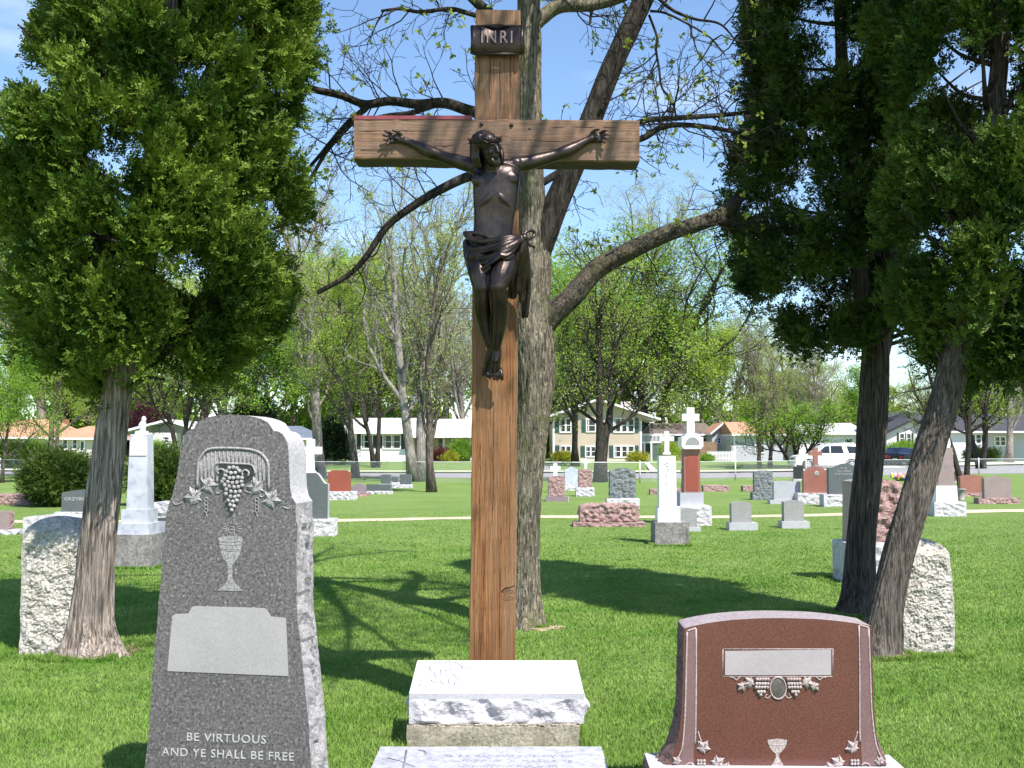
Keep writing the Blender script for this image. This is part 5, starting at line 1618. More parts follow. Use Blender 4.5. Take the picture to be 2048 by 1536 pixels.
# trees that can be told apart
plant('bare_b', 834, 54, 325, 'tall bare tree with thick pale forked trunk in front of the white-roofed house', 0.6)
plant('bare', 640, 66, 330, 'very tall nearly leafless tree behind the polished red headstone', 1.2)
plant('green', 712, 60, 500, 'tree with a grey trunk rising beside the polished red headstone', 2.0)
plant('slim', 864, 41, 430, 'slim young tree standing alone on the lawn left of the crucifix', 0.3)
plant('mid_dark', 1200, 53, 480, 'dark-barked tree by the fence in front of the tan house', 1.4)
plant('green_b', 1150, 86, 520, 'dark forked tree close to the tan two-storey house', 3.0)
plant('mid_dark', 752, 84, 560, 'thin dark tree in front of the shuttered windows of the white house', 4.0, wide=.7)
plant('slim', 1518, 82, 690, 'thin tree in front of the small grey garage', 1.0, wide=1.2)
plant('slim', 1538, 84, 720, 'second thin tree before the grey garage, nearer the white vehicle', 2.6, wide=1.3)
plant('small', 1592, 83, 760, 'small bushy tree standing just left of the white vehicle', .4, wide=1.5)
plant('bare', 1640, 108, 690, 'pale bare round tree behind the white vehicle', 2.2, wide=1.35)
plant('green', 100, 62, 560, 'tree with two grey trunks left of the leaning juniper', .2)
plant('green', 118, 58, 600, 'slightly thinner grey trunk just right of the leftmost pair', 3.4, wide=.8)
plant('green_b', 362, 74, 590, 'forked tree just left of the tall dark headstone top', 1.0)
plant('green', 404, 78, 560, 'grey-trunked tree directly behind the tall dark headstone', 4.4)
plant('mid_dark', 1960, 80, 640, 'dark tree with crossing trunks in front of the dark-roofed house', 2.3)
plant('mid_dark', 1925, 44, 560, 'dark trunk rising behind the tall brown monument at right', 3.0, wide=.75)
plant('bare', 2015, 90, 600, 'pale leafing tree at the far right edge of the view', 5.0, wide=1.3)
plant('lush', 8, 52, 690, 'bright green maple at the left picture edge', 1.5, wide=.8)
# row beyond and between the houses
rr_ = random.Random(21)
gname = 'trees behind the houses'
defs = [(-60, 118, 400), (20, 125, 330), (90, 112, 470), (150, 120, 520), (215, 112, 560), (280, 122, 520), (330, 115, 540), (400, 125, 560), (455, 112, 610), (500, 120, 560), (545, 108, 600), (585, 125, 520),
        (630, 112, 560), (690, 126, 480), (760, 118, 520), (820, 128, 560), (880, 118, 540), (930, 112, 600), (990, 122, 560), (1060, 114, 600), (1110, 126, 500), (1170, 118, 560), (1240, 126, 400), (1300, 116, 440),
        (1350, 120, 600), (1400, 112, 640), (1450, 122, 635), (1510, 115, 650), (1560, 128, 640), (1620, 118, 700), (1700, 124, 740), (1770, 130, 760), (1840, 124, 775), (1890, 135, 770), (1950, 120, 700), (2020, 126, 650), (2080, 116, 640), (-120, 112, 480)]
ks = ['lush', 'bare', 'lush_b', 'green', 'bare_b', 'lush_b', 'bare', 'green', 'bare_b', 'green_b']
where = ['rising behind the orange-roofed house', 'rising behind the white gabled house', 'behind the tall dark headstone and blue-roofed house', 'behind the white-roofed house', 'behind the crucifix and central trunk', 'behind the tan house', 'behind the grey garage', 'behind the white vehicle', 'behind the dark-roofed house']
def zone(px):
    for lim, w in ((205, 0), (400, 1), (640, 2), (900, 3), (1080, 4), (1300, 5), (1560, 6), (1740, 7), (9999, 8)):
        if px < lim: return where[w]
look = {'lush': 'full deep green tree', 'lush_b': 'full yellow-green tree', 'green': 'light green leafing tree', 'green_b': 'dark-stemmed leafing tree', 'bare': 'sparse bare-twigged tree', 'bare_b': 'pale forked sparse tree'}
seen = {}
for i, (px, Y, top) in enumerate(defs):
    k_ = ks[(i * 3) % len(ks)]
    lab = look[k_] + ' ' + zone(px)
    seen.setdefault(lab, []).append(i)
    c = len(seen[lab])
    if c > 1: lab += ', ' + ('second', 'third', 'fourth')[c - 2] + ' from left'
    plant(k_, px, Y, top, lab, rr_.uniform(0, 6.28), gname, wide=rr_.uniform(1.1, 1.4))
# a low band of far wood closes the view
def far_wood():
    rng = np.random.default_rng(9)
    n = 150000
    X = rng.uniform(-110, 110, n); Y = rng.uniform(138, 152, n)
    hmax = 7.0 + 2.5 * np.sin(X * .21) + 1.8 * np.sin(X * .53 + 1)
    Z = 0.5 + hmax * rng.random(n) ** 1.5
    V, F = leaf_quads(np.stack([X, Y, Z], 1), np.tile([0, 0, 1.0], (n, 1)), 0.75, rng, 1.2)
    o = MB().add(V, F).build('far_wood', M['spring_green'])
    tag(o, 'far-off wood closing the view behind the houses', 'wood', kind='stuff')
far_wood()

# ---------------------------------------------------------------- leaf-clump crowns (junipers, shrubs)
def spray_cloud(C_, Nrm, rng, per=12, leafs=8, size=.035, clump=.13, up=.7):
    """clumps at C_ (n,3) with outward normals: fans of small scale leaves"""
    n = len(C_)
    m = n * per
    base = np.repeat(C_, per, 0) + rng.normal(size=(m, 3)) * clump * np.array([1, 1, .9])
    d = np.repeat(Nrm, per, 0) * .9 + np.array([0, 0, up * .6]) + .6 * rng.normal(size=(m, 3))
    d /= np.linalg.norm(d, axis=1, keepdims=True)
    s = np.cross(d, rng.normal(size=(m, 3))); s /= np.maximum(np.linalg.norm(s, axis=1, keepdims=True), 1e-6)
    Vs = []
    for j in range(leafs):
        t = j / leafs
        side = 1 if j % 2 else -1
        o = base + d * (size * 2.6 * t)
        ld = d * .75 + s * side * .65 * (1 - .5 * t) + .18 * rng.normal(size=(m, 3))
        ld /= np.linalg.norm(ld, axis=1, keepdims=True)
        w = np.cross(ld, np.cross(d, s)); w /= np.maximum(np.linalg.norm(w, axis=1, keepdims=True), 1e-6)
        L = size * (.7 + .6 * rng.random((m, 1)))
        Vs.append(np.stack([o, o + ld * L * .55 + w * L * .24, o + ld * L, o + ld * L * .55 - w * L * .24], 1))
    V = np.concatenate(Vs).reshape(-1, 3)
    return V, np.arange(len(V)).reshape(-1, 4)

def juniper(root, axis_fn, rad_fn, z0, z1, n, seed, mat, size=.034, gap=.0, per=13, shell=.62, clump=.11, stretch=1.0):
    """clump centres through the outer part of the crown, grouped in upswept plumes"""
    rng = np.random.default_rng(seed)
    C_, Nn = [], []
    # plumes: upright tongues of foliage
    npl = n // 26
    for i in range(npl):
        z = z0 + (z1 - z0) * rng.random()
        a = rng.random() * 6.283
        r = rad_fn(z, a)
        c = np.array(axis_fn(z))
        q = shell + (1 - shell) * rng.random() ** .5
        p0 = c + np.array([math.cos(a), math.sin(a), 0]) * r * q
        hgt = rng.uniform(.16, .32) * stretch
        wd = rng.uniform(.10, .17)
        if noise.noise(Vector((p0[0] * 2.1, p0[1] * 2.1 + seed, p0[2] * 1.7))) < -0.10 + gap: continue
        for k in range(26):
            t = rng.random()
            off = rng.normal(size=3) * wd * (.95 - .45 * t) * .6
            p = p0 + np.array([math.cos(a), math.sin(a), 0]) * .10 * t + off + np.array([0, 0, (t - .4) * hgt])
            C_.append(p)
            nn = np.array([math.cos(a), math.sin(a), .2]) * .6 + off / max(wd, .01) * .5
            Nn.append(nn / np.linalg.norm(nn))
    C_, Nn = np.array(C_), np.array(Nn)
    V, F = spray_cloud(C_, Nn, rng, per, 8, size, clump * .5)
    return MB().add(V, F).build('crown', mat, root, xf=Matrix.Translation(-Vector(root.location)))

def trunk_mesh(root, name, pts, rads, mat, n=26, flare=0.0, lobes=5, seed=0, sub=14, amp=.07, ridge=0.0, rf=14, rl=2.0):
    """gnarled trunk with fluting; pts world"""
    Q = bezier_pts([np.array([*p, r]) for p, r in zip(pts, rads)], sub)
    P = np.array([q[:3] for q in Q]); rad = np.array([q[3] for q in Q])
    T = np.gradient(P, axis=0); T /= np.linalg.norm(T, axis=1, keepdims=True)
    V, F = [], []
    A = np.array([1.0, 0, 0]); L = 0
    for i, q in enumerate(P):
        if i: L += np.linalg.norm(P[i] - P[i - 1])
        A = A - T[i] * A.dot(T[i]); A /= np.linalg.norm(A); B = np.cross(T[i], A)
        for j in range(n):
            a = 2 * math.pi * j / n
            fl = flare * math.exp(-L / .20) * (0.55 + .75 * max(0, math.cos(lobes * a + seed)) )
            r = rad[i] * (1 + fl + amp * math.cos(3 * a + seed + L * .8) + amp * 1.2 * noise.noise(Vector((math.cos(a) * 2, math.sin(a) * 2 + seed, L * 1.7))) + amp * .8 * noise.noise(Vector((math.cos(a) * 7, math.sin(a) * 7 + seed, L * 1.2))) + (ridge * (abs(noise.noise(Vector((math.cos(a) * rf, math.sin(a) * rf + seed, L * rl)))) ** .7 - .3) if ridge else 0))
            V.append(q + r * (A * math.cos(a) + B * math.sin(a)))
    k = len(P)
    for i in range(k - 1):
        for j in range(n):
            F.append((i * n + j, i * n + (j + 1) % n, (i + 1) * n + (j + 1) % n, (i + 1) * n + j))
    return MB().add(V, F, 0, True).build(name, mat, root, xf=Matrix.Translation(-Vector(root.location)))

# left juniper
JY = 8.75
root = empty('juniper', gnd(186, 1308), 'large dense juniper on a pale leaning trunk at the left', 'tree')
def J(px, py, Y=JY): return at(px, py, Y)
trunk_mesh(root, 'trunk', [J(186, 1318), J(186, 1240), J(196, 1130), J(208, 1000), J(222, 880), J(238, 760), J(262, 620), J(285, 480), J(310, 300), J(335, 80), J(350, -150)],
           [.150, .136, .132, .126, .122, .115, .105, .10, .085, .06, .04], M['bark_juniper'], 150, 1.0, 5, 1.3, 26, .09, .13, 9, 1.3)
mb = MB(); rng = np.random.default_rng(3)
for i in range(34):
    t = rng.random()
    b0 = np.array(J(238 + 100 * t, 740 - 820 * t)); a = rng.random() * 6.28
    L = rng.uniform(.6, 1.05)
    pts = [b0, b0 + np.array([math.cos(a) * L * .5, math.sin(a) * L * .5, .18]), b0 + np.array([math.cos(a) * L, math.sin(a) * L, .5])]
    mb.tube(bezier_pts(pts, 4), np.linspace(.028, .008, 9), 6)
for px1, py1, px0, py0 in ((345, 690, 255, 725), (330, 760, 258, 775), (180, 700, 232, 740), (400, 700, 262, 712)):
    mb.tube(bezier_pts([J(px0, py0), J((px0 + px1) / 2, (py0 + py1) / 2 - 12), J(px1, py1)], 4), np.linspace(.025, .009, 9), 6)
mb.build('branches', M['bark_juniper_dark'], root, xf=Matrix.Translation(-Vector(root.location)))
def ax1(z):
    py = 897 - (z - 1.65) / JY * FPX
    return (J(298 + max(0, (500 - py)) * .11, 500).x, JY, z)
def rd1(z, a):
    py = 897 - (z - 1.65) / JY * FPX
    r = np.interp(py, [-900, -350, 0, 200, 350, 500, 600, 700, 780], [.25, .62, .95, 1.02, 1.08, 1.06, .96, .72, .32])
    return r * (1 + .13 * noise.noise(Vector((math.cos(a) * 1.5, math.sin(a) * 1.5, z * 1.4))) * 1.6)
juniper(root, ax1, rd1, 2.22, 8.2, 22000, 4, M['juniper'], gap=-.04, size=.034, per=10, clump=.09)

def litter(root, r0, n, seed):
    r_ = np.random.default_rng(seed); mb = MB()
    a = r_.random(n) * 6.283; d = r0 * (1 + .9 * r_.random(n) ** 1.5)
    P = np.stack([d * np.cos(a), d * np.sin(a) * .8, .006 + .03 * r_.random(n)], 1)
    V, F = leaf_quads(P, np.stack([np.cos(a * 7), np.sin(a * 7), 0 * a], 1), .022, r_, .35)
    mb.add(V, F).build('needle_litter', M['litter'], root)
M['litter'] = simple('dry needle litter', (.24, .18, .11), .95, .35, 20)
litter(root, .20, 900, 1)
# right juniper pair: two trees
root = empty('juniper', gnd(1712, 1228), 'dark open juniper with forked upright trunk, left of the right-hand pair', 'tree')
Y2 = gnd(1712, 1228).y
def J2(px, py, Y=Y2): return at(px, py, Y)
trunk_mesh(root, 'trunk', [J2(1712, 1236), J2(1716, 1180), J2(1726, 1050), J2(1742, 900), J2(1751, 780), J2(1752, 690), J2(1728, 600), J2(1712, 480), J2(1694, 300), J2(1680, 60), J2(1670, -200)],
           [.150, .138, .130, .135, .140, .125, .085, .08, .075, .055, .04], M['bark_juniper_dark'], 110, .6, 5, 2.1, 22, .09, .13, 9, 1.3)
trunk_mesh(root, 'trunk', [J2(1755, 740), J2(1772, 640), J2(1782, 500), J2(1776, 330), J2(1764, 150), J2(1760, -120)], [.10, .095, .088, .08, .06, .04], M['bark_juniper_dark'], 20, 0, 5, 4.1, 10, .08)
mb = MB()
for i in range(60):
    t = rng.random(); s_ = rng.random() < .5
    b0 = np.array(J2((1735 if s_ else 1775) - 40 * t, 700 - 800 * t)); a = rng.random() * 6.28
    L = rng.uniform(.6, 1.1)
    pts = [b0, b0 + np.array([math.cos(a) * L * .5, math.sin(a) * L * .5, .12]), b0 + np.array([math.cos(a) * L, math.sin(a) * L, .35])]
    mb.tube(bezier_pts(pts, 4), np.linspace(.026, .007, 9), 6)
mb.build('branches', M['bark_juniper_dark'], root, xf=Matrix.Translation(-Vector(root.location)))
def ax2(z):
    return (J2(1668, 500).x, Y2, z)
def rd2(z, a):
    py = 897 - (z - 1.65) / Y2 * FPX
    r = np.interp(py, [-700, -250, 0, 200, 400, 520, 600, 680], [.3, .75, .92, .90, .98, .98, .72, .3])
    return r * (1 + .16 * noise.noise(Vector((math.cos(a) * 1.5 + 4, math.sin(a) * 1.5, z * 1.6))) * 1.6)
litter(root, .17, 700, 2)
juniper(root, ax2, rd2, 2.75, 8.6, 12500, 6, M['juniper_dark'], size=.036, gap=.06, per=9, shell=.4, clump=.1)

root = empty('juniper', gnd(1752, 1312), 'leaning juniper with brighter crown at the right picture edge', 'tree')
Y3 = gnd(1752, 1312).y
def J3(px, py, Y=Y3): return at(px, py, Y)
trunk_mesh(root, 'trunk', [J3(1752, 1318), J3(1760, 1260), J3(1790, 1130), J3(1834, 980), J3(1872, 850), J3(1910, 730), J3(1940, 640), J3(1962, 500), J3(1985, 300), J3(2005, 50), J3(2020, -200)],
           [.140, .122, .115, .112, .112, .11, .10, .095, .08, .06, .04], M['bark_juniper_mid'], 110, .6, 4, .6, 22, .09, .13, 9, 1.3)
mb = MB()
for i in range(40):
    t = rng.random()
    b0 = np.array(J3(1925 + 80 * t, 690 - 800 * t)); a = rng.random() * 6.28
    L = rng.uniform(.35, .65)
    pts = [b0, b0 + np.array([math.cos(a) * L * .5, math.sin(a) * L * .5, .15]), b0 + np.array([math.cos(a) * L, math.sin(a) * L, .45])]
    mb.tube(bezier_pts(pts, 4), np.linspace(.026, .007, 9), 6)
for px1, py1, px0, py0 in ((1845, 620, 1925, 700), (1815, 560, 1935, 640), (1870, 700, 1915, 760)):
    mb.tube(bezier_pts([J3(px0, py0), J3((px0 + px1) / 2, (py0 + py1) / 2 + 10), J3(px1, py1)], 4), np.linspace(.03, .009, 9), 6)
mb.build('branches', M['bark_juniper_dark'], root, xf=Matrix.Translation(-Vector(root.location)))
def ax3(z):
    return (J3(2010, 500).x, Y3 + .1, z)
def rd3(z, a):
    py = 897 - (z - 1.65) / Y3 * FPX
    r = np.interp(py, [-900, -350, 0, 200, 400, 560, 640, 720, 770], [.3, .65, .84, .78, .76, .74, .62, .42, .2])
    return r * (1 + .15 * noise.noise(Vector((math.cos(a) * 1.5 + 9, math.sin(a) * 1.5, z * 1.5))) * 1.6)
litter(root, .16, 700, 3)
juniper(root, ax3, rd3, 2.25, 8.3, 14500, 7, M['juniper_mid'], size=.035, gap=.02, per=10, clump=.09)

# ---------------------------------------------------------------- big central tree
def central_tree():
    TY = gnd(1045, 1252).y
    root = empty('hickory_tree', gnd(1045, 1252), 'big grey-barked tree just budding, standing right behind the crucifix', 'tree')
    def T(px, py, dy=0.0): return at(px, py, TY + dy)
    xf = Matrix.Translation(-Vector(root.location))
    ppm = FPX / TY
    trunk_mesh(root, 'trunk', [T(1038, 1258), T(1042, 1200), T(1046, 1080), T(1051, 950), T(1062, 850), T(1066, 760), T(1062, 680), T(1058, 600), T(1064, 520), T(1064, 430), T(1060, 330), T(1058, 200), T(1058, 60), T(1052, -120), T(1040, -400), T(1050, -800)],
               [.19, .165, .16, .165, .175, .21, .23, .20, .175, .13, .12, .115, .11, .10, .08, .05], M['bark_grey'], 150, .6, 6, 2.0, 34, .05, .10, 15, 4.0)
    def limb(pts, r0, r1, mat='bark_dark', n=16, name='limb'):
        Q = [T(*p) for p in pts]
        trunk_mesh(root, name, Q, list(np.linspace(r0, r1, len(Q))), M[mat], n, 0, 4, r0 * 37, 8, .06)
        return Q
    L = []
    L.append((limb([(1052, 720), (1095, 640), (1145, 592), (1192, 540), (1262, 500), (1335, 466), (1410, 442), (1450, 422, .2), (1482, 392, .7), (1530, 350, 1.3), (1590, 310, 1.9)], .118, .04, 'bark_limb_shade', 30), .06))
    L.append((limb([(1425, 435), (1470, 450, .3), (1520, 456, .9), (1600, 465, 1.5), (1700, 455, 1.8)], .06, .025), .03))
    L.append((limb([(1068, 520), (1090, 465), (1115, 400), (1150, 320), (1185, 230), (1220, 140), (1262, 50), (1300, -30), (1350, -150), (1400, -350)], .128, .08, 'bark_dark', 22), .09))
    L.append((limb([(1060, 60), (1085, 35), (1120, 12), (1180, 8), (1240, -8), (1300, -40)], .075, .06, 'bark_grey'), .05))
    L.append((limb([(1050, 330), (1000, 342), (940, 352), (880, 380), (830, 410), (775, 452), (735, 510), (700, 548), (635, 586)], .055, .022), .02))
    L.append((limb([(1050, 250), (1000, 236), (940, 222), (890, 206), (835, 208), (780, 202), (730, 208), (680, 190), (620, 176), (570, 152), (500, 120)], .060, .026), .02))
    L.append((limb([(740, 206), (722, 225), (690, 260), (655, 300), (628, 345), (600, 390), (560, 470)], .030, .010), .01))
    L.append((limb([(735, 212), (690, 250), (640, 310), (600, 360), (575, 430), (545, 490)], .024, .008), .01))
    L.append((limb([(870, 210), (820, 226), (770, 232), (705, 250)], .028, .02), .02))
    L.append((limb([(1055, 120), (1000, 50), (960, 10), (930, -20), (880, -80)], .06, .04), .03))
    L.append((limb([(1050, 60), (940, 28), (900, 18), (840, 24), (800, 18), (762, 22)], .026, .012), .01))
    L.append((limb([(1062, 340), (1150, 300), (1280, 245), (1330, 238), (1420, 232), (1500, 225, .5), (1600, 215, 1.4)], .034, .018), .02))
    L.append((limb([(1062, 380), (1180, 310), (1282, 278), (1320, 256), (1360, 250), (1420, 255), (1490, 268)], .036, .02), .02))
    L.append((limb([(1310, -10), (1345, 20), (1390, 38), (1440, 48), (1475, 85)], .018, .008), .01))
    L.append((limb([(1300, 22), (1330, 26), (1370, 45), (1420, 75), (1450, 110)], .013, .006), .005))
    L.append((limb([(1298, 30), (1314, 75), (1312, 100), (1318, 135), (1324, 175), (1345, 205), (1353, 238)], .012, .010), .005))
    L.append((limb([(1190, 0), (1182, 30), (1180, 48)], .018, .010), .005))
    L.append((limb([(880, 130), (905, 80), (945, 20)], .016, .010), .005)) if False else None
    # crown above the picture: limbs that spread over the graves and shade them
    rng = np.random.default_rng(77)
    for (x0, z0, tx, ty, tz, r) in [(.25, 6.5, 1.6, -4.6, 7.4, .07), (.25, 6.5, -1.4, -4.2, 7.8, .06), (.3, 6.6, 3.4, -2.6, 8.4, .07), (.2, 7.0, -3.0, -1.5, 8.6, .07), (.3, 7.4, 1.0, 3.0, 10, .06),
                                    (.3, 8.0, 2.4, 1.5, 10.5, .05), (.2, 8.2, -2.0, 2.0, 10.5, .05), (.3, 6.7, 2.6, -4.8, 6.9, .055), (.3, 6.6, .3, -5.6, 7.6, .05), (.2, 6.6, -2.6, -3.4, 7.2, .05), (.3, 6.5, .9, -6.6, 6.9, .06), (.3, 6.6, 1.55, -6.5, 6.8, .055), (.3, 6.5, 2.15, -6.4, 6.6, .06), (.25, 6.7, 1.2, -6.9, 7.1, .04)]:
        p0 = np.array([x0, TY, z0]); p2 = np.array([tx, TY + ty, tz]); mid = (p0 + p2) / 2 + np.array([rng.normal() * .2, 0, .5])
        Q = [Vector(p0), Vector(p0 * .6 + mid * .4 + np.array([0, 0, .15])), Vector(mid), Vector(mid * .4 + p2 * .6 + np.array([.1, 0, .05])), Vector(p2)]
        trunk_mesh(root, 'limb', Q, [r, r * .85, r * .7, r * .5, r * .25], M['bark_dark'], 10, 0, 4, x0, 6, .05)
        L.append((Q, .02))
    # twigs with tufts of new leaves along every limb
    mb = MB(); tips = []
    prm = dict(ch=(4, 3, 2), start=(.2, .2, .2), angle=(50, 50, 50), len=(.55, .6, .6), seg=(5, 4, 3, 3), gnarl=(.2, .24, .26, .2), up=(.06, .05, .05, 0), rmin=.0028, rk=(.6, .65, .7), flare=False, end=.35)
    for li, (Q, re_) in enumerate(L):
        P = bezier_pts(Q, 6)
        length = sum(np.linalg.norm(P[i + 1] - P[i]) for i in range(len(P) - 1))
        over = li >= len(L) - 14
        cnt = int(length * (6.0 if over else 5.2)) + 1
        for k in range(cnt):
            t = (0.25 if over or re_ >= .05 else .12) + (.75 if over or re_ >= .05 else .88) * rng.random()
            i = min(len(P) - 2, int(t * (len(P) - 1)))
            q = P[i]; tang = P[i + 1] - P[i]; tang /= np.linalg.norm(tang)
            d = rng.normal(size=3); d -= tang * d.dot(tang); d /= np.linalg.norm(d)
            d = d + .5 * tang + np.array([0, 0, .35 if rng.random() < .7 else -.5])
            d[1] *= .8
            # keep the sculpture side clear in the lower picture
            ln = rng.uniform(.28, .85) * (1.2 if over else 1)
            if q[2] < 3.2: ln *= .7
            grow(mb, q, d, ln, .008, 0, 2, rng, tips, prm, sides=(5, 4, 3, 3))
    mb.build('twigs', M['bark_dark'], root, xf=xf)
    P = np.array([t[0] for t in tips]); D = np.array([t[1] for t in tips])
    # leaf tufts sit at twig ends only
    idx = np.arange(2, len(P), 3)
    P, D = P[idx], D[idx]
    sel = rng.random(len(P)) < .17
    P, D = P[sel], D[sel]
    per = 9
    PP = np.repeat(P, per, 0) + rng.normal(size=(len(P) * per, 3)) * .008
    V, F = leaf_quads(PP, np.repeat(D, per, 0) * .5 + np.array([0, 0, .1]), .043, rng, .8)
    MB().add(V, F).build('leaves', foliage('opening leaf buds', (.30, .38, .06), (.46, .54, .13), .5, 3), root, xf=xf)
    # bare earth with bark scraps round the foot
    mb = MB()
    for i in range(40):
        a = rng.uniform(-1.2, 1.0); r = rng.uniform(.2, .36)
        mb.ball((r * math.cos(a) + .02, -abs(r * math.sin(a)) * .8 - .05, .004), (rng.uniform(.02, .05), .02, .012), 0, 6, 4)
    mb.build('root_litter', simple('dry litter', (.30, .24, .15), .95, .3, 20), root)
central_tree()
# ================================================================ houses across the road
HY = 98.0
M['siding_tan'] = None
def siding(name, col, pitch=8.0):
    m, t, b = newmat(name)
    v = coords(t)
    w = N(t, 'ShaderNodeTexWave', Scale=pitch * 0.32, Distortion=0.0); w.wave_type = 'BANDS'; w.bands_direction = 'Z'; w.wave_profile = 'SAW'
    t.links.new(v, w.inputs['Vector'])
    c = ramp(t, w.outputs['Fac'], [(0.0, tuple(x * .55 for x in col)), (0.12, col), (1.0, col)])
    c = mixc(t, .7, c, ramp(t, noise_n(t, v, .8, 4), [(.3, .9), (.7, 1.06)]), 'MULTIPLY')
    t.links.new(c, b.inputs['Base Color']); b.inputs['Roughness'].default_value = .7
    bump(t, b, w.outputs['Fac'], .5, .03)
    return m
def shingle(name, col):
    m, t, b = newmat(name)
    v = coords(t, (1, 1, 1))
    br = N(t, 'ShaderNodeTexBrick', Scale=2.2); t.links.new(v, br.inputs['Vector'])
    br.inputs['Color1'].default_value = (*col, 1); br.inputs['Color2'].default_value = (*[x * .82 for x in col], 1); br.inputs['Mortar'].default_value = (*[x * .6 for x in col], 1)
    c = mixc(t, .8, br.outputs['Color'], ramp(t, noise_n(t, v, 1.2, 5), [(.3, .85), (.7, 1.12)]), 'MULTIPLY')
    t.links.new(c, b.inputs['Base Color']); b.inputs['Roughness'].default_value = .9
    return m
M['siding_tan'] = siding('tan siding', (.56, .46, .36))
M['siding_white'] = siding('white siding', (.80, .745, .76))
M['siding_cream'] = siding('cream siding', (.64, .57, .47))
M['siding_grey'] = siding('light grey siding', (.52, .50, .57))
M['siding_green'] = siding('pale grey-green gable', (.42, .46, .42))
M['wall_dark'] = siding('dark teal siding', (.10, .15, .14))
M['stucco'] = simple('white stucco', (.82, .775, .80), .8, .05, 2)
M['trim'] = simple('white trim', (.82, .785, .80), .5, .04)
M['roof_orange'] = shingle('salmon shingles', (.52, .27, .17))
M['roof_white'] = shingle('pale shingles', (.62, .61, .62))
M['roof_dark'] = shingle('dark shingles', (.055, .055, .065))
M['roof_blue'] = shingle('blue-grey shingles', (.14, .17, .22))
M['roof_brown'] = shingle('brown shingles', (.17, .13, .11))
M['shutter'] = simple('dark green shutter', (.04, .085, .08), .5)
M['shutter_black'] = simple('black shutter', (.02, .022, .03), .5)
M['brick'] = shingle('red brick', (.36, .17, .11))
M['planks'] = simple('brown fence boards', (.25, .16, .10), .8, .25, 4)
m, t, b = newmat('window glass')
b.inputs['Base Color'].default_value = (.025, .03, .035, 1); b.inputs['Roughness'].default_value = .1; b.inputs['Specular IOR Level'].default_value = .35
M['glass'] = m
M['curtain'] = simple('pale curtain', (.5, .5, .46), .8, .15, 5)

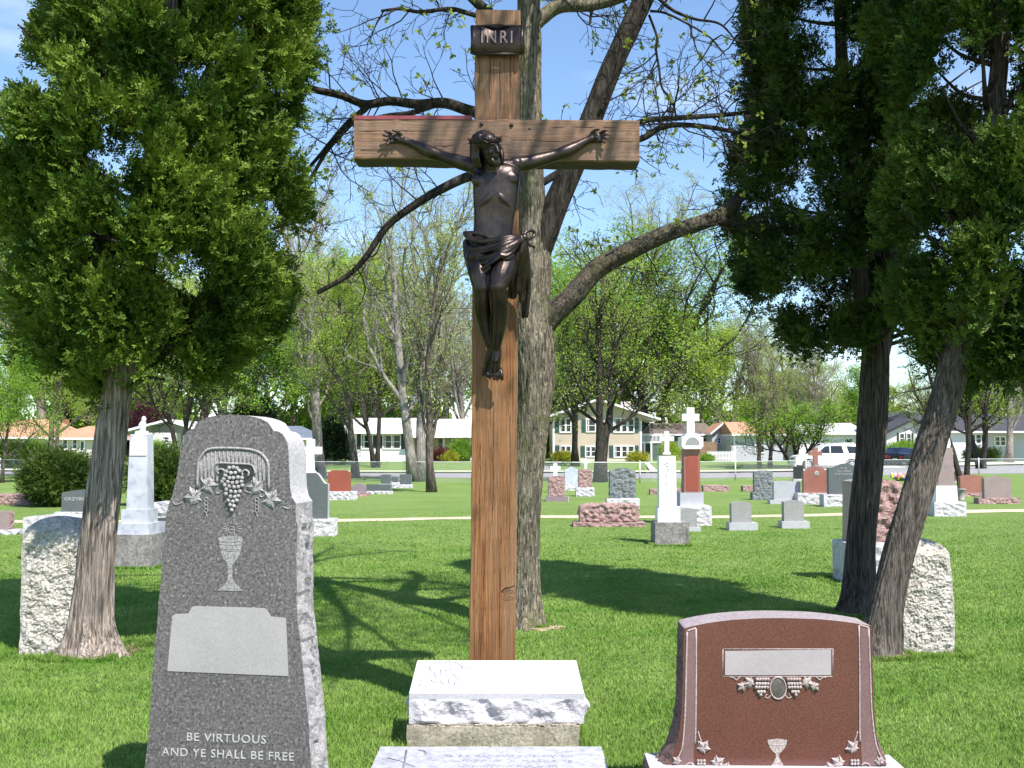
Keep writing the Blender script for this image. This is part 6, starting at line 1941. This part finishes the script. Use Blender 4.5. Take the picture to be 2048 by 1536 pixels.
class House:
    def __init__(s, pxc, label, Y=HY, cat='house', name='house'):
        s.Y = Y
        s.O = Vector(((pxc - 1024) / FPX * Y, Y, gz(0, Y)))
        s.root = empty(name, s.O, label, cat)
    def x(s, px): return (px - 1024) / FPX * s.Y * _c - s.O.x
    def z(s, py): return at(1024, py, s.Y).z - s.O.z
    def wall(s, x0, x1, yt, y0=0.0, depth=8.0, mat='stucco', yb=None, name='wall'):
        mb = MB(); mb.box(s.x(x0), s.x(x1), y0, y0 + depth, -0.3 if yb is None else s.z(yb), s.z(yt)); return mb.build(name, M[mat], s.root)
    def window(s, x0, x1, yt, yb, n=2, shut=None, sw=6, y0=0.0, frame='trim', glass='glass'):
        X0, X1, Z0, Z1 = s.x(x0), s.x(x1), s.z(yb), s.z(yt)
        mb = MB(); t_ = .09
        mb.box(X0 - t_, X1 + t_, y0 - .07, y0 + .02, Z1, Z1 + t_); mb.box(X0 - t_, X1 + t_, y0 - .09, y0 + .02, Z0 - t_ * 1.3, Z0)
        mb.box(X0 - t_, X0, y0 - .07, y0 + .02, Z0, Z1); mb.box(X1, X1 + t_, y0 - .07, y0 + .02, Z0, Z1)
        for i in range(1, n):
            xm = X0 + (X1 - X0) * i / n
            mb.box(xm - .05, xm + .05, y0 - .06, y0 + .015, Z0, Z1)
        zm = (Z0 + Z1) / 2
        for i in range(n):
            xa, xb = X0 + (X1 - X0) * i / n + (.05 if i else 0), X0 + (X1 - X0) * (i + 1) / n - (.05 if i < n - 1 else 0)
            mb.box(xa, xb, y0 - .045, y0 + .01, zm - .025, zm + .025)
        w = mb.build('window', M[frame], s.root)
        g_ = MB(); g_.box(X0 + .002, X1 - .002, y0 - .03, y0 - .012, Z0 + .002, Z1 - .002); g_.build('pane', M[glass], w)
        c_ = MB(); wd = (X1 - X0) / n
        for i in range(n):
            c_.box(X0 + wd * i + .07, X0 + wd * i + wd * .28, y0 - .034, y0 - .0315, Z0 + .05, Z1 - .05)
        c_.build('curtain', M['curtain'], w)
        if shut:
            for a, b_ in ((X0 - t_ - .02 - abs(s.x(sw) - s.x(0)), X0 - t_ - .02), (X1 + t_ + .02, X1 + t_ + .02 + abs(s.x(sw) - s.x(0)))):
                q = MB(); q.box(a, b_, y0 - .06, y0 + .01, Z0 - .1, Z1 + .1)
                for k in range(9): q.box(a + .05, b_ - .05, y0 - .075, y0 - .0605, Z0 + (Z1 - Z0) * k / 9, Z0 + (Z1 - Z0) * (k + .55) / 9)
                q.build('shutter', M[shut], s.root)
    def door(s, x0, x1, yt, mat='trim', y0=0.0, yb=None):
        mb = MB(); zb = .1 if yb is None else s.z(yb)
        mb.box(s.x(x0), s.x(x1), y0 - .07, y0 + .02, zb, s.z(yt)); d = mb.build('door', M[mat], s.root)
        q = MB(); q.box(s.x(x0) + .12, s.x(x1) - .12, y0 - .075, y0 - .0705, (zb + s.z(yt)) / 2, s.z(yt) - .15); q.build('door_glass', M['glass'], d)
    def roof_side(s, x0, x1, xr0, xr1, yeave, yridge, mat, over=.5, depth=8.0, y0=0.0, fascia='trim', name='roof'):
        """ridge parallel to the road; xr0..xr1 the ridge ends (hip when shorter than the eaves)"""
        ze, zr = s.z(yeave), s.z(yridge) * 1.0
        ym = y0 + depth / 2
        zr = (zr + (s.z(yridge) - (1.65 - s.O.z)) * (depth / 2) / s.Y)
        A = [(s.x(x0), y0 - over, ze), (s.x(x1), y0 - over, ze), (s.x(x1), y0 + depth + over, ze), (s.x(x0), y0 + depth + over, ze), (s.x(xr0), ym, zr), (s.x(xr1), ym, zr)]
        B = [(x_, y_, z_ - .16) for x_, y_, z_ in A]
        mb = MB(); V = A + B
        mb.add(V, [(0, 1, 5, 4), (2, 3, 4, 5)], 0); mb.add(V, [(1, 2, 5), (3, 0, 4)], 0)
        mb.add(V, [(6, 7, 1, 0), (7, 8, 2, 1), (8, 9, 3, 2), (9, 6, 0, 3)], 1); mb.add(V, [(6, 9, 8, 7)], 1)
        return mb.build(name, [M[mat], M[fascia]], s.root)
    def gable_front(s, x0, xp, x1, ye0, yp, ye1, mat, wall_mat, depth=9.0, y0=0.0, over=.45, fascia='trim', wx0=None, wx1=None, th=.2, name='roof'):
        """gable facing the road"""
        P = [(s.x(x0), s.z(ye0)), (s.x(xp), s.z(yp)), (s.x(x1), s.z(ye1))]
        mb = MB()
        for a, b_ in ((P[0], P[1]), (P[1], P[2])):
            V = [(a[0], y0 - over, a[1]), (b_[0], y0 - over, b_[1]), (b_[0], y0 + depth, b_[1]), (a[0], y0 + depth, a[1])]
            V += [(x_, y_, z_ - th) for x_, y_, z_ in V]
            mb.add(V, [(0, 1, 2, 3), (7, 6, 5, 4), (2, 6, 7, 3)], 0); mb.add(V, [(0, 4, 5, 1), (1, 5, 6, 2), (0, 3, 7, 4)], 1)
        r_ = mb.build(name, [M[mat], M[fascia]], s.root)
        wa, wb = s.x(wx0 if wx0 is not None else x0) , s.x(wx1 if wx1 is not None else x1)
        def zr(x_):
            (ax, az), (bx, bz), (cx_, cz) = P
            return (az + (bz - az) * (x_ - ax) / (bx - ax) if x_ < bx else bz + (cz - bz) * (x_ - bx) / (cx_ - bx)) - th - .01
        zl = min(zr(wa), zr(wb)) - .6
        q = MB(); q.prism([(wa, zl), (wb, zl), (wb, zr(wb)), (P[1][0], P[1][1] - th - .01), (wa, zr(wa))], y0 - .004, y0 + depth - .3)
        q.build('gable_wall', M[wall_mat], s.root)
        return r_

# orange-roofed ranch
h = House(100, 'cream ranch house with salmon hip roofs at the far left')
h.wall(-60, 112, 874, 0.2, 8, 'siding_cream'); h.wall(112, 214, 876, -1.2, 9, 'siding_cream', name='wing_wall')
h.roof_side(-80, 122, -20, 70, 874, 838, 'roof_orange'); h.roof_side(106, 232, 150, 196, 876, 853, 'roof_orange', y0=-1.2, name='wing_roof')
h.window(138, 145, 880, 897, 1, y0=-1.2); h.window(157, 164, 880, 897, 1, y0=-1.2); h.door(170, 181, 880, y0=-1.2); h.window(20, 52, 884, 900, 2, y0=.2)
mb = MB(); mb.box(h.x(76), h.x(83), 5, 6, h.z(860), h.z(835)); mb.build('chimney', M['brick'], h.root)
mb = MB(); mb.box(h.x(193), h.x(200), 1, 1.8, h.z(860), h.z(842)); mb.tube([(h.x(196.5), 1.4, h.z(842)), (h.x(196.5), 1.4, h.z(836)), (h.x(196.5), 1.4, h.z(831))], [.16, .14, .05], 8); mb.build('chimney', simple('pinkish flue', (.6, .42, .42)), h.root)
# white gabled house
h = House(330, 'white clapboard house with a shallow front gable beside the orange-roofed one')
h.wall(268, 392, 870, 0, 9, 'siding_green'); h.wall(302, 362, 866, -1.5, 1.45, 'siding_white', name='bay_wall')
h.gable_front(250, 345, 400, 864, 839, 856, 'roof_white', 'siding_green', wx0=268, wx1=392, over=1.9)
h.window(336, 348, 875, 885, 1, y0=-1.5); h.window(276, 292, 878, 894, 1)
# blue-roofed house
h = House(580, 'low house with blue-grey hip roof left of the dark spruce')
h.wall(520, 618, 876, 0, 8, 'siding_cream'); h.roof_side(505, 630, 540, 585, 876, 852, 'roof_blue'); h.window(590, 602, 882, 893, 1); h.window(548, 562, 882, 893, 1)
# white-roofed ranch
h = House(820, 'long white ranch house with pale roof and black-shuttered windows')
h.wall(694, 818, 864, 0, 8, 'stucco'); h.wall(818, 1040, 872, 2.2, 6, 'siding_cream', name='porch_wall')
h.roof_side(680, 822, 683, 830, 864, 836, 'roof_white', over=.7); h.roof_side(812, 1060, 812, 1050, 872, 838, 'roof_white', over=.7, y0=-.2, depth=8.6, name='main_roof')
h.window(724, 744, 871, 896, 1, None); h.window(767, 800, 871, 896, 2, None)
for a, b_ in ((714, 722), (802, 811)):
    q = MB(); q.box(h.x(a), h.x(b_), -.06, .01, h.z(898), h.z(868)); q.build('shutter', M['shutter_black'], h.root)
q = MB(); q.box(h.x(746), h.x(765), -.05, .01, h.z(896), h.z(871)); q.build('window_infill', M['shutter_black'], h.root)
h.window(872, 882, 877, 900, 1, y0=2.2); h.door(900, 912, 877, y0=2.2); h.window(925, 945, 880, 897, 2, y0=2.2)
for px in (862, 886, 940):
    q = MB(); q.box(h.x(px), h.x(px) + .14, .0, .14, 0, h.z(872) - .17); q.build('porch_post', M['trim'], h.root)
# tan split-level
h = House(1190, 'tan split-level house with white-trimmed windows and dark green shutters')
h.wall(1106, 1284, 840, 0, 9, 'siding_tan')
h.gable_front(1082, 1196, 1320, 836, 797, 837, 'roof_white', 'siding_tan', wx0=1106, wx1=1284, over=.8)
for a, b_, y0_, y1_, n_ in ((1229, 1267, 838, 863, 3), (1229, 1267, 893, 913, 3), (1121, 1141, 838, 863, 2), (1121, 1141, 893, 912, 2), (1174, 1190, 840, 862, 1), (1172, 1190, 894, 912, 2)):
    h.window(a, b_, y0_, y1_, n_, 'shutter', 8)
for px in (1106, 1281):
    q = MB(); q.box(h.x(px) - .02, h.x(px + 3), -.03, .05, 0, h.z(842)); q.build('corner_trim', M['trim'], h.root)
q = MB(); q.box(h.x(1106) - 0.0, h.x(1284), -.06, -.006, -.2, .22); q.build('foundation', M['kerb'], h.root)
q = MB(); q.box(h.x(1250), h.x(1269), 3, 4.2, h.z(825), h.z(800)); q.build('chimney', simple('stone chimney', (.45, .38, .33), .9, .4, 4), h.root)
q = MB()
q.box(h.x(1285), h.x(1328), 1, 4, h.z(886), h.z(883))
for px in (1290, 1304, 1326): q.box(h.x(px), h.x(px) + .15, 1.0, 1.15, 0, h.z(886) - .002)
q.box(h.x(1285), h.x(1328), 1, 1.08, h.z(869), h.z(867))
for k in range(16): q.box(h.x(1286 + k * 2.7), h.x(1286 + k * 2.7) + .05, 1.01, 1.07, h.z(883) + .002, h.z(869) - .002)
q.build('deck', M['trim'], h.root)
q = MB(); q.box(h.x(1286), h.x(1298), -.6, .4, 0, h.z(908)); q.build('air_conditioner', simple('grey metal unit', (.4, .4, .4), .5), h.root)
# dark low house
h = House(1370, 'low dark teal house with brown roof half hidden behind the white cross', 106)
h.wall(1305, 1420, 868, 0, 8, 'wall_dark'); h.roof_side(1298, 1434, 1310, 1425, 868, 846, 'roof_brown'); h.window(1330, 1342, 876, 890, 1); h.window(1400, 1412, 876, 890, 1)
# grey garage
h = House(1500, 'small light grey garage with a salmon roof and white corner trim')
h.wall(1470, 1566, 869, 0, 6, 'siding_grey')
X = h.x
mb = MB()    # side gable turned to the left
p = lambda px, py, y: (h.x(px), y, h.z(py))
g0, g1, pk = h.x(1470), 6.0, h.z(845)
mb.add([(g0 - .35, 0, -.3), (g0 - .35, 6, -.3), (g0 - .35, 6, h.z(868)), (g0 - .35, 3, pk), (g0 - .35, 0, h.z(868)), (g0 - .005, 0, -.3), (g0 - .005, 6, -.3), (g0 - .005, 6, h.z(868)), (g0 - .005, 3, pk), (g0 - .005, 0, h.z(868))],
       [(0, 5, 6, 1), (0, 4, 9, 5), (1, 6, 7, 2)], 0)
mb.add([(g0 - .35, 0, -.3), (g0 - .35, 6, -.3), (g0 - .35, 6, h.z(868)), (g0 - .35, 3, pk), (g0 - .35, 0, h.z(868))], [(0, 1, 2)], 0)
mb.add([(g0 - .35, 0, -.3), (g0 - .35, 6, h.z(868)), (g0 - .35, 3, pk), (g0 - .35, 0, h.z(868))], [(0, 1, 2, 3)], 0)
mb.build('gable_wall', M['siding_grey'], h.root)
h.roof_side(1462, 1574, 1462, 1574, 868, 844, 'roof_orange', depth=6, over=.5)
h.window(1511, 1527, 876, 904, 1)
q = MB(); q.box(h.x(1467), h.x(1470.5), -.04, .06, 0, h.z(871)); q.build('corner_trim', M['trim'], h.root)
h2 = House(1440, 'pale shed wall with gable, seen left of the grey garage', 103, 'shed', 'shed')
h2.wall(1424, 1468, 868, 0, 5, 'siding_grey'); h2.gable_front(1420, 1445, 1474, 866, 845, 868, 'roof_orange', 'siding_grey', 5, wx0=1425, wx1=1468); h2.window(1436, 1440, 876, 886, 1); h2.window(1450, 1454, 876, 886, 1)
# white house behind the vehicle
h = House(1660, 'white house mostly hidden by the small bushy tree and white vehicle', 104)
h.wall(1598, 1730, 866, 0, 8, 'stucco'); h.roof_side(1590, 1738, 1600, 1728, 866, 846, 'roof_white'); h.window(1622, 1640, 878, 892, 2); h.window(1690, 1704, 878, 892, 1)
q = MB(); q.box(h.x(1722), h.x(1729), -1, .5, 0, h.z(838)); q.build('chimney', M['trim'], h.root)
# dark-roofed house
h = House(1900, 'white house with dark roofs, black shutters and brick chimney at the right')
h.wall(1773, 1886, 862, 0, 9, 'siding_white'); h.wall(1886, 1984, 862, 1.0, 8, 'stucco', name='main_wall'); h.wall(1984, 2100, 866, 2.0, 7, 'siding_grey', name='side_wall')
h.gable_front(1768, 1826, 1872, 864, 836, 861, 'roof_dark', 'siding_white', 9, wx0=1778, wx1=1862, fascia='shutter_black', over=.5)
h.roof_side(1850, 2120, 1858, 2110, 862, 827, 'roof_dark', y0=1.0, depth=8, fascia='trim')
h.gable_front(1816, 1852, 1905, 832, 818, 838, 'roof_dark', 'siding_grey', 6, y0=5, wx0=1824, wx1=1895, fascia='shutter_black', name='upper_roof')
h.window(1800, 1808, 868, 886, 1, 'shutter_black', 3); h.window(1814, 1821, 868, 886, 1, 'shutter_black', 3); h.window(1845, 1852, 868, 886, 1, 'shutter_black', 3)
h.window(1950, 1971, 869, 886, 2, 'shutter_black', 6, y0=1.0); h.window(2010, 2030, 874, 890, 2, y0=2.0)
q = MB(); q.box(h.x(1961), h.x(1972), 4, 5, h.z(845), h.z(823)); q.build('chimney', M['brick'], h.root)

# board and picket fences
root = empty('picket_fence', at(1441, 923, 95.5) , 'white picket fence in front of the grey garage', 'fence')
root.location.z = gz(0, 95.5)
mb = MB(); mb2 = MB()
for i in range(19):
    x = (-26 + i * 2.9) / FPX * 95.5
    mb.prism([(x, .05), (x + .075, .05), (x + .075, .86), (x + .0375, .93), (x, .86)], 0, .02)
for z_ in (.25, .68): mb.box(-26 / FPX * 95.5, 27.5 / FPX * 95.5, .021, .06, z_, z_ + .08)
mb.build('pickets', M['trim'], root)
root = empty('board_fence', Vector((at(1378, 920, 100).x, 100, .5)), 'brown board fence behind the white and red pillars', 'fence')
mb = MB()
for i in range(40): mb.box(-2.6 + i * .13, -2.6 + i * .13 + .12, 0, .03, 0, 1.75 + .02 * (i % 3))
mb.build('boards', M['planks'], root)

# chain-link fence
def chain_fence():
    pts = [gnd(-160, 946), gnd(0, 952), gnd(620, 962), gnd(1280, 966), gnd(1471, 961), gnd(1958, 949), gnd(2160, 946)]
    root = empty('chain_link_fence', pts[2].copy(), 'grey chain-link fence along the near side of the road', 'fence')
    O = root.location
    posts = MB(); H = .98
    rail = [p + Vector((0, 0, H)) - O for p in pts]
    MB().tube(rail, .022, 6).build('top_rail', M['galv'], root)
    ws = MB()
    for a, b_ in zip(pts[:-1], pts[1:]):
        L = (b_ - a).length; d = (b_ - a) / L
        k = max(1, round(L / 5.9))
        for i in range(k):
            q = a + (b_ - a) * i / k - O
            pm = MB(); pm.tube([(0, 0, -.05), (0, 0, H + .04)], .038, 8); pm.ball((0, 0, H + .05), .045, 0, 8, 5)
            pm.build('post', M['galv'], root, loc=q)
        # diamond mesh
        n = int(L / .075); nn = Vector((d.y, -d.x, 0)) * .002
        s_ = np.arange(n) * .075
        for sg in (1, -1):
            base = np.array(a - O)[None, :] + np.array(d)[None, :] * s_[:, None]
            topp = base + np.array(d)[None, :] * sg * H * .9 + np.array([0, 0, H])
            ok = (s_ + sg * H * .9 > 0) & (s_ + sg * H * .9 < L)
            base, topp = base[ok], topp[ok]
            w = np.array(d) * .0028
            V = np.stack([base - w, base + w, topp + w, topp - w], 1).reshape(-1, 3)
            ws.add(V, np.arange(len(V)).reshape(-1, 4))
    ws.build('wire_mesh', M['galv'], root)
M['galv'] = simple('galvanised steel', (.55, .56, .57), .5, .1, 5, metal=.3)
chain_fence()
root = empty('gate_panel', gnd(62, 958), 'small white framed gate at the left end of the fence', 'gate')
mb = MB()
w = 18 / FPX * root.location.y
for a, b_, c_, d_ in ((-w / 2, -w / 2 + .1, 0, 1.15), (w / 2 - .1, w / 2, 0, 1.15)): mb.box(a, b_, 0, .08, c_, d_)
for z_ in (.12, .98): mb.box(-w / 2 + .1, w / 2 - .1, .01, .07, z_, z_ + .17)
mb.build('frame', M['trim'], root)

# driveway slabs
def slab(name, q, mat):
    V = []
    for px, py, y in q:
        p = at(px, py, y); V.append((p.x, y, gz(0, y) + .014))
    return MB().add(V, [(0, 1, 2, 3)]).build(name, mat)
tag(slab('driveway', [(1054, 0, 73.5), (1100, 0, 73.5), (1092, 0, 97), (1056, 0, 97)], M['asphalt']), kind='structure')
tag(slab('driveway', [(1560, 0, 76), (1850, 0, 76), (1840, 0, 92), (1575, 0, 92)], M['asphalt']), kind='structure')
tag(slab('walkway', [(1296, 0, 73.5), (1312, 0, 73.5), (1290, 0, 92), (1282, 0, 92)], M['kerb']), kind='structure')

# ================================================================ cars
M['paint_white'] = simple('white car paint', (.80, .80, .82), .22, .02)
M['paint_navy'] = simple('navy car paint', (.012, .018, .045), .18, .1)
M['paint_black'] = simple('black car paint', (.012, .013, .016), .18, .1)
M['tyre'] = simple('black rubber', (.018, .018, .018), .85)
M['rim'] = simple('alloy rim', (.5, .5, .52), .35, .1, metal=.7)
M['lamp_red'] = simple('red tail lamp', (.5, .02, .03), .25)
M['lamp_clear'] = simple('clear headlamp', (.55, .6, .65), .15)
M['plastic'] = simple('dark trim plastic', (.05, .05, .055), .6)
M['plate'] = simple('number plate', (.7, .72, .75), .5)
def vehicle(loc, rz, label, paint, L, Wd, Hh, prof, win, wheels, wr, cat='car', rails=False):
    """side profile (x forward to -x), z up; body extruded across the width with rounded shoulders"""
    root = empty('parked_car', loc, label, cat, None, rz)
    mb = MB()
    n = len(prof)
    offs = [(-Wd / 2, .93), (-Wd / 2 + .05, .985), (-Wd / 2 + .16, 1.0), (Wd / 2 - .16, 1.0), (Wd / 2 - .05, .985), (Wd / 2, .93)]
    V = []
    belt = prof_belt = .62 * Hh
    for y, k in offs:
        for x, z in prof:
            tuck = 0
            yy = y
            if z > belt: yy = y * (1 - .13 * (z - belt) / (Hh - belt) * 1.0)
            zc = .55 * Hh
            V.append((x * (1 - (1 - k) * .25), yy, zc + (z - zc) * k))
    F = []
    for i in range(len(offs) - 1):
        for j in range(n):
            F.append((i * n + j, i * n + (j + 1) % n, (i + 1) * n + (j + 1) % n, (i + 1) * n + j))
    mb.add(V, F, 0, False)
    tri = tri_fill(prof)
    mb.add(V[:n], tri, 0); mb.add(V[-n:], [(a, c_, b_) for a, b_, c_ in tri], 0)
    mb.build('body', M[paint], root)
    for sgn in (-1, 1):
        for w_ in win:
            pts = []
            for x, z in w_:
                y = Wd / 2 * (1 - .13 * (z - belt) / (Hh - belt)) if z > belt else Wd / 2
                pts.append((x, sgn * (y + .006), z))
            q = MB(); q.add(pts, [tuple(range(len(pts)))] , 0) if len(pts) == 4 else q.add(pts, [(0, i, i + 1) for i in range(1, len(pts) - 1)], 0)
            q.build('side_window', M['glass'], root)
        for wx in wheels:
            wq = MB(); y0, y1 = sgn * (Wd / 2 - .20), sgn * (Wd / 2 + .015)
            wq.tube([(wx, y0, wr), (wx, y0 + (y1 - y0) * .1, wr), (wx, y0 + (y1 - y0) * .9, wr), (wx, y1, wr)], [wr * .92, wr, wr, wr * .94], 22)
            wo = wq.build('wheel', M['tyre'], root)
            rq = MB(); rq.tube([(wx, y1 - .001 * sgn, wr), (wx, y1 + .012 * sgn, wr)], [wr * .62, wr * .56], 18)
            rq.build('rim', M['rim'], wo)
            hq = MB()
            for k in range(6):
                a = k * 1.047
                hq.ball((wx + wr * .36 * math.cos(a), y1 + .012 * sgn, wr + wr * .36 * math.sin(a)), (wr * .11, .004, wr * .11), 0, 6, 4)
            hq.build('rim_holes', M['plastic'], wo)
            aq = MB()
            aq.tube([(wx + (wr + .05) * math.cos(a), sgn * (Wd / 2 + .002), wr + (wr + .05) * math.sin(a)) for a in np.linspace(-.15, math.pi + .15, 13)], .035, 5)
            aq.build('wheel_arch', M['plastic'] if rails else M[paint], root)
        q = MB(); q.box(-L * .30, L * .27, sgn * (Wd / 2 + .002) - .01, sgn * (Wd / 2 + .002) + .012, .30 * Hh, .34 * Hh); q.build('side_trim', M[paint], root)
        q = MB()
        for xx in (-.02 * L, .17 * L): q.box(xx, xx + .14, sgn * (Wd / 2 + .012) - .01, sgn * (Wd / 2 + .012) + .012, .50 * Hh, .515 * Hh)
        for xx in (-.13 * L, .07 * L, .22 * L): q.box(xx, xx + .012, sgn * (Wd / 2 + .003) - .002, sgn * (Wd / 2 + .003) + .002, .22 * Hh, .60 * Hh)
        q.build('door_seams', M['plastic'], root)
        q = MB(); q.ball((-.19 * L, sgn * (Wd / 2 + .12), .62 * Hh), (.07, .12, .09), 0, 8, 6); q.build('mirror', M[paint], root)
        q = MB(); q.ball((prof[0][0] + .13, sgn * Wd * .38, .46 * Hh), (.12, .19, .09), 0, 10, 6); q.build('headlight', M['lamp_clear'], root)
        xr = max(p_[0] for p_ in prof)
        q = MB(); q.box(xr - .12, xr + .005, sgn * Wd * .36 - .1, sgn * Wd * .36 + .13, .42 * Hh, .58 * Hh); q.build('tail_light', M['lamp_red'], root)
        if rails:
            q = MB(); q.tube([(-.10 * L, sgn * Wd * .33, Hh + .0), (-.08 * L, sgn * Wd * .33, Hh + .06), (.36 * L, sgn * Wd * .33, Hh + .06), (.38 * L, sgn * Wd * .33, Hh)], .02, 6); q.build('roof_rail', M['rim'], root)
    xr = max(p_[0] for p_ in prof)
    # front and rear glass, bumpers, grille, plate
    q = MB(); q.box(xr - .03, xr + .03, -Wd * .46, Wd * .46, .16 * Hh, .28 * Hh); q.build('bumper', M[paint if rails else 'plastic'], root)
    q = MB(); q.box(prof[0][0] - .03, prof[0][0] + .05, -Wd * .46, Wd * .46, .15 * Hh, .27 * Hh); q.build('bumper', M[paint if rails else 'plastic'], root)
    q = MB(); q.box(prof[0][0] - .012, prof[0][0] + .05, -Wd * .26, Wd * .26, .33 * Hh, .47 * Hh); q.build('grille', M['plastic'], root)
    q = MB(); q.box(xr + .001, xr + .035, -.26, .26, .36 * Hh, .44 * Hh); q.build('number_plate', M['plate'], root)
    return root
H_ = 1.92
suv = [(-2.55, .42), (-2.57, .80), (-2.45, 1.02), (-2.2, 1.10), (-1.35, 1.20), (-1.15, 1.24), (-.45, 1.80), (-.2, 1.88), (.4, 1.92), (1.9, 1.90), (2.25, 1.84), (2.42, 1.4), (2.52, 1.1), (2.55, .5), (2.45, .36), (2.2, .34),
       (2.05, .36), (1.98, .62), (1.8, .80), (1.55, .86), (1.3, .80), (1.12, .62), (1.05, .36), (-1.15, .36), (-1.22, .62), (-1.4, .80), (-1.65, .86), (-1.9, .80), (-2.08, .62), (-2.15, .38)]
wins = [[(-.95, 1.25), (-.05, 1.25), (-.05, 1.78), (-.38, 1.76)], [(.03, 1.25), (.98, 1.25), (.85, 1.79), (.03, 1.79)], [(1.35, 1.25), (2.28, 1.27), (2.12, 1.72), (1.2, 1.77)]]
Yv = 80
gx = (1652 - 1024) / FPX * Yv
vehicle(Vector((gx, Yv, gz(0, Yv) + .0)), R(0), 'white full-size utility vehicle parked facing left beyond the fence', 'paint_white', 5.2, 1.98, H_, suv, wins, (-1.65, 1.55), .385, 'car', True)
sed = [(-2.3, .38), (-2.32, .62), (-2.15, .74), (-1.1, .90), (-.95, .94), (-.25, 1.36), (.1, 1.42), (.75, 1.40), (1.45, 1.06), (1.6, 1.02), (2.2, .98), (2.32, .80), (2.32, .42), (2.1, .28),
       (1.78, .30), (1.70, .55), (1.5, .68), (1.3, .70), (1.08, .62), (.92, .30), (-.98, .30), (-1.06, .55), (-1.25, .68), (-1.45, .70), (-1.66, .62), (-1.82, .30)]
wn = [[(-.75, .96), (.05, .96), (.05, 1.34), (-.2, 1.32)], [(.12, .96), (.95, .98), (.72, 1.33), (.12, 1.34)]]
Yc = 88
vehicle(Vector(((1797 - 1024) / FPX * Yc, Yc, gz(0, Yc))), R(-118), 'navy car seen from behind, parked right of the white vehicle', 'paint_navy', 4.6, 1.8, 1.42, sed, wn, (-1.36, 1.36), .32)
vehicle(Vector(((1836 - 1024) / FPX * 86, 86, gz(0, 86))), R(-160), 'black car partly hidden behind the leaning juniper trunk', 'paint_black', 4.6, 1.8, 1.42, sed, wn, (-1.36, 1.36), .32)

# ================================================================ shrubs
def shrub(px, pyb, ptop, wpx, Y, mat, label, n=260, size=.06, seed=1, name='shrub', per=8, zb=None, cone=False, branches=True):
    x = (px - 1024) / FPX * Y
    zg = gz(x, Y)
    root = empty(name, Vector((x, Y, zg)), label, 'shrub' if not cone else 'tree')
    H = at(px, ptop, Y).z - zg; Rr = wpx / 2 / FPX * Y
    rng = np.random.default_rng(seed)
    d = rng.normal(size=(n, 3)); d /= np.linalg.norm(d, axis=1, keepdims=True)
    q = .6 + .4 * rng.random((n, 1)) ** .6
    P = d * q
    lump = np.array([1 + .28 * noise.noise(Vector(tuple(v_ * 1.8 + seed))) for v_ in d])[:, None]
    P = P * lump
    if cone:
        t = rng.random(n) ** .8; a = rng.random(n) * 6.28; r = (1 - t) * (.85 + .3 * rng.random(n)) * np.where((t * 9 % 1) < .5, 1, .78)
        P = np.stack([r * np.cos(a), r * np.sin(a), t * 2 - 1], 1); d = np.stack([np.cos(a), np.sin(a), 0 * a - .15], 1)
    C_ = np.stack([P[:, 0] * Rr, P[:, 1] * Rr, (P[:, 2] * .5 + .5) * H * .97 + .03], 1)
    V, F = spray_cloud(C_, d, rng, per, 6, size, size * 2.2, .25 if cone else .6)
    V[:, 2] = np.maximum(V[:, 2], .0)
    MB().add(V, F).build('foliage', M[mat], root)
    mb = MB()
    if cone: mb.tube([(0, 0, -.05), (0, 0, H * .9)], [.12, .02], 8)
    else:
        for i in range(9):
            a = rng.random() * 6.28
            mb.tube([(0, 0, -.03), (math.cos(a) * Rr * .35, math.sin(a) * Rr * .35, H * .35), (math.cos(a) * Rr * .7, math.sin(a) * Rr * .7, H * .7)], [.03, .02, .008], 5)
    mb.build('stems', M['bark_dark'], root)
yb = gnd(0, 1012).y
shrub(122, 1010, 903, 132, yb, 'yew', 'large dark green yew bush left of the leaning juniper trunk', 900, .055, 3, 'yew_bush', 12)
shrub(330, 1010, 901, 130, yb + .6, 'yew', 'dark green yew bush between the obelisk and tall dark headstone', 900, .055, 5, 'yew_bush', 12)
shrub(668, 925, 838, 84, 90, 'dark_conifer', 'dark spruce standing left of the white-roofed house', 700, .12, 7, 'spruce_tree', 9, cone=True)
shrub(922, 920, 884, 46, 95, 'spring_green', 'round bright green bush by the porch of the white house', 240, .09, 8)
shrub(882, 920, 901, 30, 94.5, 'red_leaf', 'low reddish bush by the porch of the white house', 160, .08, 9)
shrub(901, 922, 908, 28, 93.5, 'yellow_leaf', 'low golden bush below the round green one', 160, .07, 10)
shrub(1124, 924, 908, 34, 95.5, 'yellow_leaf', 'golden bush at the left corner of the tan house', 200, .08, 11)
shrub(1274, 924, 911, 36, 95.5, 'yellow_leaf', 'golden bush at the right corner of the tan house', 200, .08, 12)
shrub(1340, 922, 888, 32, 97, 'spring', 'light green bush behind the white pillar', 200, .09, 13)
shrub(1413, 924, 914, 22, 94, 'spring_green', 'low green bush left of the picket fence', 120, .07, 14)
shrub(1806, 922, 888, 74, 94, 'spring_green', 'clipped green hedge behind the dark cars', 420, .09, 15, 'hedge')
shrub(1962, 922, 899, 60, 95, 'yew', 'dark hedge below the shuttered window of the dark-roofed house', 360, .09, 16, 'hedge')
shrub(30, 934, 886, 110, 84, 'yew', 'spreading dark bush at the far left before the orange-roofed house', 600, .10, 17)
shrub(75, 925, 890, 40, 88, 'spring_green', 'rounded green shrub before the orange-roofed house', 260, .09, 18)
shrub(314, 918, 886, 34, 96, 'spring_green', 'round green bush in front of the white gabled house', 240, .09, 19)
shrub(292, 900, 808, 60, 104, 'purple_leaf', 'purple-leaved tree behind the white gabled house', 500, .16, 20, 'purple_tree')
shrub(505, 905, 780, 90, 106, 'dark_conifer', 'dark brownish-green conifer behind the tall dark headstone', 600, .16, 21, 'conifer_tree')
